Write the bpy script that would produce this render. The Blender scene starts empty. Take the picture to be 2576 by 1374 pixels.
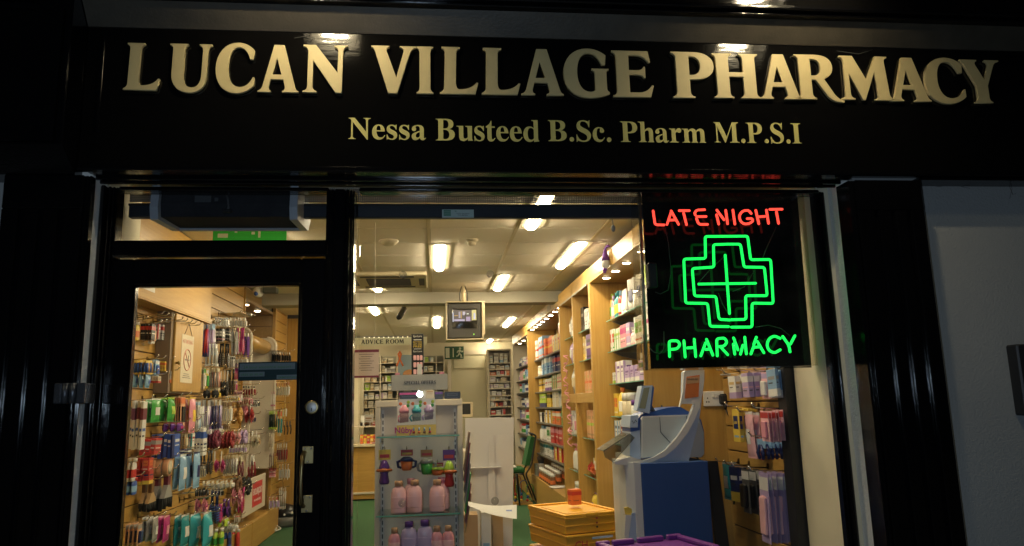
import bpy, bmesh, math, random
from mathutils import Vector, Matrix, Euler
random.seed(7)
SC = bpy.context.scene
COL = SC.collection
R = math.radians

# ---------------------------------------------------------------- camera
F = 1855.0                      # focal length in units of a 2576-wide frame
CX, CY = 1288.0, 687.0
CAM = Vector((0.0, -2.75, 1.45))
_p, _y, _r = R(10.04), R(6.13), R(-1.488)
_fwd = Vector((math.sin(_y)*math.cos(_p), math.cos(_y)*math.cos(_p), math.sin(_p)))
_rt = Vector((math.cos(_y), -math.sin(_y), 0.0))
_up = _rt.cross(_fwd)
_rt2 = _rt*math.cos(_r) + _up*math.sin(_r)
_up2 = _up*math.cos(_r) - _rt*math.sin(_r)
cam_d = bpy.data.cameras.new('camera'); cam = bpy.data.objects.new('camera', cam_d); COL.objects.link(cam)
cam_d.sensor_fit = 'HORIZONTAL'; cam_d.sensor_width = 36.0; cam_d.lens = F/2576*36
cam_d.clip_start = 0.02; cam_d.clip_end = 500
cam.matrix_world = Matrix(((_rt2.x, _up2.x, -_fwd.x, CAM.x), (_rt2.y, _up2.y, -_fwd.y, CAM.y), (_rt2.z, _up2.z, -_fwd.z, CAM.z), (0, 0, 0, 1)))
SC.camera = cam
def at(u, v, y=None, z=None, x=None):
    """the world point seen at frame position (u, v) on a plane of constant x, y or z"""
    a, b = (u-CX)/F, -(v-CY)/F
    d = _rt2*a + _up2*b + _fwd
    if y is not None: t = (y-CAM.y)/d.y
    elif z is not None: t = (z-CAM.z)/d.z
    else: t = (x-CAM.x)/d.x
    return CAM + d*t

# ---------------------------------------------------------------- world, moonless night + street light + camera flash
w = bpy.data.worlds.new('World'); SC.world = w; w.use_nodes = True
nt = w.node_tree; bg = nt.nodes['Background']
sky = nt.nodes.new('ShaderNodeTexSky'); sky.sky_type = 'NISHITA'; sky.sun_disc = False
SUN_EL, SUN_AZ = R(48), R(32)
sky.sun_elevation = SUN_EL; sky.sun_rotation = R(180)+SUN_AZ
nt.links.new(sky.outputs[0], bg.inputs[0]); bg.inputs[1].default_value = 0.00025
sun_d = bpy.data.lights.new('street_glow', 'SUN'); sun_d.energy = 0.10; sun_d.angle = R(4); sun_d.color = (1.0, .88, .5)
sun = bpy.data.objects.new('street_glow', sun_d); COL.objects.link(sun)
_sd = Vector((-math.sin(SUN_AZ)*math.cos(SUN_EL), -math.cos(SUN_AZ)*math.cos(SUN_EL), math.sin(SUN_EL)))
sun.rotation_euler = _sd.to_track_quat('Z', 'Y').to_euler()
fl_d = bpy.data.lights.new('camera_flash', 'POINT'); fl_d.energy = 52.0; fl_d.color = (.62, .80, 1.0); fl_d.shadow_soft_size = .022
fl = bpy.data.objects.new('camera_flash', fl_d); COL.objects.link(fl); fl.location = CAM + Vector((-.11, 0.02, .085))
SC.view_settings.view_transform = 'Standard'; SC.view_settings.look = 'None'
SC.view_settings.exposure = 0.0; SC.view_settings.gamma = 1.0
SC.render.engine = 'CYCLES'
cy = SC.cycles
cy.use_denoising = True
try: cy.denoiser = 'OPENIMAGEDENOISE'
except Exception: pass
cy.max_bounces = 10; cy.transparent_max_bounces = 24; cy.diffuse_bounces = 4; cy.glossy_bounces = 4
cy.caustics_reflective = False; cy.caustics_refractive = False
cy.sample_clamp_indirect = 4.0

# ---------------------------------------------------------------- materials
MC = {}
def _new(name):
    m = bpy.data.materials.new(name); m.use_nodes = True
    return m, m.node_tree, m.node_tree.nodes['Principled BSDF']
def pm(name, col, rough=.5, metal=0.0, var=0.0, scale=8.0, bump=0.0, bscale=60.0, spec=.5, coat=0.0, stretch=None, trans=0.0):
    if name in MC: return MC[name]
    m, t, b = _new(name)
    b.inputs['Base Color'].default_value = (*col, 1); b.inputs['Roughness'].default_value = rough
    b.inputs['Metallic'].default_value = metal; b.inputs['Specular IOR Level'].default_value = spec
    b.inputs['Coat Weight'].default_value = coat; b.inputs['Transmission Weight'].default_value = trans
    tc = t.nodes.new('ShaderNodeTexCoord')
    mp = t.nodes.new('ShaderNodeMapping'); t.links.new(tc.outputs['Object'], mp.inputs[0])
    if stretch: mp.inputs['Scale'].default_value = stretch
    if var > 0:
        n = t.nodes.new('ShaderNodeTexNoise'); n.inputs['Scale'].default_value = scale; n.inputs['Detail'].default_value = 5
        t.links.new(mp.outputs[0], n.inputs['Vector'])
        cr = t.nodes.new('ShaderNodeMix'); cr.data_type = 'RGBA'
        lo = tuple(max(0, c*(1-var)) for c in col); hi = tuple(min(1, c*(1+var)) for c in col)
        cr.inputs[6].default_value = (*lo, 1); cr.inputs[7].default_value = (*hi, 1)
        t.links.new(n.outputs[0], cr.inputs[0]); t.links.new(cr.outputs[2], b.inputs['Base Color'])
    if bump > 0:
        n2 = t.nodes.new('ShaderNodeTexNoise'); n2.inputs['Scale'].default_value = bscale; n2.inputs['Detail'].default_value = 4
        t.links.new(mp.outputs[0], n2.inputs['Vector'])
        bp = t.nodes.new('ShaderNodeBump'); bp.inputs['Strength'].default_value = bump; bp.inputs['Distance'].default_value = .004
        t.links.new(n2.outputs[0], bp.inputs['Height']); t.links.new(bp.outputs[0], b.inputs['Normal'])
    MC[name] = m
    return m
def emi(name, col, s):
    if name in MC: return MC[name]
    m, t, b = _new(name)
    b.inputs['Base Color'].default_value = (*[c*.5 for c in col], 1)
    b.inputs['Emission Color'].default_value = (*col, 1); b.inputs['Emission Strength'].default_value = s
    b.inputs['Roughness'].default_value = .3
    MC[name] = m; return m
def glass(name, tint=(1, 1, 1), ior=1.5, dirt=0.0, rough=0.0):
    if name in MC: return MC[name]
    m = bpy.data.materials.new(name); m.use_nodes = True; t = m.node_tree; t.nodes.clear()
    o = t.nodes.new('ShaderNodeOutputMaterial'); tr = t.nodes.new('ShaderNodeBsdfTransparent'); tr.inputs[0].default_value = (*tint, 1)
    g = t.nodes.new('ShaderNodeBsdfGlossy'); g.inputs['Roughness'].default_value = rough
    ge = t.nodes.new('ShaderNodeNewGeometry'); dt = t.nodes.new('ShaderNodeVectorMath'); dt.operation = 'DOT_PRODUCT'
    t.links.new(ge.outputs['Incoming'], dt.inputs[0]); t.links.new(ge.outputs['Normal'], dt.inputs[1])
    def mth(op, a, v):
        n = t.nodes.new('ShaderNodeMath'); n.operation = op; t.links.new(a, n.inputs[0]); n.inputs[1].default_value = v; return n.outputs[0]
    f0 = ((ior-1)/(ior+1))**2      # Schlick on |N.I|, the same for both faces of a thin pane
    ab = mth('ABSOLUTE', dt.outputs['Value'], 0); om = t.nodes.new('ShaderNodeMath'); om.operation = 'SUBTRACT'; om.inputs[0].default_value = 1; t.links.new(ab, om.inputs[1])
    fr = mth('ADD', mth('MULTIPLY', mth('POWER', om.outputs[0], 5), 1-f0), f0)
    mx = t.nodes.new('ShaderNodeMixShader')
    t.links.new(fr, mx.inputs[0]); t.links.new(tr.outputs[0], mx.inputs[1]); t.links.new(g.outputs[0], mx.inputs[2])
    last = mx
    if dirt > 0:
        tc = t.nodes.new('ShaderNodeTexCoord'); n = t.nodes.new('ShaderNodeTexNoise'); n.inputs['Scale'].default_value = 5; n.inputs['Detail'].default_value = 8
        t.links.new(tc.outputs['Object'], n.inputs['Vector'])
        mr = t.nodes.new('ShaderNodeMapRange'); mr.inputs[1].default_value = .35; mr.inputs[2].default_value = .8; mr.inputs[3].default_value = 0; mr.inputs[4].default_value = dirt
        t.links.new(n.outputs[0], mr.inputs[0])
        df = t.nodes.new('ShaderNodeBsdfDiffuse'); df.inputs[0].default_value = (.6, .58, .52, 1)
        m2 = t.nodes.new('ShaderNodeMixShader'); t.links.new(mr.outputs[0], m2.inputs[0]); t.links.new(mx.outputs[0], m2.inputs[1]); t.links.new(df.outputs[0], m2.inputs[2]); last = m2
    t.links.new(last.outputs[0], o.inputs[0]); MC[name] = m; return m
def perforated(name, col, pitch=.009, fill=.30):
    m = bpy.data.materials.new(name); m.use_nodes = True; t = m.node_tree; b = t.nodes['Principled BSDF']; o = t.nodes['Material Output']
    b.inputs['Base Color'].default_value = (*col, 1); b.inputs['Roughness'].default_value = .4; b.inputs['Metallic'].default_value = .6
    tc = t.nodes.new('ShaderNodeTexCoord'); mp = t.nodes.new('ShaderNodeMapping'); s = 1/pitch; mp.inputs['Scale'].default_value = (s, s, s)
    t.links.new(tc.outputs['Object'], mp.inputs[0])
    sx = t.nodes.new('ShaderNodeSeparateXYZ'); t.links.new(mp.outputs[0], sx.inputs[0])
    def mth(op, a, bb=None, v=None):
        n = t.nodes.new('ShaderNodeMath'); n.operation = op; t.links.new(a, n.inputs[0])
        if bb is not None: t.links.new(bb, n.inputs[1])
        elif v is not None: n.inputs[1].default_value = v
        return n.outputs[0]
    fx = mth('SUBTRACT', mth('FRACT', sx.outputs[0]), v=.5); fz = mth('SUBTRACT', mth('FRACT', sx.outputs[2]), v=.5)
    d = mth('ADD', mth('MULTIPLY', fx, fx), mth('MULTIPLY', fz, fz)); hole = mth('LESS_THAN', d, v=fill*fill)
    tr = t.nodes.new('ShaderNodeBsdfTransparent'); mx = t.nodes.new('ShaderNodeMixShader')
    t.links.new(hole, mx.inputs[0]); t.links.new(b.outputs[0], mx.inputs[1]); t.links.new(tr.outputs[0], mx.inputs[2]); t.links.new(mx.outputs[0], o.inputs[0])
    MC[name] = m; return m
def wood(name, c0, c1, rough=.38, axis='z', sc=1.0):
    m, t, b = _new(name); b.inputs['Roughness'].default_value = rough
    tc = t.nodes.new('ShaderNodeTexCoord'); mp = t.nodes.new('ShaderNodeMapping'); t.links.new(tc.outputs['Object'], mp.inputs[0])
    mp.inputs['Scale'].default_value = {'z': (22*sc, 22*sc, 1.2*sc), 'y': (22*sc, 1.2*sc, 22*sc), 'x': (1.2*sc, 22*sc, 22*sc)}[axis]
    n = t.nodes.new('ShaderNodeTexNoise'); n.inputs['Scale'].default_value = 2.2; n.inputs['Detail'].default_value = 6; n.inputs['Distortion'].default_value = .6
    t.links.new(mp.outputs[0], n.inputs['Vector'])
    n2 = t.nodes.new('ShaderNodeTexNoise'); n2.inputs['Scale'].default_value = 1.1; t.links.new(tc.outputs['Object'], n2.inputs['Vector'])
    ad = t.nodes.new('ShaderNodeMath'); ad.operation = 'MULTIPLY_ADD'; t.links.new(n2.outputs[0], ad.inputs[0]); ad.inputs[1].default_value = .5; t.links.new(n.outputs[0], ad.inputs[2])
    mr = t.nodes.new('ShaderNodeMapRange'); mr.inputs[1].default_value = .45; mr.inputs[2].default_value = 1.05; t.links.new(ad.outputs[0], mr.inputs[0])
    mx = t.nodes.new('ShaderNodeMix'); mx.data_type = 'RGBA'; mx.inputs[6].default_value = (*c0, 1); mx.inputs[7].default_value = (*c1, 1)
    t.links.new(mr.outputs[0], mx.inputs[0]); t.links.new(mx.outputs[2], b.inputs['Base Color']); MC[name] = m; return m

BLACK = pm('black_gloss_paint', (.0028, .0028, .0034), .11, spec=.5, coat=.0, bump=.11, bscale=46, stretch=(3, 3, .35))
BLACKH = pm('black_gloss_paint_horizontal', (.0028, .0028, .0034), .11, bump=.16, bscale=46, stretch=(.35, 3, 3))
FASCIA = pm('black_fascia_board', (.0035, .0033, .0032), .085, bump=.13, bscale=26, stretch=(.6, 3, 3))
COVE_GREY = pm('grey_brown_cove_paint', (.062, .053, .039), .42, var=.35, scale=14, bump=.2, bscale=90)  # grey-brown, paler than the fascia board, with random tone
GOLD = pm('gold_leaf_letter', (.58, .465, .225), .52, metal=.05, var=.12, scale=18, bump=.08, bscale=60)
GOLD2 = pm('yellow_vinyl_letter', (.62, .54, .17), .5, metal=.1, var=.06, scale=18)
WALLG = pm('painted_render_wall', (.36, .365, .36), .85, var=.16, scale=1.6, bump=.6, bscale=130)
GLASS = glass('window_glass', dirt=.016)
SHELFGL = glass('shelf_glass', (.90, .97, .94))
CLEAR = glass('clear_plastic', (.97, .97, .96))
GEDGE = pm('glass_edge_green', (.16, .42, .34), .15)
BEECH = wood('beech_upright', (.375, .205, .045), (.50, .305, .08))
BEECHY = wood('beech_along', (.375, .205, .045), (.50, .305, .08), axis='y')
BEECHX = wood('beech_across', (.375, .205, .045), (.50, .305, .08), axis='x')
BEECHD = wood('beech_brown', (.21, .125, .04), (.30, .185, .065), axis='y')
GROOVE = pm('slat_groove', (.09, .045, .014), .6)
CEIL = pm('ceiling_tile', (.80, .73, .62), .9, var=.05, scale=40, bump=.3, bscale=200)
GRIDM = pm('ceiling_grid_metal', (.62, .52, .34), .5)
GAPM = pm('tile_joint', (.07, .058, .042), .8)
WHITE = pm('white_plastic', (.74, .72, .68), .4)
CREAM = pm('cream_paint', (.66, .60, .44), .7, var=.05)
CARPET = pm('green_carpet', (.022, .085, .028), .95, var=.55, scale=70, bump=.8, bscale=260)
CHROME = pm('chrome_wire', (.72, .70, .66), .2, metal=1.0)
STEEL = pm('brushed_steel', (.40, .39, .37), .5, metal=1.0)
BRASS = pm('brass', (.34, .26, .12), .38, metal=1.0)
DGREY = pm('dark_grey_plastic', (.05, .05, .055), .45)
BLK = pm('matt_black', (.006, .006, .007), .5)
TUBE = emi('fluorescent_diffuser', (1.0, .845, .545), 80.0)
SPOTL = emi('halogen_downlight', (1.0, .80, .50), 45.0)

# ---------------------------------------------------------------- mesh helper
class MB:
    def __init__(s): s.v = []; s.f = []; s.m = []; s.mats = []; s.sm = []
    def mi(s, mat):
        if mat not in s.mats: s.mats.append(mat)
        return s.mats.index(mat)
    def add(s, vs, fs, mat, smooth=False, M=None):
        o = len(s.v); i = s.mi(mat)
        for p in vs: s.v.append(tuple(M @ Vector(p)) if M is not None else tuple(p))
        for f in fs: s.f.append(tuple(k+o for k in f)); s.m.append(i); s.sm.append(smooth)
        return s
    def box(s, x0, x1, y0, y1, z0, z1, mat, b=0.0, M=None):
        cx, cyy, cz = (x0+x1)/2, (y0+y1)/2, (z0+z1)/2; hx, hy, hz = abs(x1-x0)/2, abs(y1-y0)/2, abs(z1-z0)/2
        b = min(b, hx*.49, hy*.49, hz*.49)
        if b <= 0:
            vs = [(cx+sx*hx, cyy+sy*hy, cz+sz*hz) for sx in (-1, 1) for sy in (-1, 1) for sz in (-1, 1)]
            return s.add(vs, [(0, 1, 3, 2), (4, 6, 7, 5), (0, 4, 5, 1), (2, 3, 7, 6), (0, 2, 6, 4), (1, 5, 7, 3)], mat, M=M)
        vs = []; idx = {}
        for sx in (-1, 1):
            for sy in (-1, 1):
                for sz in (-1, 1):
                    for a in range(3):
                        o = [hx-b, hy-b, hz-b]; o[a] += b
                        idx[(sx, sy, sz, a)] = len(vs); vs.append((cx+sx*o[0], cyy+sy*o[1], cz+sz*o[2]))
        fs = []
        for a in range(3):
            o1, o2 = [k for k in range(3) if k != a]
            for sg in (-1, 1):
                q = []
                for s1, s2 in ((-1, -1), (1, -1), (1, 1), (-1, 1)):
                    k = [0, 0, 0]; k[a] = sg; k[o1] = s1; k[o2] = s2; q.append(idx[(*k, a)])
                fs.append(tuple(q))
            for s1 in (-1, 1):
                for s2 in (-1, 1):
                    k0 = [0, 0, 0]; k0[o1] = s1; k0[o2] = s2; k1 = list(k0); k0[a] = -1; k1[a] = 1
                    fs.append((idx[(*k0, o1)], idx[(*k1, o1)], idx[(*k1, o2)], idx[(*k0, o2)]))
        for sx in (-1, 1):
            for sy in (-1, 1):
                for sz in (-1, 1): fs.append(tuple(idx[(sx, sy, sz, a)] for a in range(3)))
        return s.add(vs, fs, mat, M=M)
    def tube(s, pts, r, mat, n=8, closed=False, caps=True, M=None, smooth=True):
        P = [Vector(p) for p in pts]; N = len(P); rr = r if isinstance(r, (list, tuple)) else [r]*N
        vs = []; prev = None
        for i, p in enumerate(P):
            a = P[(i-1) % N] if (i > 0 or closed) else p; c = P[(i+1) % N] if (i < N-1 or closed) else p
            t = (c-a).normalized() if (c-a).length > 1e-9 else Vector((0, 0, 1))
            if prev is None:
                u = t.orthogonal().normalized()
            else:
                u = (prev - t*prev.dot(t)); u = u.normalized() if u.length > 1e-6 else t.orthogonal().normalized()
            prev = u; v = t.cross(u)
            k = 1.0
            if 0 < i < N-1 or closed:
                d1 = (p-a); d2 = (c-p)
                if d1.length > 1e-9 and d2.length > 1e-9:
                    ca = max(-1, min(1, d1.normalized().dot(d2.normalized()))); k = min(1.6, 1/max(.4, math.cos(math.acos(ca)/2)))
            for j in range(n):
                an = 2*math.pi*j/n; vs.append(p + (u*math.cos(an)+v*math.sin(an))*rr[i]*k)
        fs = []
        for i in range(N if closed else N-1):
            for j in range(n):
                a = i*n+j; b = i*n+(j+1) % n; c = ((i+1) % N)*n
                fs.append((a, b, c+(j+1) % n, c+j))
        if caps and not closed: fs.append(tuple(range(n))[::-1]); fs.append(tuple((N-1)*n+j for j in range(n)))
        return s.add(vs, fs, mat, smooth, M)
    def lathe(s, prof, mat, n=16, sx=1.0, sy=1.0, M=None, smooth=True, cx=0, cy=0):
        vs = []; fs = []
        for r, z in prof:
            for j in range(n):
                a = 2*math.pi*j/n; vs.append((cx+r*sx*math.cos(a), cy+r*sy*math.sin(a), z))
        for i in range(len(prof)-1):
            for j in range(n): fs.append((i*n+j, i*n+(j+1) % n, (i+1)*n+(j+1) % n, (i+1)*n+j))
        fs.append(tuple(range(n))[::-1]); fs.append(tuple((len(prof)-1)*n+j for j in range(n)))
        return s.add(vs, fs, mat, smooth, M)
    def prism(s, pts, y0, y1, mat, M=None):
        """outline in xz, extruded along y"""
        n = len(pts); vs = [(x, y0, z) for x, z in pts]+[(x, y1, z) for x, z in pts]
        fs = [tuple(range(n)), tuple(range(2*n-1, n-1, -1))]+[(i, (i+1) % n, n+(i+1) % n, n+i) for i in range(n)]
        return s.add(vs, fs, mat, M=M)
    def sheet(s, fn, nu, nv, mat, M=None, smooth=True):
        vs = [fn(i/nu, j/nv) for i in range(nu+1) for j in range(nv+1)]
        fs = [(i*(nv+1)+j, (i+1)*(nv+1)+j, (i+1)*(nv+1)+j+1, i*(nv+1)+j+1) for i in range(nu) for j in range(nv)]
        return s.add(vs, fs, mat, smooth, M)
    def sphere(s, c, r, mat, n=12, k=8, sx=1, sy=1, sz=1, M=None):
        vs = []; fs = []
        for i in range(k+1):
            ph = math.pi*i/k
            for j in range(n):
                a = 2*math.pi*j/n; vs.append((c[0]+r*sx*math.sin(ph)*math.cos(a), c[1]+r*sy*math.sin(ph)*math.sin(a), c[2]-r*sz*math.cos(ph)))
        for i in range(k):
            for j in range(n): fs.append((i*n+j, i*n+(j+1) % n, (i+1)*n+(j+1) % n, (i+1)*n+j))
        return s.add(vs, fs, mat, True, M)
    def build(s, name, parent=None, org=None):
        if org is None: org = world_loc(parent) if parent is not None else Vector((0, 0, 0))
        me = bpy.data.meshes.new(name)
        me.from_pydata([(p[0]-org[0], p[1]-org[1], p[2]-org[2]) for p in s.v], [], s.f)
        for m in s.mats: me.materials.append(m)
        me.polygons.foreach_set('material_index', s.m); me.polygons.foreach_set('use_smooth', s.sm)
        bm = bmesh.new(); bm.from_mesh(me); bmesh.ops.remove_doubles(bm, verts=bm.verts, dist=1e-7)
        bmesh.ops.recalc_face_normals(bm, faces=bm.faces); bm.to_mesh(me); bm.free()
        o = bpy.data.objects.new(name, me); COL.objects.link(o)
        if parent is not None: o.parent = parent
        return o
def world_loc(o):
    l = Vector(o.location); p = o.parent
    while p is not None: l = l + Vector(p.location); p = p.parent
    return l
LABELS = set()
def tag(o, label, cat, group=None):
    n = len(label.split())
    if not 4 <= n <= 16: print('LABEL LENGTH', n, label)
    if label in LABELS: print('DUP LABEL', label)
    LABELS.add(label)
    o['label'] = label; o['category'] = cat
    if group: o['group'] = group
    return o
def thing(name, label, cat, loc=(0, 0, 0), group=None):
    o = bpy.data.objects.new(name, None); COL.objects.link(o); o.location = loc; o.empty_display_size = .1
    return tag(o, label, cat, group)
def struct(o, kind='structure'): o['kind'] = kind; return o
def copy_tree(o, parent=None):
    c = o.copy(); COL.objects.link(c)
    if parent is not None: c.parent = parent
    for ch in list(o.children): copy_tree(ch, c)
    return c
ORD = 'first second third fourth fifth sixth seventh eighth ninth tenth eleventh twelfth thirteenth fourteenth fifteenth sixteenth seventeenth eighteenth nineteenth twentieth'.split()
def ordw(i): return ORD[i] if i < 20 else 'number %d' % (i+1)

# ---------------------------------------------------------------- lettering
CAPS = {
'L': (.83, 'M0 0L.76 0L.83 .24L.79 .25C.70 .13 .55 .10 .42 .10C.37 .10 .345 .16 .345 .25L.36 .88C.36 .93 .40 .96 .44 .97L.44 1L.04 1L.04 .97C.08 .96 .11 .93 .11 .88L.09 .15C.09 .08 .05 .05 0 .03Z'),
'U': (.95, 'M0 1L0 .97C.05 .96 .07 .93 .07 .88L.06 .38C.05 .12 .22 -.03 .48 -.03C.72 -.03 .86 .12 .85 .36L.86 .86C.86 .92 .90 .96 .95 .97L.95 1L.66 1L.66 .97C.71 .96 .745 .93 .745 .86L.73 .36C.73 .18 .65 .08 .53 .08C.40 .08 .33 .17 .33 .33L.34 .88C.34 .93 .37 .96 .41 .97L.41 1Z'),
'C': (.86, 'M.83 .68L.85 .88C.75 .98 .62 1.03 .48 1.03C.20 1.03 0 .80 0 .48C0 .18 .18 -.03 .46 -.03C.62 -.03 .76 .03 .86 .14L.86 .31L.83 .31C.76 .16 .65 .10 .54 .10C.38 .10 .28 .26 .28 .50C.28 .78 .36 .93 .50 .93C.62 .93 .70 .84 .76 .68Z'),
'A': (.92, 'M.35 1L.58 1L.84 .13C.86 .07 .88 .04 .92 .03L.92 0L.55 0L.55 .03C.60 .04 .62 .07 .61 .12L.57 .27L.29 .27L.25 .13C.24 .07 .26 .04 .30 .03L.30 0L0 0L0 .03C.06 .04 .09 .08 .11 .14Z|M.32 .37L.53 .37L.42 .73Z'),
'N': (.98, 'M0 1L.28 1L.76 .42L.77 .86C.77 .92 .74 .96 .68 .97L.68 1L.98 1L.98 .97C.92 .96 .88 .93 .88 .86L.86 0L.72 0L.22 .68L.22 .13C.22 .07 .26 .04 .31 .03L.31 0L0 0L0 .03C.06 .04 .10 .07 .10 .13L.11 .86C.10 .93 .06 .96 0 .97Z'),
'V': (.90, 'M0 1L.36 1L.36 .97C.31 .96 .30 .93 .31 .88L.50 .33L.64 .86C.66 .92 .63 .96 .57 .97L.57 1L.90 1L.90 .97C.83 .96 .80 .92 .77 .84L.52 0L.34 0L.08 .86C.06 .93 .04 .96 0 .97Z'),
'I': (.40, 'M0 1L.40 1L.40 .97C.35 .96 .33 .92 .33 .86L.33 .14C.33 .08 .35 .04 .40 .03L.40 0L0 0L0 .03C.05 .04 .07 .08 .07 .14L.07 .86C.07 .92 .05 .96 0 .97Z'),
'G': (.92, 'M.85 .68L.87 .89C.76 .99 .62 1.03 .50 1.03C.20 1.03 0 .80 0 .48C0 .17 .20 -.03 .50 -.03C.66 -.03 .80 0 .92 .06L.92 .10C.88 .12 .87 .14 .87 .20L.87 .50C.87 .54 .88 .56 .92 .57L.92 .60L.57 .60L.57 .57C.61 .56 .63 .53 .63 .48L.63 .14C.60 .11 .57 .10 .53 .10C.37 .10 .28 .25 .28 .50C.28 .78 .38 .93 .52 .93C.64 .93 .72 .84 .78 .68Z'),
'E': (.83, 'M0 1L.74 1L.78 .76L.74 .75C.68 .86 .60 .90 .50 .90L.34 .90L.34 .58L.50 .58C.58 .58 .62 .61 .64 .66L.67 .66L.67 .41L.64 .41C.62 .46 .58 .48 .50 .48L.34 .48L.34 .10L.52 .10C.62 .10 .72 .14 .79 .26L.83 .25L.76 0L0 0L0 .03C.05 .04 .08 .08 .08 .14L.08 .86C.08 .92 .05 .96 0 .97Z'),
'P': (.80, 'M0 1L.42 1C.66 1 .80 .88 .80 .70C.80 .50 .64 .40 .42 .40L.33 .40L.33 .14C.33 .08 .36 .04 .42 .03L.42 0L0 0L0 .03C.05 .04 .08 .08 .08 .14L.08 .86C.08 .92 .05 .96 0 .97Z|M.33 .90L.33 .50L.38 .50C.48 .50 .54 .58 .54 .70C.54 .83 .48 .90 .38 .90Z'),
'H': (.95, 'M0 1L.40 1L.40 .97C.35 .96 .33 .92 .33 .86L.33 .58L.62 .58L.62 .86C.62 .92 .60 .96 .55 .97L.55 1L.95 1L.95 .97C.90 .96 .88 .92 .88 .86L.88 .14C.88 .08 .90 .04 .95 .03L.95 0L.55 0L.55 .03C.60 .04 .62 .08 .62 .14L.62 .48L.33 .48L.33 .14C.33 .08 .35 .04 .40 .03L.40 0L0 0L0 .03C.05 .04 .07 .08 .07 .14L.07 .86C.07 .92 .05 .96 0 .97Z'),
'R': (.99, 'M0 1L.44 1C.68 1 .80 .89 .80 .72C.80 .60 .73 .51 .60 .46L.78 .14C.83 .06 .90 .0 .99 -.02L.99 -.06C.82 -.06 .70 -.02 .62 .12L.42 .44L.33 .44L.33 .14C.33 .08 .36 .04 .41 .03L.41 0L0 0L0 .03C.05 .04 .08 .08 .08 .14L.08 .86C.08 .92 .05 .96 0 .97Z|M.33 .90L.33 .53L.38 .53C.48 .53 .54 .60 .54 .72C.54 .84 .48 .90 .38 .90Z'),
'M': (1.15, 'M.04 1L.32 1L.58 .46L.82 1L1.08 1L1.08 .97C1.02 .96 1.01 .92 1.01 .86L1.06 .14C1.07 .08 1.10 .04 1.15 .03L1.15 0L.74 0L.74 .03C.79 .04 .81 .08 .81 .14L.78 .66L.52 0L.46 0L.21 .62L.21 .14C.21 .08 .24 .04 .30 .03L.30 0L0 0L0 .03C.06 .04 .09 .08 .10 .14L.12 .86C.12 .92 .09 .96 .04 .97Z'),
'Y': (.88, 'M0 1L.38 1L.38 .97C.33 .96 .32 .92 .34 .87L.50 .54L.62 .86C.64 .92 .61 .96 .56 .97L.56 1L.88 1L.88 .97C.81 .96 .77 .92 .74 .86L.56 .40L.56 .14C.56 .08 .58 .04 .63 .03L.63 0L.23 0L.23 .03C.28 .04 .30 .08 .30 .14L.30 .40L.08 .87C.05 .93 .03 .96 0 .97Z'),
'O': (1.0, 'M.5 1.03C.80 1.03 1 .80 1 .5C1 .2 .80 -.03 .5 -.03C.2 -.03 0 .2 0 .5C0 .80 .2 1.03 .5 1.03Z|M.5 .95C.36 .95 .26 .78 .26 .5C.26 .22 .36 .05 .5 .05C.64 .05 .74 .22 .74 .5C.74 .78 .64 .95 .5 .95Z'),
'F': (.76, 'M0 1L.72 1L.75 .76L.71 .75C.66 .86 .58 .90 .50 .90L.34 .90L.34 .55L.50 .55C.58 .55 .62 .58 .64 .63L.67 .63L.67 .38L.64 .38C.62 .43 .58 .45 .50 .45L.34 .45L.34 .14C.34 .08 .36 .04 .42 .03L.42 0L0 0L0 .03C.05 .04 .08 .08 .08 .14L.08 .86C.08 .92 .05 .96 0 .97Z'),
'D': (.94, 'M0 1L.42 1C.74 1 .94 .80 .94 .5C.94 .2 .74 0 .42 0L0 0L0 .03C.05 .04 .08 .08 .08 .14L.08 .86C.08 .92 .05 .96 0 .97Z|M.33 .91L.33 .09L.42 .09C.58 .09 .67 .24 .67 .5C.67 .76 .58 .91 .42 .91Z'),
}
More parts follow.
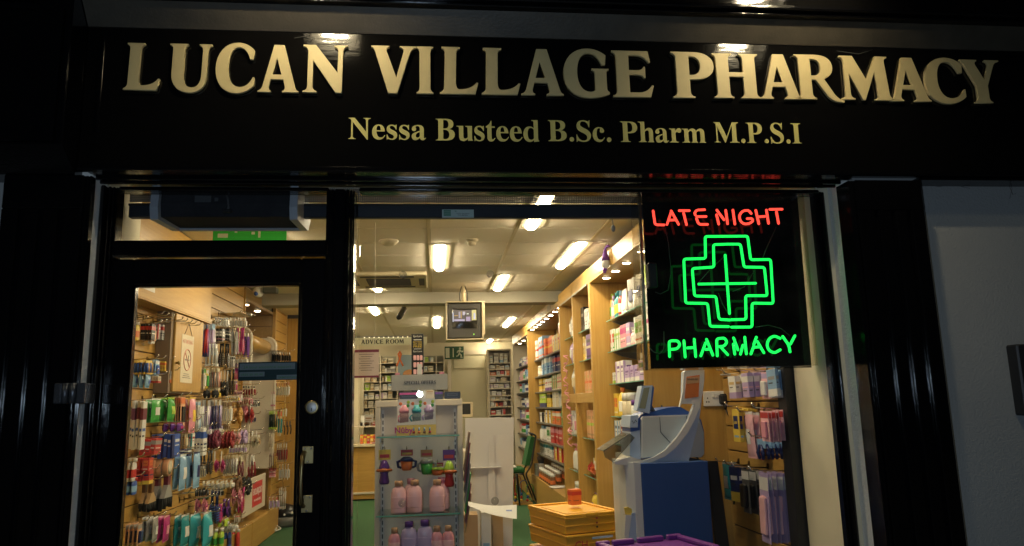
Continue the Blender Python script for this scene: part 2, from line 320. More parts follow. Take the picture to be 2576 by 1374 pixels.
_T = {
'N': (722, 'M16 676L205 676L560 235L560 560C560 630 545 655 470 658L470 676L700 676L700 658C635 650 615 625 615 560L615 -15L590 -15L150 540L150 115C150 45 175 22 240 18L240 0L18 0L18 18C75 22 97 45 97 115L97 600C75 640 60 655 16 658Z'),
'B': (667, 'M16 676L350 676C500 676 585 620 585 515C585 430 530 375 430 355C560 340 625 280 625 185C625 65 520 0 345 0L16 0L16 18C80 22 98 40 98 110L98 565C98 635 80 655 16 658Z|M255 635L255 375L310 375C390 375 425 420 425 505C425 595 385 640 300 640Z|M255 335L255 80C255 50 270 38 310 38C400 38 450 90 450 185C450 285 395 335 300 335Z'),
'S': (556, 'M490 690L470 690C465 665 455 655 435 655C415 655 365 692 265 692C130 692 48 610 48 500C48 400 105 345 230 290C340 240 395 205 395 135C395 65 345 25 270 25C165 25 90 95 55 225L35 225L35 -18L57 -18C60 10 70 25 90 25C120 25 165 -19 275 -19C425 -19 520 70 520 190C520 300 450 360 320 420C215 470 165 500 165 560C165 620 210 652 270 652C370 652 430 580 455 465L475 465Z'),
'P': (611, 'M16 676L340 676C500 676 595 605 595 485C595 360 500 285 340 285L262 285L262 110C262 40 285 22 350 18L350 0L16 0L16 18C80 22 104 40 104 110L104 565C104 635 80 655 16 658Z|M262 638L262 328L300 328C390 328 432 380 432 485C432 590 390 640 300 640Z'),
'M': (944, 'M14 676L240 676L470 190L690 676L920 676L920 658C850 653 830 635 830 565L830 110C830 40 850 22 920 18L920 0L580 0L580 18C650 22 672 40 672 110L672 560L415 0L395 0L140 540L140 115C140 45 165 22 235 18L235 0L14 0L14 18C70 22 95 45 95 115L95 565C95 635 75 653 14 658Z'),
'I': (389, 'M20 676L370 676L370 658C300 654 275 635 275 565L275 110C275 40 300 22 370 18L370 0L20 0L20 18C90 22 115 40 115 110L115 565C115 635 90 654 20 658Z'),
'e': (444, 'M418 140C385 85 345 55 295 55C215 55 165 130 163 250L420 250C415 390 350 473 235 473C105 473 25 370 25 230C25 80 110 -14 235 -14C325 -14 390 35 435 125Z|M162 285L290 285C290 400 275 437 230 437C185 437 162 390 162 285Z'),
's': (389, 'M345 473L325 473C318 455 310 450 298 450C280 450 250 473 195 473C100 473 35 415 35 325C35 250 85 210 185 165C240 140 262 120 262 85C262 45 235 20 195 20C130 20 80 70 55 155L35 155L35 -10L54 -10C62 8 70 14 82 14C105 14 135 -14 205 -14C300 -14 365 50 365 140C365 215 320 255 225 300C155 333 130 350 130 382C130 415 155 438 190 438C250 438 295 395 325 315L345 315Z'),
'a': (500, 'M40 115C40 40 85 -14 155 -14C205 -14 255 10 300 65C308 10 335 -14 385 -14C430 -14 465 10 495 60L480 72C468 55 458 50 447 50C430 50 425 62 425 90L425 320C425 420 360 473 245 473C125 473 45 420 45 345C45 305 72 278 112 278C155 278 182 305 182 343C182 375 160 385 160 405C160 425 190 440 222 440C270 440 296 415 296 350L296 285C120 235 40 190 40 115Z|M296 250L296 115C270 80 245 65 220 65C188 65 170 90 170 130C170 185 210 225 296 250Z'),
'u': (556, 'M16 461L235 461L235 150C235 95 255 65 295 65C325 65 350 80 375 115L375 370C375 425 360 440 305 443L305 461L515 461L515 95C515 45 525 25 545 18L545 0L380 0L380 65C335 10 290 -14 235 -14C145 -14 97 40 97 140L97 370C97 425 75 440 16 443Z'),
't': (333, 'M20 420L20 461C105 490 150 545 185 630L207 630L207 461L312 461L312 415L207 415L207 110C207 70 220 52 245 52C270 52 288 68 305 100L322 92C300 20 255 -12 185 -12C105 -12 68 35 68 120L68 415L20 415Z'),
'd': (556, 'M300 676L508 676L508 100C508 45 518 28 540 25L540 5L370 -14L370 50C330 5 285 -14 235 -14C110 -14 25 85 25 230C25 370 110 473 235 473C285 473 330 455 370 415L370 590C370 645 355 655 300 658Z|M370 365L370 105C345 70 315 50 280 50C205 50 168 110 168 235C168 365 205 430 275 430C315 430 350 405 370 365Z'),
'c': (444, 'M410 145C375 85 335 58 285 58C205 58 160 130 160 245C160 370 195 440 245 440C270 440 285 428 285 408C285 390 270 375 270 345C270 305 300 280 340 280C385 280 412 308 412 350C412 425 340 473 240 473C110 473 25 370 25 230C25 80 110 -14 235 -14C320 -14 385 35 428 130Z'),
'h': (556, 'M15 676L234 676L234 395C280 448 325 473 380 473C465 473 517 415 517 310L517 95C517 40 525 22 545 18L545 0L325 0L325 18C370 22 378 40 378 95L378 305C378 365 362 393 325 393C295 393 265 375 234 335L234 95C234 40 245 22 288 18L288 0L18 0L18 18C78 22 95 40 95 95L95 590C95 640 75 655 15 658Z'),
'r': (444, 'M20 461L230 461L230 380C270 445 310 473 360 473C410 473 434 445 434 400C434 355 410 328 370 328C330 328 315 352 285 352C260 352 237 320 237 275L237 95C237 40 260 22 330 18L330 0L20 0L20 18C80 22 98 40 98 95L98 370C98 425 78 440 20 443Z'),
'm': (833, 'M15 461L230 461L230 395C275 450 320 473 375 473C440 473 485 445 505 390C555 448 600 473 655 473C745 473 790 420 790 320L790 95C790 40 800 22 830 18L830 0L600 0L600 18C640 22 650 40 650 95L650 320C650 370 635 393 600 393C570 393 540 372 513 335L513 95C513 40 523 22 560 18L560 0L325 0L325 18C365 22 373 40 373 95L373 320C373 370 358 393 322 393C292 393 263 375 235 335L235 95C235 40 245 22 285 18L285 0L18 0L18 18C78 22 95 40 95 95L95 370C95 425 75 440 15 443Z'),
'.': (250, 'M125 137C167 137 200 104 200 62C200 20 167 -13 125 -13C83 -13 50 20 50 62C50 104 83 137 125 137Z'),
}
CAPS['S'] = (.78, None)
import re
def _parse(path, s, dx=0.0, ks=1.0):
    out = []
    for sub in path.split('|'):
        pts = []; cur = None
        for cmd, body in re.findall(r'([MLCZ])([^MLCZ]*)', sub):
            n = [float(k) for k in re.findall(r'-?\d*\.?\d+', body)]
            n = [(n[i]*s*ks+dx, n[i+1]*s) for i in range(0, len(n)-1, 2)]
            if cmd in 'ML': pts.append(n[0]); cur = n[0]
            elif cmd == 'C':
                p0, (p1, p2, p3) = cur, n
                for k in range(1, 9):
                    t = k/8; q = 1-t
                    pts.append(tuple(q**3*p0[i]+3*q*q*t*p1[i]+3*q*t*t*p2[i]+t**3*p3[i] for i in (0, 1)))
                cur = p3
        if len(pts) > 1 and (abs(pts[0][0]-pts[-1][0])+abs(pts[0][1]-pts[-1][1])) < 1e-6*max(1, s): pts.pop()
        out.append(pts)
    return out
def _curve_mesh(loops, depth, bevel=0.0):
    cu = bpy.data.curves.new('outline', 'CURVE'); cu.dimensions = '2D'; cu.fill_mode = 'BOTH'; cu.extrude = depth/2; cu.bevel_depth = bevel; cu.bevel_resolution = 0
    cu.offset = -bevel
    for lp in loops:
        sp = cu.splines.new('POLY'); sp.points.add(len(lp)-1)
        for k, (x, y) in enumerate(lp): sp.points[k].co = (x, y, 0, 1)
        sp.use_cyclic_u = True
    o = bpy.data.objects.new('outline', cu); COL.objects.link(o)
    dg = bpy.context.evaluated_depsgraph_get(); me = bpy.data.meshes.new_from_object(o.evaluated_get(dg))
    bpy.data.objects.remove(o); bpy.data.curves.remove(cu)
    return me
def glyph_loops(ch):
    if ch == 'S': return _T['S'][0]/676, [[(x, y) for x, y in lp] for lp in _parse(_T['S'][1], 1/676)]
    return CAPS[ch][0], _parse(CAPS[ch][1], 1.0)
def text_loops(s, font='caps', size=1.0, gap=.07, space=.45):
    """loops of a whole line, cap height = size; returns (loops, width)"""
    x = 0; out = []
    for ch in s:
        if ch == ' ': x += space*size; continue
        if font == 'caps': wd, lps = glyph_loops(ch)
        else:
            a, pth = _T[ch]; wd = a/676; lps = _parse(pth, 1/676)
        for lp in lps: out.append([(x+p*size, q*size) for p, q in lp])
        x += (wd+(gap if font == 'caps' else 0))*size
    return out, x
def plate_text(name, loops, mat, depth, loc, parent=None, rot=(R(90), 0, 0), bevel=0.0, fit=None):
    """turn outlines into a solid raised piece; local xy of outlines -> placed by loc and rot"""
    me = _curve_mesh(loops, depth, bevel); me.name = name; me.materials.clear(); me.materials.append(mat)
    M = Euler(rot).to_matrix().to_4x4(); me.transform(M)
    o = bpy.data.objects.new(name, me); COL.objects.link(o)
    loc = Vector(loc)
    if parent is not None: o.parent = parent; loc = loc - world_loc(parent)
    o.location = loc; return o
FC = {}
def sans_mesh(s, size, depth=.0006, bold=0.0):
    cu = bpy.data.curves.new('t', 'FONT'); cu.body = s; cu.size = size*1.38; cu.extrude = depth/2; cu.align_x = 'CENTER'; cu.offset = bold*size; cu.resolution_u = 2
    o = bpy.data.objects.new('t', cu); COL.objects.link(o)
    dg = bpy.context.evaluated_depsgraph_get(); me = bpy.data.meshes.new_from_object(o.evaluated_get(dg))
    bpy.data.objects.remove(o); bpy.data.curves.remove(cu); return me
def sans(name, s, size, mat, loc, parent=None, rot=(R(90), 0, 0), bold=0.01, width=None):
    me = sans_mesh(s, size, bold=bold); me.name = name; me.materials.clear(); me.materials.append(mat)
    if width:
        xs = [v.co.x for v in me.vertices]; k = width/(max(xs)-min(xs))
        for v in me.vertices: v.co.x *= k
    me.transform(Euler(rot).to_matrix().to_4x4())
    o = bpy.data.objects.new(name, me); COL.objects.link(o); loc = Vector(loc)
    if parent is not None: o.parent = parent; loc = loc - world_loc(parent)
    o.location = loc; return o
# ================================================================ THE SHOPFRONT
# ---- ground outside
g = MB().box(-14, 14, -16, -.02, -.35, -.15, pm('pavement_slab', (.16, .155, .15), .9, var=.2, scale=6, bump=.4)); struct(g.build('pavement'))
rd = MB().box(-14, 14, -40, -16.02, -.5, -.27, pm('asphalt', (.05, .05, .05), .9, var=.3)); struct(rd.build('road'))
# building mass round the shopfront
BW = thing('building_wall', 'grey rendered street wall of the building round the black shopfront', 'wall', (0, 0, 0))
m = MB()
m.box(1.661, 4.5, -.08, .35, -.15, 2.9, WALLG)
m.box(-4.5, -1.261, -.08, .35, -.15, 2.9, WALLG)
m.build('render_face', BW)
WHR = pm('rough_white_masonry', (.80, .79, .74), .9, var=.12, scale=12, bump=1.0, bscale=90)
m = MB(); m.box(1.594, 1.660, -.084, .0, -.15, 2.29, WHR, .003); m.build('white_return', BW)
m = MB(); m.box(-1.30, -1.1905, -.125, .0, -.15, 2.29, WHR, .003); m.build('white_return', BW)
m = MB(); m.box(-4.5, 4.5, .02, .35, 2.901, 6.0, WALLG); m.build('upper_wall', BW)

# ---- fascia sign
FS = thing('fascia_sign', 'long black shop fascia with raised gold capitals spelling the pharmacy name', 'shop sign', (0, 0, 2.29))
FX0, FX1 = -1.222, 3.4
m = MB(); m.box(FX0, FX1, -.17, 0.0, 2.30, 2.815, FASCIA, .003); m.build('board', FS)
m = MB()   # cove leaning outwards above the board
m.add([(FX0, -.172, 2.8155), (FX1, -.172, 2.8155), (FX1, -.232, 2.889), (FX0, -.232, 2.889), (FX0, 0, 2.8155), (FX1, 0, 2.8155), (FX1, 0, 2.889), (FX0, 0, 2.889)],
      [(0, 1, 2, 3), (0, 4, 5, 1), (3, 2, 6, 7), (0, 3, 7, 4), (1, 5, 6, 2)], COVE_GREY)
m.build('cove_panel', FS)
m = MB()
m.box(FX0, FX1, -.262, 0, 2.890, 2.902, BLACKH, .004); m.box(FX0, FX1, -.285, 0, 2.9025, 2.921, BLACKH, .006); m.box(FX0, FX1, -.248, 0, 2.9215, 2.930, BLACKH, .003)
m.build('top_moulding', FS)
m = MB()   # upper frieze leans forward
m.add([(FX0, -.245, 2.931), (FX1, -.245, 2.931), (FX1, -.315, 3.40), (FX0, -.315, 3.40), (FX0, 0, 2.931), (FX1, 0, 2.931), (FX1, 0, 3.40), (FX0, 0, 3.40)],
      [(0, 1, 2, 3), (0, 4, 5, 1), (3, 2, 6, 7), (0, 3, 7, 4), (1, 5, 6, 2)], FASCIA)
m.build('upper_frieze', FS)
m = MB()   # bottom edge bead and stepped soffit mouldings back to the window head
m.box(FX0, FX1, -.182, -.165, 2.279, 2.2995, BLACKH, .005)
m.box(-1.20, 1.60, -.164, -.10, 2.2805, 2.2995, BLACKH, .005)
for k, (ya, yb, za) in enumerate(((-.0995, -.085, 2.270), (-.0845, -.066, 2.276), (-.0655, -.052, 2.266))):
    m.box(-1.20, 1.60, ya, yb, za, 2.2995, BLACKH, .005)
m.build('lower_moulding', FS)
m = MB(); m.box(-1.170, -1.158, -.178, -.1705, 2.42, 2.76, BLACK, .003); m.build('end_bead', FS)
# letters: (glyph, u-left, u-right, v-top, v-bottom)
YF = -.172
LET = [('L', 308, 407, 108, 226), ('U', 421, 534, 110, 229), ('C', 539, 642, 110, 230.5), ('A', 647, 753, 112.5, 231.5), ('N', 760, 875, 113, 232.5),
       ('V', 933, 1047, 115, 234), ('I', 1048, 1090, 116.5, 235), ('L', 1107, 1202, 118, 236), ('L', 1212, 1307, 120.5, 237.5), ('A', 1312, 1414, 123, 239), ('G', 1420, 1529, 125, 242), ('E', 1544, 1640, 127.5, 243.5),
       ('P', 1695, 1793, 130.5, 246), ('H', 1799, 1905, 134.5, 246.5), ('A', 1914, 2008, 136, 248.5), ('R', 2008, 2113, 137.5, 249.5), ('M', 2119, 2238, 141, 251), ('A', 2242, 2331, 145, 254.5), ('C', 2334, 2419, 148, 257.5), ('Y', 2430, 2512, 150.5, 259)]
for ch, u0, u1, v0, v1 in LET:
    a = at(u0, v1, y=YF-.014); b = at(u1, v0, y=YF-.014); t0 = at((u0+u1)/2, v0, y=YF-.014); t1 = at((u0+u1)/2, v1, y=YF-.014)
    wd, lps = glyph_loops(ch); H = t0.z-t1.z; W = b.x-a.x
    lps = [[(x/wd*W, y*H) for x, y in lp] for lp in lps]
    plate_text('letter', lps, GOLD, .011, (a.x, YF-.0063, t1.z), FS, bevel=.0008)
# the painted second line, word by word
for word, u0, u1, v0, v1 in (('Nessa', 876.5, 1072, 298, 351), ('Busteed', 1096.5, 1356.5, 301, 355), ('B.Sc.', 1380, 1538, 304, 356), ('Pharm', 1562, 1776, 307.5, 358.5), ('M.P.S.I', 1798, 2017, 309.5, 360)):
    a = at(u0, v1, y=-.172); b = at(u1, v1, y=-.172); t0 = at((u0+u1)/2, v0, y=-.172); t1 = at((u0+u1)/2, v1, y=-.172)
    lps, wd = text_loops(word, 'times', 1.0); xs = [p[0] for lp in lps for p in lp]; x0, x1 = min(xs), max(xs); H = t0.z-t1.z; W = b.x-a.x
    lps = [[((x-x0)/(x1-x0)*W, y*H) for x, y in lp] for lp in lps]
    plate_text('painted_word', lps, GOLD2, .002, (a.x, -.1725, t1.z), FS)

# ---- floodlights that light the fascia (just above the frame; mirrored in the gloss paint)
HOUS = pm('floodlight_housing', (.03, .03, .03), .5); REFL = pm('floodlight_reflector', (.80, .77, .70), .35, metal=.25)
FLAMP = emi('halogen_glass', (1.0, .84, .54), 600.0)
for k, (fx, what) in enumerate(((-.42, 'black halogen floodlight on an arm over the first gold word'), (1.375, 'black halogen floodlight on an arm over the last gold word'))):
    t = thing('floodlight', what, 'floodlight', (fx, -.60, 3.05), 'floodlights over the fascia')
    M = Matrix.Translation((fx, -.60, 3.05)) @ Matrix.Rotation(R(-38), 4, 'X')   # opening along +y, tipped down
    b = MB()
    for x0, x1, z0, z1 in ((-.115, -.109, -.085, .085), (.109, .115, -.085, .085), (-.1085, .1085, .079, .085), (-.1085, .1085, -.085, -.079)): b.box(x0, x1, -.05, .086, z0, z1, HOUS, M=M)
    b.box(-.115, .115, -.06, -.0505, -.085, .085, HOUS, M=M); b.build('housing', t)
    rf = MB(); rf.box(-.1075, .1075, -.0495, -.044, -.078, .078, REFL, M=M); rf.build('reflector', t)
    lg = MB(); lg.tube([M @ Vector((-.05, -.015, 0)), M @ Vector((.05, -.015, 0))], .012, FLAMP, 10); lg.build('lamp_tube', t)
    ar = MB(); ar.tube([(fx, -.62, 3.10), (fx, -.55, 3.3), (fx, -.30, 3.36)], .011, HOUS, 8); ar.build('arm', t)

# ---- console block and pilasters
CB = thing('console_bracket', 'black console block with a chamfered sunk panel above the fluted pilaster by the door', 'bracket', (-1.4, -.1, 2.3))
m = MB(); X0, X1 = -1.62, -1.2245
m.box(X0, X1, -.279, 0, 2.335, 3.3, BLACK, .004)
# raised frame round the sunk panel with cut upper corners
rx0, rx1, rz0, rz1 = -1.53, -1.305, 2.40, 2.815
inner = [(rx0, rz0), (rx1, rz0), (rx1, rz1-.045), (rx1-.045, rz1), (rx0+.045, rz1), (rx0, rz1-.045)]
def offs(p, d):
    cx = (rx0+rx1)/2; cz = (rz0+rz1)/2
    return [(cx+(x-cx)*(1+2*d/(rx1-rx0)), cz+(z-cz)*(1+2*d/(rz1-rz0))) for x, z in p]
for d0, d1, ya, yb in ((0.0, .022, -.286, -.2795), (.026, .060, -.298, -.2795)):
    a, b = offs(inner, d0), offs(inner, d1); n = len(a)
    for i in range(n):
        j = (i+1) % n; q = [a[i], a[j], b[j], b[i]]
        m.prism(q, ya, yb, BLACK)
m.add([(X0, -.279, 2.3345), (X1, -.279, 2.3345), (X1, -.175, 2.262), (X0, -.175, 2.262), (X0, -.05, 2.3345), (X1, -.05, 2.3345), (X1, -.05, 2.262), (X0, -.05, 2.262)],
      [(0, 1, 2, 3), (0, 4, 5, 1), (3, 2, 6, 7), (0, 3, 7, 4), (1, 5, 6, 2), (4, 7, 6, 5)], BLACK)
m.build('block', CB)
def pilaster(x0, x1, fl, label, mould_side, yb=-.082):
    t = thing('pilaster', label, 'pilaster', ((x0+x1)/2, -.12, -.15), 'fluted black pilasters')
    b = MB(); yf = -.18; zt = 2.2610
    b.box(x0, x1, -.165, yb, -.15, zt, BLACK)
    # face strips between the flutes, each with rounded arrises
    xs = [x0]; FW = .017
    for f in fl: xs += [f, f+FW]
    xs.append(x1)
    for i in range(0, len(xs)-1, 2): b.box(xs[i], xs[i+1], yf, -.1652, .1, 2.142, BLACK, .0065)
    b.box(x0, x1, yf, -.1652, 2.1425, zt, BLACK, .004); b.box(x0, x1, yf, -.1652, -.15, .0995, BLACK, .004)
    for d in (.006, .017):
        xe = x0-d if mould_side < 0 else x1+d
        b.box(xe-.005, xe+.005, -.17, yb, -.15, zt, BLACK, .004)
    b.build('shaft', t); return t
pilaster(-1.450, -1.192, (-1.397, -1.333, -1.270), 'fluted black pilaster beside the shop door hinge', 1, -.140)
pilaster(1.606, 1.878, (1.673, 1.741, 1.805), 'fluted black pilaster beside the wide grey rendered wall', -1)
m = MB(); m.box(1.88, 3.4, -.17, -.0815, 2.266, 2.2785, BLACKH, .004); m.build('soffit_board', FS)

# ---- joinery: door frame, mullion, window frame
JF = thing('shopfront_frame', 'black timber frame round the glazed door and the display window', 'frame', (.2, 0, -.15))
def mould_v(b, x, side, z0, z1, y=-.045):   # run of small vertical mouldings on one side of x
    for k, (dx, wd, yy) in enumerate(((.0, .012, y-.012), (.0135, .009, y-.005), (.024, .006, y+.002))):
        xa, xb = sorted((x+side*dx, x+side*(dx+wd))); b.box(xa, xb, yy, .03, z0, z1, BLACK, .004)
m = MB(); m.box(-1.1900, -1.172, -.06, .05, -.15, 2.262, BLACK, .006); mould_v(m, -1.1715, 1, -.15, 2.262, -.03); m.build('door_jamb', JF)
m = MB(); m.box(-.366, -.324, -.060, .05, -.15, 2.2515, BLACK, .006); mould_v(m, -.3665, -1, -.15, 2.2515, -.04); mould_v(m, -.3235, 1, .42, 2.2515, -.04); m.build('mullion', JF)
m = MB(); m.box(1.562, 1.574, -.012, .03, -.15, 2.262, BLACK, .003); mould_v(m, 1.5615, -1, .42, 2.262, -.004); m.build('window_jamb', JF)
m = MB(); m.box(-.278, 1.544, -.03, .03, 2.2515, 2.266, BLACKH, .004); m.box(-1.14, -.39, -.03, .03, 2.2515, 2.266, BLACKH, .004); m.build('head_rail', JF)
m = MB(); m.box(-1.14, -.39, -.055, .03, 1.998, 2.055, BLACKH, .006); m.box(-1.14, -.39, -.03, .03, 2.0555, 2.064, BLACKH, .004); m.build('transom_rail', JF)
m = MB(); m.box(-.32, 1.57, -.10, .12, .36, .415, BLACKH, .01); m.box(-.32, 1.57, -.03, .08, -.15, .3595, BLACKH, .004); m.build('stall_riser', JF)
m = MB(); m.box(-.2755, 1.5425, -.003, .003, .4155, 2.2510, GLASS); m.build('window_pane', JF)
m = MB(); m.box(-1.134, -.396, -.003, .003, 2.0645, 2.2510, GLASS); m.build('transom_pane', JF)

# ---- door
D = thing('shop_door', 'black timber shop door with one tall glass pane and brass handle', 'door', (-.77, 0, 0))
DX0, DX1, DZ = -1.139, -.394, 1.993; GX0, GX1, GZ0, GZ1 = -1.066, -.481, .30, 1.899
m = MB()
m.box(DX0, GX0, -.045, .005, .005, DZ, BLACK, .006); m.box(GX1, DX1, -.045, .005, .005, DZ, BLACK, .006)
m.box(GX0+.0003, GX1-.0003, -.0445, .005, GZ1, DZ, BLACKH, .005); m.box(GX0+.0003, GX1-.0003, -.0445, .005, .005, GZ0, BLACKH, .005)
m.build('stiles_and_rails', D)
m = MB()
for x0, x1 in ((GX0+.0003, GX0+.009), (GX1-.009, GX1-.0003)): m.box(x0, x1, -.034, -.004, GZ0, GZ1, BLACK, .003)
m.box(GX0+.0095, GX1-.0095, -.034, -.004, GZ1-.006, GZ1-.0003, BLACKH, .002)
m.build('glazing_bead', D)
m = MB(); m.box(GX0+.0003, GX1-.0003, -.003, .003, GZ0+.0003, GZ1-.0005, GLASS); m.build('glass_pane', D)
hx = -.432
h = MB()
pts = [(hx-.022, -.052, 1.30), (hx-.022, -.085, 1.285), (hx-.023, -.092, 1.25), (hx-.024, -.094, 1.21), (hx-.023, -.092, 1.165), (hx-.022, -.085, 1.135), (hx-.022, -.052, 1.122)]
h.tube(pts, [.009, .007, .0065, .0065, .0065, .007, .009], BRASS, 10); hd = h.build('handle', D)
for z in (1.292, 1.128):
    p = MB(); p.box(hx-.029, hx+.009, -.0500, -.0455, z-.029, z+.029, BRASS, .002)
    for dx, dz in ((-.021, .022), (.001, .022), (-.010, -.023)): p.sphere((hx+dx, -.0505, z+dz), .004, STEEL, 8, 5)
    p.build('backplate', hd)
l = MB(); M = Matrix.Translation((-.432, -.0455, 1.455)) @ Matrix.Rotation(R(90), 4, 'X')
l.lathe([(.0245, 0), (.0245, .004), (.0225, .0065), (.019, .0068)], BRASS, 24, M=M); lk = l.build('lock', D)
c = MB(); M2 = Matrix.Translation((-.432, -.0525, 1.455)) @ Matrix.Rotation(R(90), 4, 'X'); c.lathe([(.0175, 0), (.0175, .002), (.0165, .0025)], STEEL, 24, M=M2)
c.box(-.4335, -.4305, -.0558, -.0551, 1.443, 1.453, BLK); c.build('lock_cylinder', lk)
l = MB(); M = Matrix.Translation((-.430, -.0455, .955)) @ Matrix.Rotation(R(90), 4, 'X'); l.lathe([(.019, 0), (.019, .004), (.015, .008)], STEEL, 20, M=M); l.build('lower_lock', D)
h = MB()
for z in (1.52,):
    z0, z1 = z-.033, z+.033
    h.box(-1.212, -1.193, -.190, -.1835, z0, z1, BLACK, .003); h.box(-1.150, -1.125, -.062, -.0455, z0, z1, BLACK, .003)
hg = thing('hinge', 'large black strap hinge bridging the pale gap beside the door', 'hinge', (-1.19, -.15, 1.52))
HNG = pm('hinge_glint_metal', (.10, .105, .12), .36, metal=.7, bump=.4, bscale=120)  # paler, half metallic base put in for the flash glints
m = MB(); z0, z1 = 1.487, 1.553
m.box(-1.228, -1.205, -.195, -.181, z0, z1, HNG, .006); m.tube([(-1.196, -.186, z0), (-1.196, -.186, z1)], .011, HNG, 12); m.tube([(-1.172, -.186, z0), (-1.172, -.186, z1)], .011, HNG, 12)
m.box(-1.160, -1.134, -.190, -.178, z0, z1, HNG, .005); m.box(-1.163, -1.155, -.178, -.0605, z0, z1, HNG, .002)
m.build('knuckle', hg)
# ---- helpline sticker on the door glass
TEAL = pm('teal_vinyl', (.004, .022, .028), .5, spec=.2); PALE = pm('pale_blue_vinyl', (.085, .125, .15), .6); GRN = pm('green_lettering', (.03, .12, .05), .5)
a = at(600, 912, y=-.006); b = at(755, 955, y=-.006)
S = thing('helpline_sticker', 'dark teal helpline sticker across the door glass with three pale text strips', 'sticker', (a.x, -.006, b.z))
m = MB(); m.box(a.x, b.x, -.0048, -.0036, b.z, a.z, TEAL); m.build('film', S)
def strip(u0, v0, u1, v1, txt, sz):
    p = at(u0, v0, y=-.006); q = at(u1, v1, y=-.006)
    m = MB(); m.box(p.x, q.x, -.0056, -.0049, q.z, p.z, PALE); st = m.build('text_strip', S)
    sans('lettering', txt, sz, GRN, ((p.x+q.x)/2, -.0060, q.z+(p.z-q.z)*.22), st, width=(q.x-p.x)*.86)
strip(603, 915, 742, 928.5, '24 hour emotional support', .010); strip(602, 936.5, 665, 947, '1850 60 90 90', .008); strip(696, 943.5, 754.5, 953.5, 'SAMARITANS', .008)
# ================================================================ INSIDE THE SHOP
# ---- room shell
m = MB(); m.box(-2.6, 2.2, .03, 13.2, -.05, 0.0, CARPET); struct(m.build('shop_floor'))
ZC, ZC2, YB = 2.77, 2.71, 12.3
def tiled(name, x0, x1, y0, y1, z, gx, gy, px, py):
    m = MB(); m.box(x0, x1, y0, y1, z, z+.06, GAPM)
    xs = [x0]+[k for k in [px+gx*i for i in range(-12, 13)] if x0+.05 < k < x1-.05]+[x1]
    ys = [y0]+[k for k in [py+gy*i for i in range(-40, 41)] if y0+.05 < k < y1-.05]+[y1]
    for i in range(len(xs)-1):
        for j in range(len(ys)-1): m.box(xs[i]+.014, xs[i+1]-.014, ys[j]+.0065, ys[j+1]-.0065, z-.006, z-.0002, CEIL, .003)
    for k in xs[1:-1]: m.box(k-.0125, k+.0125, y0, y1, z-.0095, z-.0002, GRIDM)
    return struct(m.build(name))
tiled('ceiling', -2.4, 2.1, .36, 5.885, ZC, .666, .506, -.039, 2.684)
tiled('rear_ceiling', -2.4, 2.1, 6.1505, YB, ZC2, .666, .506, -.039, 6.4)
BM = MB(); BM.box(-2.4, 2.1, 5.8855, 6.15, 2.632, 2.83, pm('beam_paint', (.36, .335, .27), .7, var=.04)); o = BM.build('ceiling_beam'); tag(o, 'pale plastered ceiling beam crossing the shop above the television', 'beam')
RM = thing('shop_wall', 'cream inner walls of the shop behind all the wooden fittings', 'wall', (0, YB, 0))
m = MB(); m.box(-2.6, 2.2, YB, YB+.1, 0, 2.83, CREAM); m.build('back_wall', RM)
m = MB(); m.box(-2.62, -2.5, .36, YB-.001, 0, 2.83, CREAM); m.box(1.93, 2.1, .36, YB-.001, 0, 2.83, CREAM); m.build('side_wall', RM)
m = MB(); m.box(-2.5, -1.206, .051, .359, 0, 2.83, CREAM); m.box(1.546, 2.1, .001, .325, 0, 2.83, CREAM); m.box(-1.2, 1.54, .30, .359, 2.36, 2.83, CREAM); m.build('front_wall', RM)

# ---- ceiling lights
TRAY = pm('light_tray_beige', (.42, .37, .27), .5)
def troffer(x, y0, y1, z, label, w=.092):
    t = thing('ceiling_light', label, 'light', (x, (y0+y1)/2, z), 'fluorescent ceiling lights')
    m = MB()
    for xa, xb in ((x-w, x-w*.52), (x+w*.52, x+w)): m.box(xa, xb, y0-.04, y1+.04, z-.016, z-.0097, TRAY, .003)
    m.box(x-w*.52, x+w*.52, y0-.04, y0-.0005, z-.016, z-.0097, TRAY, .003); m.box(x-w*.52, x+w*.52, y1+.0005, y1+.04, z-.016, z-.0097, TRAY, .003)
    m.build('frame', t)
    d = MB(); n = 8; rr = w*.46
    prof = [(x+rr*math.cos(math.pi*k/n), z-.0160-.026*math.sin(math.pi*k/n)) for k in range(n+1)]
    d.prism(prof+[(x-rr, z-.010), (x+rr, z-.010)], y0, y1, TUBE); d.build('diffuser', t)
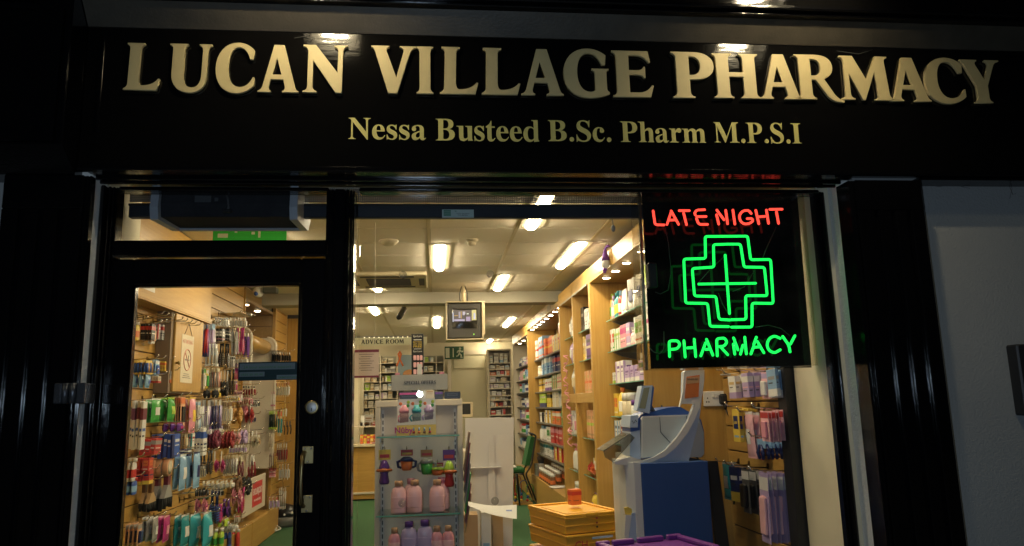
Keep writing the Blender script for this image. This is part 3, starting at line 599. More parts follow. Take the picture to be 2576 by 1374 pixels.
for x, y0, y1, z, l in ((-.16, .46, 1.06, ZC, 'ceiling light over the window that shines down on the offers stand'), (.95, .46, .90, ZC, 'ceiling light over the window above the neon sign'), (.726, 1.55, 2.60, ZC, 'ceiling light half hidden by the perforated shutter housing'),
                        (.05, 3.25, 4.30, ZC, 'ceiling light between the white dome alarm and the smoke detector'),
                        (1.227, 3.16, 4.235, ZC, 'ceiling light nearest the wooden baby goods shelves'),
                        (-.632, 4.80, 5.62, ZC, 'ceiling light beside the square air conditioning grille'),
                        (.726, 4.72, 5.62, ZC, 'ceiling light that shines on the beam beside the hanging television'),
                        (-.779, 6.60, 7.25, ZC2, 'first ceiling light behind the beam over the wall of hair goods'),
                        (.04, 7.79, 9.10, ZC2, 'ceiling light just beside the back of the hanging television'),
                        (1.146, 7.98, 9.13, ZC2, 'ceiling light beside the row of halogen spots on the pelmet'),
                        (-1.62, 8.2, 9.3, ZC2, 'unseen rear ceiling light added behind the door post to brighten the counter'), (-1.62, 10.9, 11.6, ZC2, 'unseen rear ceiling light added to brighten the dispensary shelves behind the header'), (1.094, 11.65, 12.15, ZC2, 'smallest lit ceiling light above the dispensary doorway'),  # the two unseen rear lights are added to brighten the dim back
                        (-1.243, 2.82, 3.25, ZC, 'ceiling light seen low through the fanlight under the green sign')): troffer(x, y0, y1, z, l)
# dome alarm, smoke detector, air conditioner
def disc(name, label, cat, x, y, z, r, h, mat):
    t = thing(name, label, cat, (x, y, z)); m = MB()
    m.lathe([(r, z-.010), (r*1.02, z-h*.35), (r*.96, z-h*.5), (r*.8, z-h*.8), (r*.55, z-h)], mat, 28, cx=x, cy=y); m.build('housing', t); return t
t = disc('ceiling_sounder', 'round cream dome fixed to the ceiling tiles near the window', 'alarm', -.358, 3.08, ZC, .075, .05, pm('aged_cream_plastic', (.50, .43, .30), .5))
t = disc('smoke_detector', 'small stepped cream smoke detector on the ceiling tiles', 'smoke detector', .306, 3.05, ZC, .05, .03, MC['aged_cream_plastic'])
m = MB(); m.lathe([(.034, ZC-.0305), (.031, ZC-.052), (.022, ZC-.062)], MC['aged_cream_plastic'], 24, cx=.306, cy=3.05); m.build('sensor', t)
AC = thing('air_conditioner', 'square ceiling cassette air conditioner with dark grille before the beam', 'air conditioner', (-.44, 4.87, ZC))
m = MB(); m.box(-.88, -.07, 4.46, 5.29, ZC-.05, ZC-.0098, pm('cassette_beige', (.56, .48, .32), .5), .012); m.build('panel', AC)
m = MB()
for k in range(11): m.box(-.68, -.24, 4.66+k*.038, 4.677+k*.038, ZC-.060, ZC-.0505, DGREY)
m.build('grille', AC)
for x0, x1, y0, y1 in ((-.73, -.20, 4.52, 4.59), (-.73, -.20, 5.14, 5.20), (-.155, -.10, 4.66, 5.08), (-.84, -.78, 4.66, 5.08)): m = MB(); m.box(x0, x1, y0, y1, ZC-.054, ZC-.0505, BLK); m.build('vent_slot', AC)

# ---- roller shutter housing and dark bar along the window head
PERF = perforated('perforated_shutter_metal', (.16, .15, .14), .0075, .36)
SH = thing('shutter_housing', 'perforated metal roller shutter housing with a dark blue bar along the window head', 'shutter', (.2, .2, 2.2))
m = MB(); m.box(-1.19, 1.53, .195, .205, 2.270, 2.330, PERF); m.build('perforated_strip', SH)
m = MB(); m.box(-1.19, 1.53, .192, .225, 2.206, 2.2650, pm('dark_blue_bar', (.014, .019, .028), .4), .004); m.box(-1.19, 1.53, .186, .1915, 2.252, 2.262, BLK, .002); m.build('bottom_bar', SH)
ST = thing('shutter_sticker', 'small white and green maker sticker on the dark shutter bar', 'sticker', (.1, .19, 2.22))
a = at(1112, 527.5, y=.1905); b = at(1192, 548, y=.1905)
m = MB(); m.box(a.x, b.x, .1895, .1910, b.z, a.z, pm('sticker_white', (.50, .62, .58), .5)); m.build('paper', ST)
m = MB(); g2 = pm('sticker_green', (.03, .22, .12), .5)
for k in range(3): m.box(a.x+.006, a.x+.036, .1888, .1894, a.z-.009-k*.0085, a.z-.003-k*.0085, g2)
m.build('logo_block', ST)
sans('lettering', '90', .006, g2, (a.x+.055, .1888, a.z-.010), ST); sans('lettering', 'T 01 8207000', .005, DGREY, (a.x+.085, .1888, a.z-.026), ST); sans('lettering', 'SHUTTERS + MAINTENANCE', .003, DGREY, (a.x+.085, .1888, a.z-.018), ST)
# ---- air curtain heater behind the fanlight
HT = thing('air_curtain', 'dark over door heater with pale grey end caps behind the fanlight', 'heater', (-.79, .12, 2.2))
GREY = pm('pale_grey_plastic', (.34, .37, .41), .5)
hx0, hx1 = -1.028, -.548
zf, zb = at(575, 546, y=.085).z, at(575, 574, y=.30).z; zt_ = at(575, 583, y=.312).z
m = MB()
prof = [(.085, 2.30), (.075, zf+.05), (.085, zf), (.30, zb), (.34, zb+.05), (.34, 2.30)]; n = len(prof)
m.add([(hx0, y, z) for y, z in prof]+[(hx1, y, z) for y, z in prof], [tuple(range(n)), tuple(range(2*n-1, n-1, -1))]+[(i, (i+1) % n, n+(i+1) % n, n+i) for i in range(n)], pm('heater_dark_steel', (.020, .021, .025), .8, var=.3, scale=60, spec=.08)); m.build('casing', HT)
cap = [(.062, 2.30), (.050, zf+.03), (.062, zf-.016), (.30, zt_), (.352, zt_+.05), (.352, 2.30)]
for xa, xb in ((hx0-.030, hx0-.0005), (hx1+.0005, hx1+.030)):
    m = MB(); m.add([(xa, y, z) for y, z in cap]+[(xb, y, z) for y, z in cap], [tuple(range(n)), tuple(range(2*n-1, n-1, -1))]+[(i, (i+1) % n, n+(i+1) % n, n+i) for i in range(n)], GREY); m.build('end_cap', HT)
m = MB(); m.box(hx0, hx1, .290, .31, zt_+.001, zb-.001, GREY, .003); m.build('outlet_trim', HT)
m = MB(); m.box(-.905, -.845, .0755, .0775, 2.236, 2.262, pm('rating_label', (.05, .055, .06), .5)); m.box(-.832, -.819, .0755, .0775, 2.24, 2.254, MC['rating_label']); m.build('rating_label', HT)
m = MB(); m.tube([(-.79, .075, 2.27), (-.782, .073, 2.245), (-.778, .072, 2.215), (-.781, .071, 2.205)], .004, pm('grey_cable', (.06, .06, .065), .5), 6); m.box(-.797, -.763, .060, .0745, 2.192, 2.206, BLK, .004); m.build('cable', HT)
# ---- green hanging sign
EX = thing('hanging_sign', 'bright green sign with white shapes hanging behind the over door heater', 'sign', (-1.17, 2.0, 2.6))
EG = pm('bright_green_sign', (.03, .50, .06), .5)
a = at(537, 560, y=2.0); b = at(720, 605, y=2.0)
m = MB(); m.box(a.x, b.x, 2.0, 2.012, b.z, ZC-.0105, EG); m.build('board', EX)
pale = pm('sign_white', (.62, .66, .55), .5)
for u0, u1, v0, v1 in ((548, 573, 588, 598), (591, 597, 575, 586), (650, 655, 575, 598), (633, 641, 583, 590)):
    p, q = at(u0, v0, y=1.999), at(u1, v1, y=1.999); m = MB(); m.box(p.x, q.x, 1.997, 1.9995, q.z, p.z, pale); m.build('symbol', EX)

WBX = thing('wall_box', 'dark box fixed to the grey rendered wall at the frame edge', 'wall box', (2.6, -.1, 1.4))
a = at(2557, 866, y=-.14); b = at(2572, 1046, y=-.14)
m = MB(); m.box(a.x, a.x+.40, -.14, -.0805, b.z, a.z, pm('wall_box_grey', (.02, .02, .022), .5), .006); m.build('casing', WBX); m = MB(); m.box(a.x+.03, a.x+.37, -.1425, -.1405, b.z+.03, a.z-.03, DGREY, .001); m.build('lid', WBX)
# ================================================================ NEON SIGN
NS = thing('neon_sign', 'black backed neon sign reading late night pharmacy round a green cross', 'neon sign', (1.17, .10, 1.58))
RED = emi('red_neon', (1.0, .065, .04), 1.9); GREENN = emi('green_neon', (.01, 1.0, .10), 1.55)
NEOB = pm('black_acrylic', (.002, .002, .002), .05, spec=.22)
def nc(x, y, yy=.062):    # sign drawing coordinates -> world
    return at(1583.6+x*.3602, 448.7+y*.3602, y=yy)
pl = [nc(88, 118, .142), nc(1172, 118, .142), nc(1272, 1322, .142), nc(150, 1330, .142)]
m = MB(); m.add([tuple(p) for p in pl]+[(p.x, .148, p.z) for p in pl], [(0, 1, 2, 3), (7, 6, 5, 4), (0, 4, 5, 1), (1, 5, 6, 2), (2, 6, 7, 3), (3, 7, 4, 0)], NEOB); m.build('back_panel', NS)
# clear box round it
ACR = glass('clear_acrylic', (.92, .90, .85), dirt=.035)
bx = [nc(60, 112, .035), nc(1215, 112, .035), nc(1318, 1308, .035), nc(108, 1338, .035)]
bk = [(p.x, .151, p.z) for p in (nc(60, 112, .151), nc(1215, 112, .151), nc(1318, 1308, .151), nc(108, 1338, .151))]
m = MB()
def slab(p, q, th):
    v = []
    for P in (p, q):
        for k in (0, 1): pass
ctr = Vector((sum(p.x for p in bx)/4, 0, sum(p.z for p in bx)/4))
for i in range(4):
    j = (i+1) % 4; a, b = Vector(bx[i]), Vector(bx[j]); d = (b-a).normalized(); n = Vector((-d.z, 0, d.x))
    if n.dot(ctr-a) < 0: n = -n
    n = n*.004; e = d*(.0045 if i % 2 else 0)
    q = [a+e, b-e, b-e+n, a+e+n]
    m.add([(p.x, .034, p.z) for p in q]+[(p.x, .150, p.z) for p in q], [(0, 1, 2, 3), (7, 6, 5, 4), (0, 4, 5, 1), (1, 5, 6, 2), (2, 6, 7, 3), (3, 7, 4, 0)], ACR)
m.build('acrylic_box', NS)
# chrome upright carrying the sign on the shop side
m = MB(); p0, p1 = nc(72, 100, .15), nc(125, 1345, .15)
m.tube([(p0.x-.004, .148, p0.z), (p1.x-.004, .148, p1.z)], .0075, STEEL, 8); m.build('side_rail', NS)
TR = .0053
def rounded(pts, r=.012, k=4):
    out = [pts[0]]
    for i in range(1, len(pts)-1):
        p, a, b = pts[i], pts[i-1], pts[i+1]; d1 = (a-p); d2 = (b-p); q = min(r, d1.length*.45, d2.length*.45)
        A = p+d1.normalized()*q; B = p+d2.normalized()*q
        for s in range(k+1):
            t = s/k; out.append(A*(1-t)**2+p*2*t*(1-t)+B*t*t)
    return out+[pts[-1]]
def neon(name, strokes, mat, r=TR, rr=.012):
    m = MB()
    for s in strokes:
        P = rounded([nc(*q) for q in s], rr)
        m.tube(P, r, mat, 10)
        for e in (P[0], P[-1]): m.sphere(e, r*.99, mat, 10, 6)
    return m.build(name, NS)
for st in ([[(165, 228), (178, 318), (192, 325), (242, 326)]],
           [[(262, 322), (291, 235)], [(291, 228), (343, 322)], [(283, 292), (318, 291)]],
           [[(347, 226), (418, 226)], [(378, 243), (398, 324)]],
           [[(525, 219), (470, 222), (455, 240), (459, 256)], [(470, 268), (535, 267)], [(468, 280), (482, 322), (545, 322)]],
           [[(608, 255), (623, 320)], [(610, 222), (660, 290)], [(672, 224), (685, 318)]],
           [[(722, 222), (736, 320)]],
           [[(850, 246), (832, 224), (792, 226), (766, 258), (772, 296), (798, 320), (836, 317), (862, 300), (856, 281), (822, 282)]],
           [[(882, 224), (903, 318)], [(956, 222), (971, 315)], [(893, 270), (945, 266)]],
           [[(980, 217), (1066, 216)], [(1026, 234), (1041, 315)]]): neon('red_letter', st, RED, .0050)
for st in ([[(280, 1245), (276, 1135), (338, 1135), (353, 1163), (332, 1192), (290, 1195)]],
           [[(380, 1135), (389, 1248)], [(452, 1124), (462, 1245)], [(404, 1185), (440, 1183)]],
           [[(498, 1240), (531, 1150)], [(538, 1125), (582, 1235)], [(534, 1195), (562, 1193)]],
           [[(613, 1240), (608, 1120), (663, 1115), (682, 1143), (662, 1172), (628, 1176)], [(640, 1182), (686, 1232)]],
           [[(735, 1228), (725, 1158)], [(727, 1115), (757, 1198)], [(775, 1228), (792, 1166)], [(805, 1110), (816, 1226)]],
           [[(848, 1227), (868, 1172)], [(868, 1160), (886, 1110)], [(893, 1140), (938, 1218)], [(872, 1180), (905, 1178)]],
           [[(1052, 1118), (1012, 1099), (974, 1120), (958, 1164), (974, 1204), (1014, 1221), (1052, 1198)]],
           [[(1070, 1105), (1113, 1166), (1121, 1212)], [(1155, 1100), (1124, 1158)]]): neon('green_letter', st, GREENN)
neon('cross_outline', [[(690, 405), (825, 404), (846, 569), (986, 567), (1004, 874), (856, 872), (856, 1039), (713, 1040)], [(686, 405), (528, 406), (531, 560), (379, 564), (392, 872), (546, 874), (562, 1034), (692, 1036)]], GREENN, TR, .010)
neon('cross_outline', [[(690, 460), (775, 460), (800, 620), (942, 622), (962, 820), (811, 820), (814, 985), (712, 988)], [(686, 460), (586, 463), (590, 620), (438, 630), (454, 822), (604, 825), (625, 985), (700, 990)]], GREENN, TR, .010)
neon('plus_stroke', [[(668, 537), (698, 944)]], GREENN); neon('plus_stroke', [[(484, 739), (880, 733)]], GREENN)
for pts in ([(250, 340), (272, 460), (290, 650), (270, 780), (215, 808), (180, 795)], [(1025, 340), (960, 480), (930, 560)], [(620, 800), (650, 880), (700, 960)], [(480, 730), (560, 640), (668, 540)], [(720, 790), (800, 760), (870, 650)], [(880, 1040), (970, 1025), (1060, 1050), (1120, 1100)], [(135, 1180), (170, 1215), (215, 1225), (240, 1190), (240, 1070)]):
    m = MB(); m.tube([nc(x, y, .120) for x, y in pts], .0018, pm('clear_lead', (.05, .06, .055), .3), 6); m.build('lead_wire', NS)
p, q = nc(128, 590, .10), nc(200, 765, .10)
m = MB(); m.box(p.x, q.x, .095, .1415, q.z, p.z, pm('transformer_black', (.012, .014, .018), .4), .005); m.build('transformer', NS)

# ================================================================ WALL OF PEGBOARD (door side)
XL = -1.97
def slatwall(name, label, x, y0, y1, z0, z1, face, first=.02, pitch=.125, mat=BEECHY):
    t = thing(name, label, 'slat wall', (x, (y0+y1)/2, z0)); m = MB(); th = .018
    m.box(*(sorted((x-face*.03, x-face*.011))), y0, y1, z0, z1, GROOVE)
    z = z1-first
    edges = [z1]
    while z > z0: edges.append(z); z -= pitch
    edges.append(z0)
    for i in range(len(edges)-1):
        if edges[i]-edges[i+1] > .012: m.box(*(sorted((x-face*.0105, x))), y0, y1, edges[i+1]+.004, edges[i]-.004, mat, .002)
    m.build('slats', t); return t
slatwall('slat_wall', 'beech slat wall full of hair goods along the door side', XL, .40, 5.10, .40, 2.755, 1)
slatwall('slat_wall', 'short beech slat wall strip meeting the far wooden partition', XL, 6.56, 7.40, .0, 2.70, 1)
# first bay pelmet, cupboard
PB = thing('wall_pelmet', 'deep beech pelmet box above the pegs by the door', 'pelmet', (-1.91, 2.0, 2.17))
m = MB(); m.box(-1.969, -1.85, .40, 3.585, 2.1745, 2.755, BEECHY, .002); m.build('fascia_panel', PB)
m = MB(); m.box(-1.969, -1.843, .40, 3.59, 2.163, 2.174, BEECHY, .002); m.box(-1.849, -1.843, .40, 3.59, 2.1745, 2.205, BEECHY, .002); m.build('bottom_lip', PB)
CU = thing('meter_cupboard', 'slim beech cupboard with a no smoking notice on its door', 'cupboard', (-1.9, 3.0, 1.595))
m = MB(); m.box(-1.969, -1.868, 2.72, 3.40, 1.585, 2.1625, pm('grey_brown_board', (.21, .15, .10), .6), .002); m.build('carcass', CU)
m = MB(); m.box(-1.8675, -1.85, 2.765, 3.40, 1.597, 2.155, BEECH, .003); dr = m.build('door', CU)
m = MB(); M = Matrix.Translation((-1.85, 2.80, 1.80)) @ Matrix.Rotation(R(90), 4, 'Y'); m.lathe([(.008, 0), (.008, .012), (.014, .018), (.012, .03)], BRASS, 14, M=M); m.build('knob', dr)
NSM = thing('no_smoking_notice', 'white paper no smoking notice hung on the meter cupboard door', 'notice', (-1.848, 3.0, 1.67))
a = at(456, 890, x=-1.848); zt, zb = 2.02, 1.665; y0, y1 = 2.90, 3.17
PAPER = pm('white_paper', (.72, .70, .66), .8); PRED = pm('printed_red', (.66, .33, .25), .6)
m = MB(); m.box(-1.8492, -1.8480, y0, y1, zb, zt, pm('aged_paper', (.66, .58, .44), .8)); m.build('sheet', NSM)
m = MB(); yc, zc2 = (y0+y1)/2, 1.835
pm('printed_grey', (.22, .20, .17), .7)
ring = [(-1.8474, yc+.078*math.cos(a), zc2+.078*math.sin(a)) for a in [2*math.pi*k/28 for k in range(28)]]
m.tube(ring, .0045, PRED, 6, closed=True); m.tube([(-1.8474, yc-.055, zc2+.055), (-1.8474, yc+.055, zc2-.055)], .0045, PRED, 6)
m.box(-1.8478, -1.8462, yc-.05, yc+.045, zc2-.006, zc2+.005, MC['printed_grey']); m.box(-1.8478, -1.8462, yc+.022, yc+.030, zc2+.008, zc2+.035, MC['printed_grey']); m.build('symbol', NSM)
sans('lettering', 'NO SMOKING', .032, PRED, (-1.8474, yc, 1.955), NSM, rot=(R(90), 0, R(90)), width=.22)
m = MB()
for k in range(3): m.box(-1.8478, -1.8472, yc-.09+.012*k, yc+.09-.02*k, 1.70+k*.014, 1.704+k*.014, DGREY)
m.build('small_print', NSM)
m = MB(); m.tube([(-1.847, y0+.05, zt), (-1.847, yc, zt+.09), (-1.847, y1-.05, zt)], .0015, DGREY, 5); m.build('string', NSM)
PN = thing('price_notice', 'small white card with a red corner stuck on the beech pelmet', 'notice', (-1.849, 2.2, 2.24)); m = MB(); m.box(-1.8493, -1.848, 2.10, 2.32, 2.235, 2.33, PAPER); m.build('card', PN)
m = MB(); m.box(-1.8478, -1.8470, 2.22, 2.32, 2.285, 2.33, PRED); m.build('red_corner', PN)
# upright strips either side of slat bay 2, third bay with downlights
m = MB(); m.box(-1.969, -1.945, 3.60, 3.70, 1.6, 2.75, BEECH, .002); tag(m.build('upright_post'), 'dark edged beech upright post beside the end of the pelmet', 'post')
m = MB(); m.box(-2.30, -1.955, 5.105, 5.13, 0.5, 2.69, BEECH, .002); tag(m.build('side_panel'), 'thin beech side panel at the start of the lit wall bay', 'panel')
B3 = thing('lit_wall_bay', 'dark recessed wall bay with two halogen spots in its beech pelmet', 'display bay', (-2.1, 5.8, 0))
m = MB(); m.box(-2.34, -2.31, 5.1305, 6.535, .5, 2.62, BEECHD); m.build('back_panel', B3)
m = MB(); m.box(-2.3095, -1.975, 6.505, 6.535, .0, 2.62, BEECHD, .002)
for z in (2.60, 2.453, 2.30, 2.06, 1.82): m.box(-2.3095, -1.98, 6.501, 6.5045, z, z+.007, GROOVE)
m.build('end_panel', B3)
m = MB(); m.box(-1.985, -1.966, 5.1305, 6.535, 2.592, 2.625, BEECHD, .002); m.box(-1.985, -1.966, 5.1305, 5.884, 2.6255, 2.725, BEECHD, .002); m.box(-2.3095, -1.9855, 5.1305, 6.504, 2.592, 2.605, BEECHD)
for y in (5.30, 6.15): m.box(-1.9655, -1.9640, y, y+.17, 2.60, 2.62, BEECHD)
m.build('pelmet', B3)
m = MB(); m.box(-1.972, -1.935, 6.505, 6.555, 0, 2.70, BEECH, .002); m.build('corner_post', B3)
def downlight(parent, x, y, z, r=.038):
    m = MB(); m.lathe([(r*1.25, z-.0015), (r*1.25, z-.004), (r, z-.006)], STEEL, 16, cx=x, cy=y); rg = m.build('downlight', parent)
    m = MB(); m.lathe([(r*.9, z-.0065), (r*.8, z-.009)], SPOTL, 14, cx=x, cy=y); m.build('lamp', rg)
for y in (5.50, 6.05): downlight(B3, -2.05, y, 2.592)
# far partition
PT = thing('partition', 'plain beech partition facing the door beyond the hanging goods', 'partition', (-1.6, 7.45, 0))
m = MB(); m.box(-1.97, -1.12, 7.41, 7.46, 0, 2.703, BEECH, .002); m.box(-1.97, -1.12, 7.402, 7.4095, 2.655, 2.703, DGREY); m.build('panel', PT)
# base cupboards
BC = thing('base_cupboard', 'low beech base cupboard under the cosmetics stand', 'cupboard', (-1.94, 5.5, 0))
m = MB(); m.box(-2.3, -1.925, 3.9, 6.95, .0, .30, BEECHY, .003); m.build('carcass', BC)
for y0, y1 in ((3.92, 4.70), (4.72, 5.52), (5.54, 6.30)):
    m = MB(); m.box(-1.9245, -1.905, y0, y1, .02, .295, BEECHY, .003); m.build('door', BC)
# cosmetics stand: two rounded white cheeks, roll, back, header
CS = thing('cosmetics_stand', 'white cosmetics stand with tall rounded side cheeks and a wooden roll on top', 'display stand', (-1.85, 5.7, .30))
CREW = pm('cream_laminate', (.62, .55, .44), .4)
def cheek(y):
    p = []
    for k in range(9):
        a = math.pi*k/16; p.append((-2.00+.10*math.cos(a), 2.20+.10*math.sin(a)))
    pr = [(-2.28, 2.30)]+p[::-1]+[(-1.90, .82), (-1.94, .78), (-2.28, .78)]
    m = MB(); m.prism(pr, y, y+.03, CREW); m.tube([(x, y+.015, z) for x, z in pr[1:-1]], .020, CREW, 6)
    m.build('cheek', CS)
cheek(5.16); cheek(6.36)
m = MB(); m.tube([(-2.03, 5.20, 2.19), (-2.03, 6.35, 2.19)], .085, BEECHY, 16); m.build('roll', CS)
m = MB(); m.box(-2.25, -2.235, 5.20, 6.35, .78, 2.10, pm('grey_lilac_board', (.40, .35, .32), .6)); m.box(-2.234, -2.20, 5.20, 5.26, .78, 2.0, pm('red_edge', (.5, .03, .03), .5)); m.build('back_board', CS)
BR = thing('brand_board', 'cream board with a red logo square on the front of the cosmetics stand', 'sign board', (-1.9, 5.6, .40))
m = MB(); m.box(-1.915, -1.90, 5.08, 6.06, .40, .755, CREW, .003); m.build('board', BR)
m = MB(); m.box(-1.8995, -1.898, 5.46, 5.90, .452, .70, pm('logo_red', (.52, .035, .04), .5)); lg = m.build('logo_square', BR)
sans('lettering', 'BOURJOIS', .070, PAPER, (-1.8975, 5.68, .57), lg, rot=(R(90), 0, R(90)), width=.37, bold=.02)
sans('lettering', 'PARIS', .026, PAPER, (-1.8975, 5.68, .50), lg, rot=(R(90), 0, R(90)), width=.30)

# ================================================================ CABINETS (far side wall)
XR = 1.45
CBN = thing('baby_goods_bay', 'tall beech bay of glass shelves with three halogen spots beside the neon sign', 'display bay', (1.65, 3.2, 0))
m = MB(); m.box(1.90, 1.925, 2.30, 4.0, 0, 2.69, BEECH); m.build('back_panel', CBN)
m = MB(); m.box(XR, 1.8995, 3.985, 4.055, 0, 2.69, BEECH, .003); m.build('side_panel', CBN)
m = MB(); m.box(XR, XR+.02, 1.85, 3.9845, 2.545, 2.69, BEECHY, .002); m.box(XR+.0205, 1.8995, 1.85, 3.9845, 2.545, 2.56, BEECHY); m.build('pelmet', CBN)
for y in (2.50, 2.95, 3.32, 3.66): downlight(CBN, 1.54, y, 2.545, .036)
m = MB(); m.box(1.52, 1.8995, 1.80, 3.98, 0.0, .12, BEECHY); m.build('plinth', CBN)
for txt, yc in (('BABYCARE', 2.10), ('BABY', 3.30)):
    bd = MB(); bd.box(XR-.006, XR-.0005, yc-.25, yc+.25, 2.56, 2.68, BEECHY, .002); pb = bd.build('name_plate', CBN)
    sans('lettering', txt, .055, DGREY, (XR-.0065, yc, 2.595), pb, rot=(R(90), 0, R(-90)), width=.30, bold=.02)
SHM = pm('shelf_bracket_grey', (.13, .135, .14), .35, metal=.5)
def gshelf(parent, x0, x1, y0, y1, z, brk=True):
    m = MB(); m.box(x0, x1, y0, y1, z-.008, z, SHELFGL); s = m.build('shelf', parent)
    m = MB(); m.box(x0-.0012, x0-.0001, y0, y1, z-.008, z, GEDGE); m.build('shelf_edge', s)
    if brk:
        for y in (y0+.05, y1-.08):
            m = MB(); m.add([(x1, y, z-.0085), (x1, y, z-.09), (x0+.12, y, z-.045), (x0+.04, y, z-.0085), (x1, y+.03, z-.0085), (x1, y+.03, z-.09), (x0+.12, y+.03, z-.045), (x0+.04, y+.03, z-.0085)],
                                          [(0, 1, 2, 3), (7, 6, 5, 4), (0, 4, 5, 1), (1, 5, 6, 2), (2, 6, 7, 3), (3, 7, 4, 0)], SHM); m.build('bracket', s)
    return s
BABYZ = (2.182, 1.895, 1.604, 1.315, 1.075, .735)
for z in BABYZ: gshelf(CBN, 1.595, 1.8995, 2.30, 3.975, z)
GC = thing('glass_shelf_cabinet', 'narrow beech cabinet of two columns of gift shelves', 'cabinet', (1.65, 4.9, 0))
m = MB(); m.box(1.80, 1.82, 4.056, 5.72, 0, 2.69, BEECH); m.build('back_panel', GC)
for y in (4.86, 5.70):
    m = MB(); m.box(XR, 1.7995, y, y+.055, 0, 2.69, BEECH, .003); m.build('upright', GC)
m = MB(); m.box(XR, XR+.02, 4.056, 5.6995, 2.555, 2.695, BEECHY, .002); m.box(XR+.0205, 1.7995, 4.056, 5.6995, 2.555, 2.57, BEECHY)
m.box(XR+.002, XR+.02, 4.056, 5.6995, 1.44, 1.535, BEECHY, .002); m.box(XR-.004, XR-.0005, 4.1, 5.65, 2.545, 2.559, STEEL); m.box(XR+.002, 1.7995, 4.056, 4.8595, .30, .34, BEECHY); m.box(XR+.002, 1.7995, 4.9155, 5.6995, .30, .34, BEECHY); m.build('rail', GC)
for y in (4.5, 5.3): downlight(GC, 1.58, y, 2.555, .033)
GLZ = (2.16, 1.863, 1.535, 1.094, .73)
for z in GLZ:
    if abs(z-1.535) > .01: gshelf(GC, 1.50, 1.7995, 4.06, 4.855, z, False); gshelf(GC, 1.50, 1.7995, 4.92, 5.695, z+(.0 if z > 1 else -.01), False)
B4 = thing('medicine_bay', 'long beech bay of medicine shelves with a row of halogen spots', 'display bay', (1.65, 7.2, 0))
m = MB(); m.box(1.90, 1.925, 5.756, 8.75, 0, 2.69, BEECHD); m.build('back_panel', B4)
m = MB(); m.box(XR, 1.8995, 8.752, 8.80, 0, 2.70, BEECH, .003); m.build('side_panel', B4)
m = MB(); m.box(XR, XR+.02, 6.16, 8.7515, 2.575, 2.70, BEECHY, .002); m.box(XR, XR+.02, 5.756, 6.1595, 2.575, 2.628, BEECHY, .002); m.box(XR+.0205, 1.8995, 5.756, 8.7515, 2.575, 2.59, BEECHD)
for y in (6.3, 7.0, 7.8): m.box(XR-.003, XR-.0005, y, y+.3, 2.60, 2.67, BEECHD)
m.build('pelmet', B4)
for k in range(8): downlight(B4, 1.51, 5.98+k*.37, 2.575, .036)
m = MB(); m.box(XR, 1.8995, 5.756, 8.7515, 0.02, .393, BEECHY, .003); m.build('base', B4)
MEDZ = (2.102, 1.844, 1.613, 1.389, 1.167, .911, .704)
SHD = pm('grey_steel_shelf', (.10, .09, .075), .45)
for z in MEDZ:
    m = MB(); m.box(1.545, 1.8995, 5.76, 8.745, z-.022, z, SHD, .003); m.build('shelf', B4)
B5 = thing('far_medicine_bay', 'narrow far bay of white medicine shelves before the dispensary', 'display bay', (1.65, 9.9, 0))
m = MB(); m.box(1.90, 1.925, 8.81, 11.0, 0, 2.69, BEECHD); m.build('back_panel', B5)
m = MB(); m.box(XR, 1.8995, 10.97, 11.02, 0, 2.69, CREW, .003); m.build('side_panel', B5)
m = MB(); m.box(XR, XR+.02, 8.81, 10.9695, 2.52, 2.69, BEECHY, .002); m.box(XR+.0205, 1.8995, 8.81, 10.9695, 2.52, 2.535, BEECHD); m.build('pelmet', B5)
for y in (9.2, 9.9, 10.5): downlight(B5, 1.53, y, 2.52, .036)
m = MB(); m.box(XR, 1.8995, 8.81, 10.9695, .02, .35, BEECHY, .003); m.build('base', B5)
FARZ = (2.081, 1.841, 1.631, 1.387, 1.173, .924, .68)
for z in FARZ:
    m = MB(); m.box(1.50, 1.8995, 8.81, 10.965, z-.02, z, SHD, .003); m.build('shelf', B5)

# ================================================================ DISPENSARY AT THE BACK
DS = thing('dispensary_shelves', 'white medicine shelving unit standing beside the plain cream doorway', 'shelving', (1.25, 11.7, 0))
DPZ = (2.239, 2.116, 1.994, 1.872, 1.751, 1.615, 1.532, 1.404, 1.25, 1.10)
m = MB()
for x in (1.02, 1.455): m.box(x, x+.03, 11.55, 11.95, 0, 2.50, CREW, .002)
m.box(1.0505, 1.4545, 11.90, 11.95, 0, 2.50, CREW); m.box(1.0505, 1.4545, 11.55, 11.8995, 2.47, 2.50, CREW); m.build('carcass', DS)
for z in DPZ: m = MB(); m.box(1.0505, 1.4545, 11.55, 11.8995, z-.02, z, CREW); m.build('shelf', DS)
DL = thing('dispensary_shelves', 'long wall of white medicine shelving behind the pharmacy counter', 'shelving', (-.6, 11.8, 0))
LSX = (-1.36, -1.04, -.72, -.36, .02, .17); LSZ = (2.28, 2.10, 1.93, 1.77, 1.61, 1.45, 1.29, 1.13)
m = MB()
for x in LSX: m.box(x, x+.02, 11.6, 11.95, .5, 2.42, CREW)
m.box(-1.36, .19, 11.951, 11.97, .5, 2.42, pm('shelf_back_grey', (.34, .34, .27), .6)); m.build('carcass', DL)
for z in LSZ:
    for i in range(len(LSX)-1):
        m = MB(); m.box(LSX[i]+.0203, LSX[i+1]-.0003, 11.6, 11.95, z-.014, z, CREW); m.build('shelf', DL)
HD = thing('advice_header', 'pale glass header over the counter lettered for the advice room', 'sign', (-.7, 10.4, 2.4))
m = MB(); m.box(-1.9, -.13, 10.40, 10.42, 2.52, 2.66, pm('header_grey_green', (.60, .59, .42), .4)); m.box(-1.9, -.13, 10.39, 10.3995, 2.66, 2.675, DGREY); m.build('panel', HD)
lps, wd = text_loops('ADVICE ROOM', 'caps', 1.0); k = .75/wd
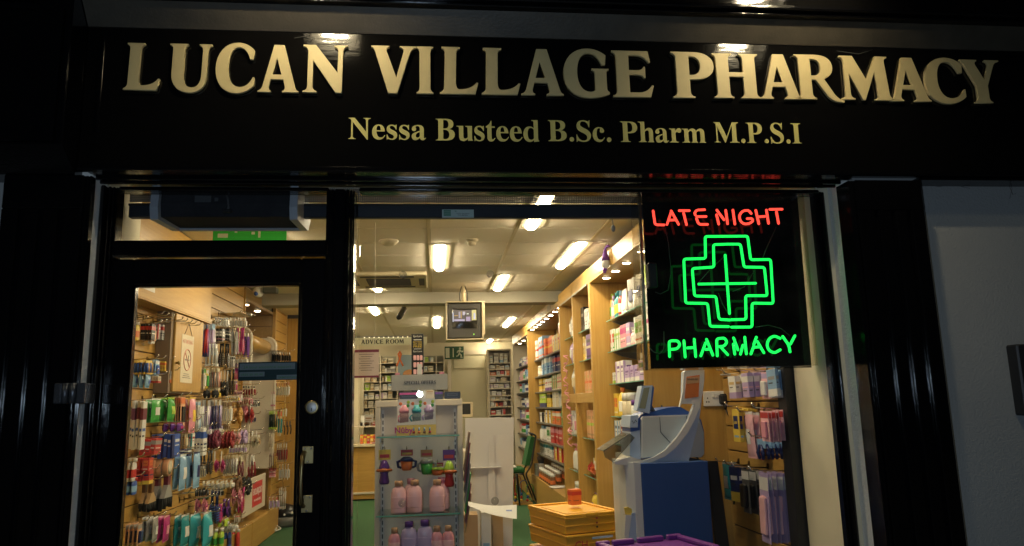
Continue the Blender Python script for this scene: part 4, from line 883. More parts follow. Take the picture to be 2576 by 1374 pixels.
plate_text('lettering', [[(x*k, y*.075) for x, y in lp] for lp in lps], BLK, .002, (-1.28, 10.398, 2.545), HD)
m = MB()
for i in range(11): m.lathe([(.010, 2.6595), (.008, 2.650)], emi('bead_lamp', (1, .9, .65), 3.0), 8, cx=-1.22+i*.083, cy=10.37)
m.build('bead_light', HD)
m = MB(); m.box(-2.3, -1.30, 10.45, 10.5, 0, 2.70, CREAM); m.build('side_cheek', HD)
DW = thing('dispensary_door', 'plain cream door with a raised top panel under the exit sign', 'door', (.6, 12.0, 0))
m = MB(); a, b = at(1135, 893, y=12.0), at(1222, 893, y=12.0)
m.box(a.x-.07, a.x-.0005, 12.02, 12.09, 0, a.z+.08, CREW); m.box(b.x+.0005, b.x+.07, 12.02, 12.09, 0, a.z+.08, CREW); m.box(a.x, b.x, 12.02, 12.09, a.z+.0005, a.z+.08, CREW); m.build('door_frame', DW)
m = MB(); m.box(a.x, b.x, 12.04, 12.085, 0.005, a.z, pm('door_cream', (.56, .52, .37), .6), .004); m.box(a.x+.05, b.x-.03, 12.02, 12.0395, a.z-.27, a.z-.04, MC['door_cream'], .006); m.build('leaf', DW)
XS = thing('exit_sign', 'dark green emergency exit sign with a white running figure over the door', 'exit sign', (.38, 11.8, 2.4))
a, b = at(1118.5, 872, y=11.8), at(1167, 903, y=11.8)
DG = pm('exit_green', (.010, .085, .04), .5)
m = MB(); m.box(a.x, b.x, 11.80, 11.83, b.z, a.z, DG, .004); m.build('board', XS)
m = MB(); W, H = b.x-a.x, a.z-b.z
def q(x0, x1, z0, z1): m.box(a.x+W*x0, a.x+W*x1, 11.796, 11.7995, b.z+H*z0, b.z+H*z1, pale)
q(.05, .25, .1, .88); q(.42, .47, .15, .85)
m.sphere((a.x+W*.80, 11.797, b.z+H*.82), H*.09, pale, 8, 6, sy=.2)
for pts in ([(.80, .72), (.76, .42)], [(.80, .68), (.90, .55), (.96, .62)], [(.78, .68), (.68, .60), (.66, .48)], [(.76, .44), (.86, .30), (.84, .12), (.92, .12)], [(.76, .44), (.70, .26), (.60, .20)]):
    m.tube([(a.x+W*x, 11.797, b.z+H*z) for x, z in pts], H*.055, pale, 6)
m.build('running_figure', XS)
CT = thing('pharmacy_counter', 'beech pharmacy counter with a cream top at the back of the shop', 'counter', (-.6, 9.6, 0))
m = MB(); m.box(-2.2, .1, 9.55, 10.1, .02, .83, BEECHX, .003); m.build('front', CT)
m = MB(); m.box(-2.25, .15, 9.50, 10.15, .8305, .87, pm('counter_cream', (.66, .57, .38), .4), .004); m.build('top', CT)
m = MB(); m.box(-2.2, .1, 9.53, 9.5495, .10, .13, CREW); m.box(-1.45, -1.43, 9.535, 9.5495, .13, .60, CREW); m.build('trim', CT)
m = MB(); m.box(-1.75, -.3, 9.75, 10.1, 1.13, 1.15, CREW, .003); m.box(-1.75, -1.73, 9.75, 10.1, .871, 1.1295, CREW); m.box(-.32, -.3, 9.75, 10.1, .871, 1.1295, CREW); m.build('upper_shelf', CT)
# ================================================================ GOODS: builders (origin bottom centre, front faces -y)
C = {'white': (.72, .71, .68), 'cream': (.62, .54, .38), 'red': (.52, .025, .022), 'dark red': (.25, .012, .018), 'orange': (.72, .16, .02), 'yellow': (.76, .52, .03), 'green': (.04, .34, .05),
     'dark green': (.012, .11, .04), 'teal': (.01, .24, .28), 'turquoise': (.02, .36, .44), 'blue': (.02, .09, .42), 'navy': (.010, .022, .12), 'pale blue': (.22, .42, .66), 'purple': (.12, .025, .25), 'lilac': (.44, .32, .58),
     'pink': (.72, .26, .34), 'pale pink': (.86, .46, .50), 'magenta': (.48, .02, .20), 'maroon': (.16, .012, .045), 'black': (.008, .008, .009), 'grey': (.30, .29, .28), 'silver': (.50, .50, .50), 'dark grey': (.055, .055, .06),
     'brown': (.16, .07, .025), 'tan': (.45, .28, .12), 'ochre': (.48, .24, .04), 'lime': (.40, .58, .04), 'peach': (.70, .36, .18), 'gold': (.55, .38, .12)}
C = {k: tuple(.10*sum(v)/3+.90*q for q in v) for k, v in C.items()}
def cm(c, gloss=.35): return pm('goods_%s_%d' % (c, int(gloss*100)), C[c], gloss, var=.05, scale=30)
def film(): return glass('packet_film', (.93, .93, .93), rough=.08)
def carton(w, d, h, cols, st=None):
    c0, c1 = cols[0], cols[1]; c2 = cols[2] if len(cols) > 2 else c1
    m = MB(); m.box(-w/2, w/2, -d/2, d/2, 0, h, cm(c0), .0015)
    e = .0006; st = st if st is not None else random.randrange(5)
    def wrap(z0, z1, c): m.box(-w/2-e, w/2+e, -d/2-e, d/2+e, z0, z1, cm(c))
    def face(x0, x1, z0, z1, c):
        m.box(x0, x1, -d/2-e*2, -d/2-e*.2, z0, z1, cm(c))
        k = d/w; m.box(-w/2-e*2, -w/2-e*.2, x0*k, x1*k, z0, z1, cm(c)); m.box(w/2+e*.2, w/2+e*2, x0*k, x1*k, z0, z1, cm(c))
    if st == 0: wrap(h*.62, h*.86, c1); face(-w*.36, w*.36, h*.38, h*.44, c2); face(-w*.36, w*.2, h*.26, h*.30, 'dark grey')
    elif st == 1: wrap(h*.0+.0005, h*.28, c1); face(-w*.34, w*.34, h*.62, h*.74, c2); face(-w*.34, w*.1, h*.48, h*.52, 'dark grey')
    elif st == 2: face(-w*.5, -w*.22, .002, h-.002, c1); face(-w*.12, w*.40, h*.66, h*.78, c2); face(-w*.12, w*.35, h*.50, h*.54, c2)
    elif st == 3: face(-w*.33, w*.33, h*.40, h*.80, c1); face(-w*.33, w*.33, h*.14, h*.20, c2); face(-w*.25, w*.25, h*.55, h*.63, c0)
    else: wrap(h*.45, h*.55, c1); wrap(h*.10, h*.16, c2); face(-w*.36, w*.36, h*.68, h*.80, c2)
    return m.build('carton')
def bottle(w, d, h, cols, cap=.16, parts=True, shape=0, wide=1.0):
    body, capc = cols[0], cols[1]; lab = cols[2] if len(cols) > 2 else 'white'
    r = w/2; sy = d/w; hb = h*(1-cap)
    prof = [(r*.82, 0), (r*.98, h*.02), (r, h*.06), (r*(.97 if shape else 1), hb*.45), (r*(1.0), hb*.72), (r*.80, hb*.90), (r*.48, hb*.985), (r*.42, hb)] if shape != 2 else [(r*.95, 0), (r, h*.02), (r, hb*.92), (r*.9, hb)]
    m = MB(); m.lathe(prof, cm(body, .28), 18, 1, sy)
    m.lathe([(r*1.006, hb*.20), (r*1.01, hb*.22), (r*1.008, hb*.60), (r*1.004, hb*.62)], cm(lab, .4), 18, 1, sy)
    o = m.build('bottle')
    k = MB(); rc = r*(.52 if shape != 2 else .98); sc = max(sy, .8) if shape != 2 else sy
    k.lathe([(rc, hb+.0003), (rc, h*.985), (rc*.9, h)], cm(capc, .3), 14, 1, sc)
    kb = k.build('cap', o); return o
def pump(w, d, h, cols):
    o = bottle(w, d, h*.8, cols, .10); z = h*.8
    k = MB(); k.tube([(0, 0, z*.99), (0, 0, h*.97)], w*.07, cm(cols[1], .3), 8); k.box(-w*.12, w*.12, -w*.55, w*.14, h*.95, h, cm(cols[1], .3), .002); k.build('pump', o); return o
def tubeprod(w, d, h, cols):
    c0, c1 = cols[0], cols[1]; m = MB(); hb = h*.82
    def f(u, v):
        a = 2*math.pi*u; z = h*.18+v*hb; fl = v; return (w/2*math.cos(a), d/2*(1-fl*.9)*math.sin(a), z)
    m.sheet(f, 14, 5, cm(c0, .3)); o = m.build('tube')
    k = MB(); k.lathe([(w*.40, 0), (w*.42, h*.02), (w*.40, h*.175)], cm(c1, .35), 14, 1, d/w); k.build('cap', o); return o
def jar(w, d, h, cols):
    m = MB(); r = w/2; m.lathe([(r*.9, 0), (r, h*.05), (r, h*.6), (r*.85, h*.68)], cm(cols[0], .25), 16); o = m.build('jar')
    k = MB(); k.lathe([(r*.98, h*.685), (r*.98, h*.96), (r*.9, h)], cm(cols[1], .3), 16); k.build('lid', o); return o
def pack(w, d, h, cols):        # shrink film pack of rolls or pads
    m = MB(); c0, c1 = cols[0], cols[1]
    for i in (-1, 1):
        for k in range(2): m.lathe([(w*.24, h*.02+k*h*.47), (w*.245, h*.24+k*h*.47), (w*.24, h*.46+k*h*.47)], cm(c0, .8), 14, cx=i*w*.245)
    m.box(-w*.2, w*.2, -w*.26, -w*.25, h*.3, h*.6, cm(c1, .4)); return m.build('roll_pack')
def pouch(w, d, h, cols):       # puffy sealed bag
    c0, c1 = cols[0], cols[1]; m = MB(); ph = random.random()*6
    def side(s):
        def f(u, v):
            b = (math.sin(math.pi*min(1, max(0, u)))**.6)*(math.sin(math.pi*min(1, max(0, v*1.0)))**.5)
            wr = .10*math.sin(9*u+ph+5*v)+.08*math.sin(17*v+3*u+ph)
            return ((u-.5)*w*(1-.10*math.sin(math.pi*v)), s*d/2*b*(1+wr)+s*.0004, v*h)
        return f
    m.sheet(side(-1), 10, 12, cm(c0, .22)); m.sheet(side(1), 10, 12, cm(c0, .22))
    def lb(u, v):
        x, y, z = side(-1)(.25+u*.5, .30+v*.35); return (x, y-.0012, z)
    m.sheet(lb, 6, 5, cm(c1, .3))
    m.box(-w*.48, w*.48, -.0012, .0012, h*.96, h*1.05, cm(c1, .4)); m.box(-w*.48, w*.48, -.0012, .0012, -h*.03, h*.02, cm(c0, .3)); return m.build('packet')
def card(w, d, h, cols):        # hanging card with blister
    c0, c1 = cols[0], cols[1]; c2 = cols[2] if len(cols) > 2 else c1
    m = MB(); m.box(-w/2, w/2, -.0012, .0012, 0, h, cm(c0, .45)); m.box(-w/2+.002, w/2-.002, -.0020, -.0013, h*.76, h*.95, cm(c1, .4))
    o = m.build('carded_pack'); b = MB()
    b.box(-w*.30, w*.30, -d*.8, -.0022, h*.12, h*.66, cm(c2, .3), d*.25); b.build('blister', o); return o
def pens(w, d, h, cols):
    m = MB(); c0, c1 = cols[0], cols[1]; c2 = cols[2] if len(cols) > 2 else c1; n = 4
    m.box(-w/2, w/2, -.001, .001, h*.80, h, cm(c0, .4)); m.box(-w/2, w/2, -d*.5, d*.1, -.002, h*.10, cm(c0, .4))
    for i in range(n):
        x = -w/2+w*(i+.5)/n; m.tube([(x, -d*.2, h*.05), (x, -d*.2, h*.82)], w/n*.36, cm(c1 if i % 2 else c2, .3), 6)
    return m.build('pencil_pack')
def brush(w, d, h, cols):       # paddle hair brush, bristles to the front
    c0, c1 = cols[0], cols[1]; m = MB(); pad = []
    for k in range(16):
        a = 2*math.pi*k/16; pad.append((w/2*math.cos(a), h*.33+h*.30*math.sin(a)))
    m.prism(pad, -d*.15, d*.25, cm(c0, .25)); m.tube([(0, d*.05, h*.6), (0, d*.05, h*.8), (0, d*.05, h)], [w*.13, w*.10, w*.16], cm(c0, .25), 8); o = m.build('hair_brush')
    b = MB()
    for i in range(-2, 3):
        for k in range(6):
            x = i*w*.16; z = h*.13+k*h*.075
            b.box(x-w*.03, x+w*.03, -d*.6, -d*.16, z, z+h*.015, cm(c1, .4))
    b.build('bristle_field', o)['kind'] = 'stuff'; return o
def scrunchie(w, d, h, cols):
    c0 = cols[0]; m = MB(); r = w*.33; z0 = w*.5; n = 40
    def f(u, v):
        a = 2*math.pi*u; b = 2*math.pi*v; rr = w*.16*(1+.28*math.sin(13*a)+.15*math.sin(29*a+2*b)); return ((r+rr*math.cos(b))*math.cos(a), rr*.9*math.sin(b)*(d/w+.4), z0+(r+rr*math.cos(b))*math.sin(a))
    m.sheet(f, n, 8, cm(c0, .6)); m.box(-w*.10, w*.10, -.001, .001, z0+r, max(h, z0+r+.02), cm(cols[1], .5)); return m.build('hair_scrunchie')
def flower(w, d, h, cols):
    c0, c1 = cols[0], cols[1]; m = MB(); z0 = w*.5
    for ring, (n, r0, t) in enumerate(((9, .5, .0), (7, .36, .25), (5, .22, .45))):
        for k in range(n):
            a = 2*math.pi*(k+.5*ring)/n; ca, sa = math.cos(a), math.sin(a); R0 = w*r0; s = w*.15
            P = [(0, -d*t*.5, z0), (R0*.6*ca-s*sa, -d*(t+.15), z0+R0*.6*sa+s*ca), (R0*ca, -d*(t+.30), z0+R0*sa), (R0*.6*ca+s*sa, -d*(t+.15), z0+R0*.6*sa-s*ca)]
            m.add(P+[(p[0], p[1]+.003, p[2]) for p in P], [(0, 1, 2, 3), (7, 6, 5, 4), (0, 4, 5, 1), (1, 5, 6, 2), (2, 6, 7, 3), (3, 7, 4, 0)], cm(c0, .6))
    m.sphere((0, -d*.5, z0), w*.09, cm(c1, .4), 8, 6); m.box(-w*.12, w*.12, .004, .006, z0, h, cm('white', .5)); return m.build('hair_flower')
def rollp(w, d, h, cols):       # reel whose axis follows the hook
    c0, c1 = cols[0], cols[1]; r = h/2; m = MB(); M = Matrix.Translation((0, 0, r)) @ Matrix.Rotation(R(90), 4, 'X')
    m.lathe([(r*.98, -d/2), (r, -d/2+.002), (r, d/2-.002), (r*.98, d/2)], cm(c0, .5), 22, M=M); m.lathe([(r*.8, d/2+.0003), (r*.4, d/2+.002)], cm(c1, .5), 18, M=M); return m.build('tape_reel')
def duster(w, d, h, cols):      # wide soft brush, dark ragged bristles below
    c0, c1 = cols[0], cols[1]; c2 = cols[2]; m = MB()
    m.prism([(-w*.12, h*.62), (w*.12, h*.62), (w*.16, h), (-w*.16, h)], -d*.3, d*.3, cm(c0, .4)); m.prism([(-w*.12, h*.6195), (-w*.42, h*.30), (w*.42, h*.30), (w*.12, h*.6195)], -d*.32, d*.32, cm(c1, .5)); o = m.build('broad_brush')
    b = MB()
    for i in range(13):
        x = -w*.46+i*w*.92/12; l = h*(.04+.20*random.random()); b.prism([(x-w*.05, h*.2995), (x+w*.05, h*.2995), (x*1.1, h*.22-l)], -d*.3*random.uniform(.4, 1), d*.3, cm(c2, .8))
    b.build('bristle_field', o)['kind'] = 'stuff'; return o
def sock(w, d, h, cols):
    c0, c1 = cols[0], cols[1]; m = MB(); ph = random.random()*5
    def f(u, v):
        a = 2*math.pi*u; k = .55+.45*math.sin(math.pi*(.12+.8*(1-v)))
        return (w/2*k*math.cos(a)*(1+.06*math.sin(12*v+ph)), d/2*k*math.sin(a), v*h*.86)
    m.sheet(f, 14, 10, cm(c0, .85)); m.box(-w*.2, w*.2, -.002, .002, h*.80, h, cm(c1, .5)); return m.build('knitted_bag')
def clip(w, d, h, cols):
    c0, c1 = cols[0], cols[1]; m = MB(); m.box(-w/2, w/2, -.001, .001, h*.55, h, cm(c1, .5)); o = m.build('hair_clip_card')
    b = MB()
    for s in (-1, 1):
        b.tube([(s*w*.10, -d*.3, h*.70), (s*w*.38, -d*.4, h*.30), (s*w*.20, -d*.3, 0)], w*.07, cm(c0, .3), 6)
    b.build('clip_pair', o); return o
KIND = dict(carton=carton, pouch=pouch, card=card, pens=pens, brush=brush, scrunchie=scrunchie, flower=flower, roll=rollp, duster=duster, sock=sock, clip=clip,
            bottle=lambda w, d, h, c: bottle(w, d, h, c), tube=tubeprod)
CAT = dict(carton='box', pouch='packet', card='packet', pens='pencils', brush='hair brush', scrunchie='scrunchie', flower='hair flower', roll='tape reel', duster='brush', sock='bag', clip='hair clips', bottle='bottle', tube='tube')

# ---------------------------------------------------------------- pegs
def peg(x, y, z, face, length, label, group):
    t = MB(); e = x+face*length
    t.tube([(x, y, z), (e-face*.012, y, z+.010), (e, y, z+.026)], .0035, CHROME, 6); t.sphere((e, y, z+.027), .0058, CHROME, 8, 5)
    t.box(*sorted((x, x-face*.004)), y-.014, y+.014, z-.022, z+.022, CHROME)
    return tag(t.build('peg_hook'), label, 'peg hook', group)
def cluster(u0, v0, u1, v1, kind, n, cols, desc, where, W=.10, wall=XL, face=1, tilt=0):
    """a run of the same goods on one hook; (u0,v0)-(u1,v1) is the side of the run seen from the street"""
    vm = (v0+v1)/2
    uw, ut = (u0, u1) if face > 0 else (u1, u0)
    xw = wall+face*.03
    y = at(uw, vm, x=xw).y; xt = at(ut, vm, y=y).x; z1 = at((u0+u1)/2, v0, y=y).z; z0 = at((u0+u1)/2, v1, y=y).z
    L = abs(xt-xw); st = L/n; h = z1-z0; src = None
    peg(wall, y+W/2, z1+.004, face, L+.075, 'chrome peg hook carrying the '+where[0], 'chrome peg hooks')
    for i in range(n):
        k = n-1-i    # 0 = at the tip
        if src is None or kind in ('pouch', 'sock', 'duster'): o = KIND[kind](W, st*.88, h, cols); src = src or o
        else: o = copy_tree(src)
        o.location = (xw+face*st*(i+.5), y+W/2+random.uniform(-.004, .004), z0+random.uniform(-.004, .003))
        o.rotation_euler = (R(random.uniform(-2, 2)+tilt), R(random.uniform(-2, 2)), R(90*face+random.uniform(-5, 5)))
        if n == 1: lab = '%s %s' % (desc, where[1])
        else: lab = '%s, %s %s' % (desc, ('outermost' if k == 0 else 'innermost' if k == n-1 else ordw(k)+' from tip'), where[1])
        tag(o, lab, CAT[kind], where[0])
# crop windows used while measuring the goods: A = upper door glass, B = lower door glass
def A(x, y): return (290.3+.2449*x, 692.8+.2449*y)
def B(x, y): return (290.3+.2795*x, 989.8+.2795*y)
def CL(f, x0, y0, x1, y1, *a, **k):
    p, q = f(x0, y0), f(x1, y1); cluster(p[0], p[1], q[0], q[1], *a, **k)
UP, SEC, LONG = 'on the short top peg row', 'on the second peg row', 'on the long peg row'
CL(A, 150, 470, 225, 660, 'bottle', 2, ('yellow', 'white', 'orange'), 'small amber bottle with white cap', ('amber bottles', UP), W=.06)
CL(A, 255, 500, 372, 660, 'carton', 4, ('black', 'red', 'white'), 'slim black and red packet', ('black and red packets', UP), W=.07)
CL(A, 325, 500, 385, 695, 'card', 2, ('white', 'orange', 'peach'), 'tall white and orange card', ('white and orange cards', UP), W=.07)
CL(A, 388, 500, 432, 660, 'carton', 2, ('grey', 'red', 'white'), 'grey and red blister box', ('grey and red boxes', UP), W=.06)
CL(A, 438, 500, 482, 655, 'carton', 2, ('silver', 'red', 'black'), 'silver and red battery box', ('silver and red boxes', UP), W=.06)
CL(A, 520, 545, 578, 690, 'card', 3, ('grey', 'orange', 'white'), 'grey card with orange foot', ('grey cards with orange feet', UP), W=.07)
CL(A, 165, 870, 335, 1010, 'pens', 5, ('yellow', 'ochre', 'blue'), 'yellow and olive brush pack', ('yellow and olive packs', SEC), W=.09)
CL(A, 150, 1015, 330, 1150, 'pouch', 3, ('pale blue', 'blue'), 'shiny blue foil roll', ('shiny blue rolls', SEC), W=.08)
CL(A, 345, 870, 418, 1030, 'card', 3, ('pale blue', 'white', 'blue'), 'pale blue hanging card', ('pale blue cards', SEC), W=.08)
CL(A, 430, 880, 515, 980, 'carton', 3, ('yellow', 'orange', 'red'), 'yellow and orange box', ('yellow and orange boxes', SEC), W=.07)
CL(A, 330, 1035, 440, 1105, 'carton', 4, ('cream', 'red', 'grey'), 'cream packet with red band', ('cream packets', SEC), W=.06)
CL(A, 445, 990, 560, 1112, 'carton', 3, ('grey', 'orange', 'black'), 'grey and orange photo box', ('grey and orange boxes', SEC), W=.09)
TP = 'on the tall slat panel'
CL(A, 880, 490, 945, 830, 'pens', 3, ('navy', 'blue', 'red'), 'blue sparkling toothbrush pack', ('blue toothbrush packs', TP), W=.07)
CL(A, 950, 500, 1010, 815, 'pens', 3, ('pale blue', 'white', 'lilac'), 'pale blue and white brush pack', ('pale brush packs', TP), W=.07)
CL(A, 1020, 545, 1100, 672, 'carton', 4, ('black', 'white', 'pink'), 'black packet with white header', ('black packets with white headers', TP), W=.08)
CL(A, 1105, 545, 1170, 665, 'carton', 3, ('black', 'white', 'grey'), 'black and white hanging pack', ('black and white packs', TP), W=.08)
CL(A, 1175, 540, 1245, 812, 'sock', 2, ('grey', 'black'), 'grey knitted bag with black top', ('grey knitted bags', TP), W=.10)
CL(A, 1238, 535, 1318, 820, 'brush', 3, ('magenta', 'red'), 'magenta hair brush', ('magenta hair brushes', TP), W=.08)
CL(A, 1300, 590, 1368, 835, 'sock', 2, ('purple', 'white'), 'purple velvet bag', ('purple velvet bags', TP), W=.09)
CL(A, 1010, 430, 1150, 520, 'card', 5, ('white', 'black', 'white'), 'white headed card near the slat panel top', ('white headed cards', TP), W=.06)
CL(A, 1160, 430, 1340, 530, 'card', 7, ('cream', 'white', 'white'), 'cream headed clear card', ('cream headed cards', TP), W=.06)
CL(A, 905, 705, 1045, 930, 'pens', 4, ('white', 'black', 'white'), 'black and white comb pack', ('black and white comb packs', TP), W=.06)
CL(A, 1050, 700, 1165, 945, 'brush', 4, ('black', 'grey'), 'black hair brush with grey bristles', ('black hair brushes', TP), W=.07)
CL(A, 850, 950, 915, 1165, 'card', 3, ('cream', 'green', 'white'), 'white card with green header', ('white cards with green headers', TP), W=.07)
CL(A, 895, 960, 945, 1160, 'card', 2, ('yellow', 'white', 'green'), 'yellow and white card', ('yellow and white cards', TP), W=.06)
CL(A, 935, 955, 1062, 1180, 'pens', 6, ('cream', 'orange', 'grey'), 'orange tipped emery board pack', ('orange tipped packs', TP), W=.05)
CL(A, 1045, 980, 1140, 1240, 'scrunchie', 3, ('black', 'white'), 'black lace hair band', ('black lace hair bands', TP), W=.13)
CL(A, 1130, 960, 1215, 1230, 'brush', 3, ('black', 'black'), 'black vent brush', ('black vent brushes', TP), W=.08)
CL(A, 1212, 900, 1262, 1070, 'clip', 3, ('magenta', 'purple'), 'magenta and purple clip card', ('magenta clip cards', TP), W=.06)
CL(A, 880, 1170, 1050, 1260, 'sock', 2, ('black', 'dark grey'), 'black mesh sponge', ('black mesh sponges', TP), W=.10)
CL(A, 985, 1180, 1060, 1260, 'card', 2, ('ochre', 'yellow', 'yellow'), 'ochre and yellow card', ('ochre and yellow cards', TP), W=.07)
CL(A, 1210, 1190, 1290, 1300, 'card', 4, ('pale pink', 'maroon', 'white'), 'pale pink card with maroon trim', ('pale pink cards', TP), W=.06)
CL(A, 1290, 1130, 1430, 1240, 'card', 5, ('cream', 'black', 'dark red'), 'cream card with dark red clip', ('cream cards with dark red clips', TP), W=.06)
ST1 = 'by the far partition'
CL(A, 1595, 780, 1690, 890, 'card', 4, ('black', 'white', 'black'), 'black and white eyelash card', ('eyelash cards', ST1), W=.06)
CL(A, 1695, 785, 1795, 890, 'card', 4, ('dark grey', 'silver', 'black'), 'dark grey and silver card', ('dark grey cards', ST1), W=.06)
CL(A, 1590, 1190, 1640, 1340, 'pens', 3, ('magenta', 'yellow', 'white'), 'magenta and yellow liner pack', ('magenta liner packs', ST1), W=.05)
CL(A, 1640, 1095, 1780, 1245, 'card', 6, ('cream', 'dark red', 'white'), 'cream and dark red brush card', ('cream and dark red cards', ST1), W=.06)
CL(B, 118, 70, 235, 505, 'carton', 4, ('white', 'maroon', 'blue'), 'tall white box with maroon edge', ('tall white and maroon boxes', LONG), W=.08)
CL(B, 237, 55, 355, 258, 'pouch', 2, ('green', 'white'), 'glossy green wipes bag', ('glossy green bags by the tall boxes', LONG), W=.15)
CL(B, 358, 45, 502, 248, 'pouch', 2, ('green', 'lime'), 'bright green wipes bag', ('bright green bags beside the film packs', LONG), W=.15)
CL(B, 478, 28, 600, 290, 'card', 5, ('peach', 'orange', 'black'), 'orange and black film card', ('orange and black film cards', LONG), W=.09)
CL(B, 575, 45, 700, 345, 'pouch', 2, ('pink', 'yellow'), 'crinkled pink and yellow bag', ('pink and yellow bags', LONG), W=.12)
CL(B, 395, 270, 590, 345, 'pouch', 3, ('purple', 'magenta'), 'small purple sachet', ('small purple sachets', LONG), W=.10)
CL(B, 692, 70, 752, 205, 'card', 2, ('white', 'pale blue', 'white'), 'white card with pale blue header', ('white cards with blue headers', LONG), W=.08)
CL(B, 735, 60, 830, 360, 'pens', 4, ('grey', 'purple', 'white'), 'grey headed purple pencil pack', ('purple pencil packs', LONG), W=.07)
CL(B, 832, 60, 942, 350, 'pens', 4, ('silver', 'lilac', 'navy'), 'silver headed lilac pencil pack', ('lilac pencil packs', LONG), W=.07)
CL(B, 925, 70, 1035, 275, 'card', 5, ('cream', 'brown', 'white'), 'cream card with brown pins', ('cream cards with brown pins', LONG), W=.06)
CL(B, 1025, 110, 1130, 275, 'scrunchie', 2, ('ochre', 'cream'), 'ochre plaited hair band', ('ochre hair bands', LONG), W=.15)
CL(B, 1110, 100, 1170, 200, 'flower', 2, ('pink', 'red'), 'pink felt hair flower', ('pink felt flowers', LONG), W=.12)
CL(B, 1135, 110, 1222, 275, 'flower', 2, ('red', 'maroon'), 'large red hair flower', ('large red flowers', LONG), W=.17)
RB, MID = 'on the red box row', 'near the white stand'
CL(B, 205, 410, 352, 560, 'carton', 3, ('red', 'grey', 'white'), 'red plaster box with grey base', ('red plaster boxes', RB), W=.11, tilt=6)
CL(B, 322, 370, 520, 582, 'carton', 4, ('blue', 'navy', 'white'), 'large royal blue box', ('large royal blue boxes', RB), W=.13)
CL(B, 560, 360, 628, 492, 'card', 3, ('tan', 'cream', 'cream'), 'tan and cream glove card', ('tan and cream cards', RB), W=.08)
CL(B, 632, 360, 685, 500, 'carton', 2, ('white', 'teal', 'red'), 'white box with teal top', ('white boxes with teal tops', RB), W=.07)
CL(B, 705, 310, 795, 560, 'carton', 3, ('white', 'blue', 'navy'), 'tall white thermometer box', ('tall white thermometer boxes', RB), W=.09)
CL(B, 790, 370, 915, 500, 'scrunchie', 4, ('maroon', 'white'), 'maroon velvet scrunchie', ('maroon scrunchies', MID), W=.15)
CL(B, 910, 360, 1050, 500, 'scrunchie', 4, ('dark red', 'white'), 'dark red fluffy scrunchie', ('dark red scrunchies', MID), W=.15)
CL(B, 1045, 325, 1110, 460, 'flower', 2, ('pale pink', 'maroon'), 'pale pink feather flower', ('pale pink flowers', MID), W=.12)
CL(B, 1095, 370, 1175, 462, 'scrunchie', 2, ('lilac', 'pink'), 'lilac padded hair band', ('lilac hair bands', MID), W=.14)
CL(B, 1170, 340, 1272, 500, 'flower', 3, ('cream', 'brown'), 'cream silk hair flower', ('cream silk flowers', MID), W=.14)
LW = 'on the blue pad row'
CL(B, 82, 590, 160, 800, 'bottle', 2, ('white', 'white', 'red'), 'white shampoo bottle with red label', ('white bottles with red labels', LW), W=.08)
CL(B, 85, 760, 162, 915, 'bottle', 2, ('blue', 'red', 'pale blue'), 'blue bottle with red cap', ('blue bottles with red caps', LW), W=.08)
CL(B, 160, 580, 300, 700, 'carton', 2, ('red', 'orange', 'white'), 'red and orange carton', ('red and orange cartons', LW), W=.09)
CL(B, 162, 700, 300, 822, 'carton', 2, ('red', 'yellow', 'navy'), 'red and yellow carton', ('red and yellow cartons', LW), W=.09)
CL(B, 300, 590, 468, 755, 'roll', 3, ('peach', 'cream'), 'peach coloured bandage reel', ('peach bandage reels', LW), W=.12)
CL(B, 480, 565, 610, 868, 'pouch', 2, ('pale blue', 'white'), 'quilted pale blue pad', ('quilted pale blue pads', LW), W=.13)
CL(B, 612, 545, 738, 850, 'pouch', 2, ('pale blue', 'navy'), 'blue sponge bag with navy header', ('blue sponge bags', LW), W=.13)
CL(B, 750, 520, 865, 740, 'brush', 4, ('dark grey', 'black'), 'dark grey round brush', ('dark grey round brushes', MID), W=.07)
CL(B, 862, 520, 962, 720, 'flower', 2, ('magenta', 'pink'), 'hot pink pompom on a pale card', ('hot pink pompoms', MID), W=.12)
CL(B, 960, 560, 1085, 740, 'pens', 6, ('cream', 'white', 'grey'), 'cream striped comb card', ('cream striped comb cards', MID), W=.05)
CL(B, 1035, 560, 1140, 750, 'clip', 4, ('maroon', 'cream'), 'maroon claw clip card', ('maroon claw clips', MID), W=.08)
CL(B, 1140, 560, 1255, 750, 'clip', 4, ('dark red', 'white'), 'dark red claw clip card', ('dark red claw clips', MID), W=.08)
LO = 'on the lowest peg rows'
CL(B, 190, 800, 305, 1075, 'duster', 2, ('brown', 'tan', 'black'), 'short brush with ragged black bristles', ('short black bristle brushes', LO), W=.16)
CL(B, 295, 705, 452, 1065, 'duster', 2, ('maroon', 'grey', 'black'), 'maroon handled brush with black bristles', ('maroon handled brushes', LO), W=.18)
CL(B, 760, 790, 1050, 862, 'card', 7, ('cream', 'white', 'white'), 'flat white hair grip card', ('flat white grip cards', MID), W=.08)
CL(B, 825, 885, 925, 1190, 'brush', 2, ('navy', 'blue'), 'navy and silver hair brush', ('navy hair brushes', MID), W=.11)
CL(B, 900, 1000, 950, 1180, 'brush', 2, ('magenta', 'magenta'), 'short magenta brush', ('short magenta brushes', MID), W=.09)
CL(B, 940, 960, 1030, 1130, 'brush', 2, ('purple', 'black'), 'purple ribbed brush', ('purple ribbed brushes', MID), W=.10)
CL(B, 1000, 915, 1112, 1040, 'flower', 2, ('pink', 'pale pink'), 'spiky pink hair flower', ('spiky pink flowers', MID), W=.18)
CL(B, 1090, 850, 1150, 1090, 'brush', 2, ('magenta', 'red'), 'long magenta tail brush', ('long magenta brushes', MID), W=.09)
CL(B, 1030, 835, 1105, 925, 'scrunchie', 2, ('brown', 'cream'), 'brown fur scrunchie', ('brown fur scrunchies', MID), W=.17)
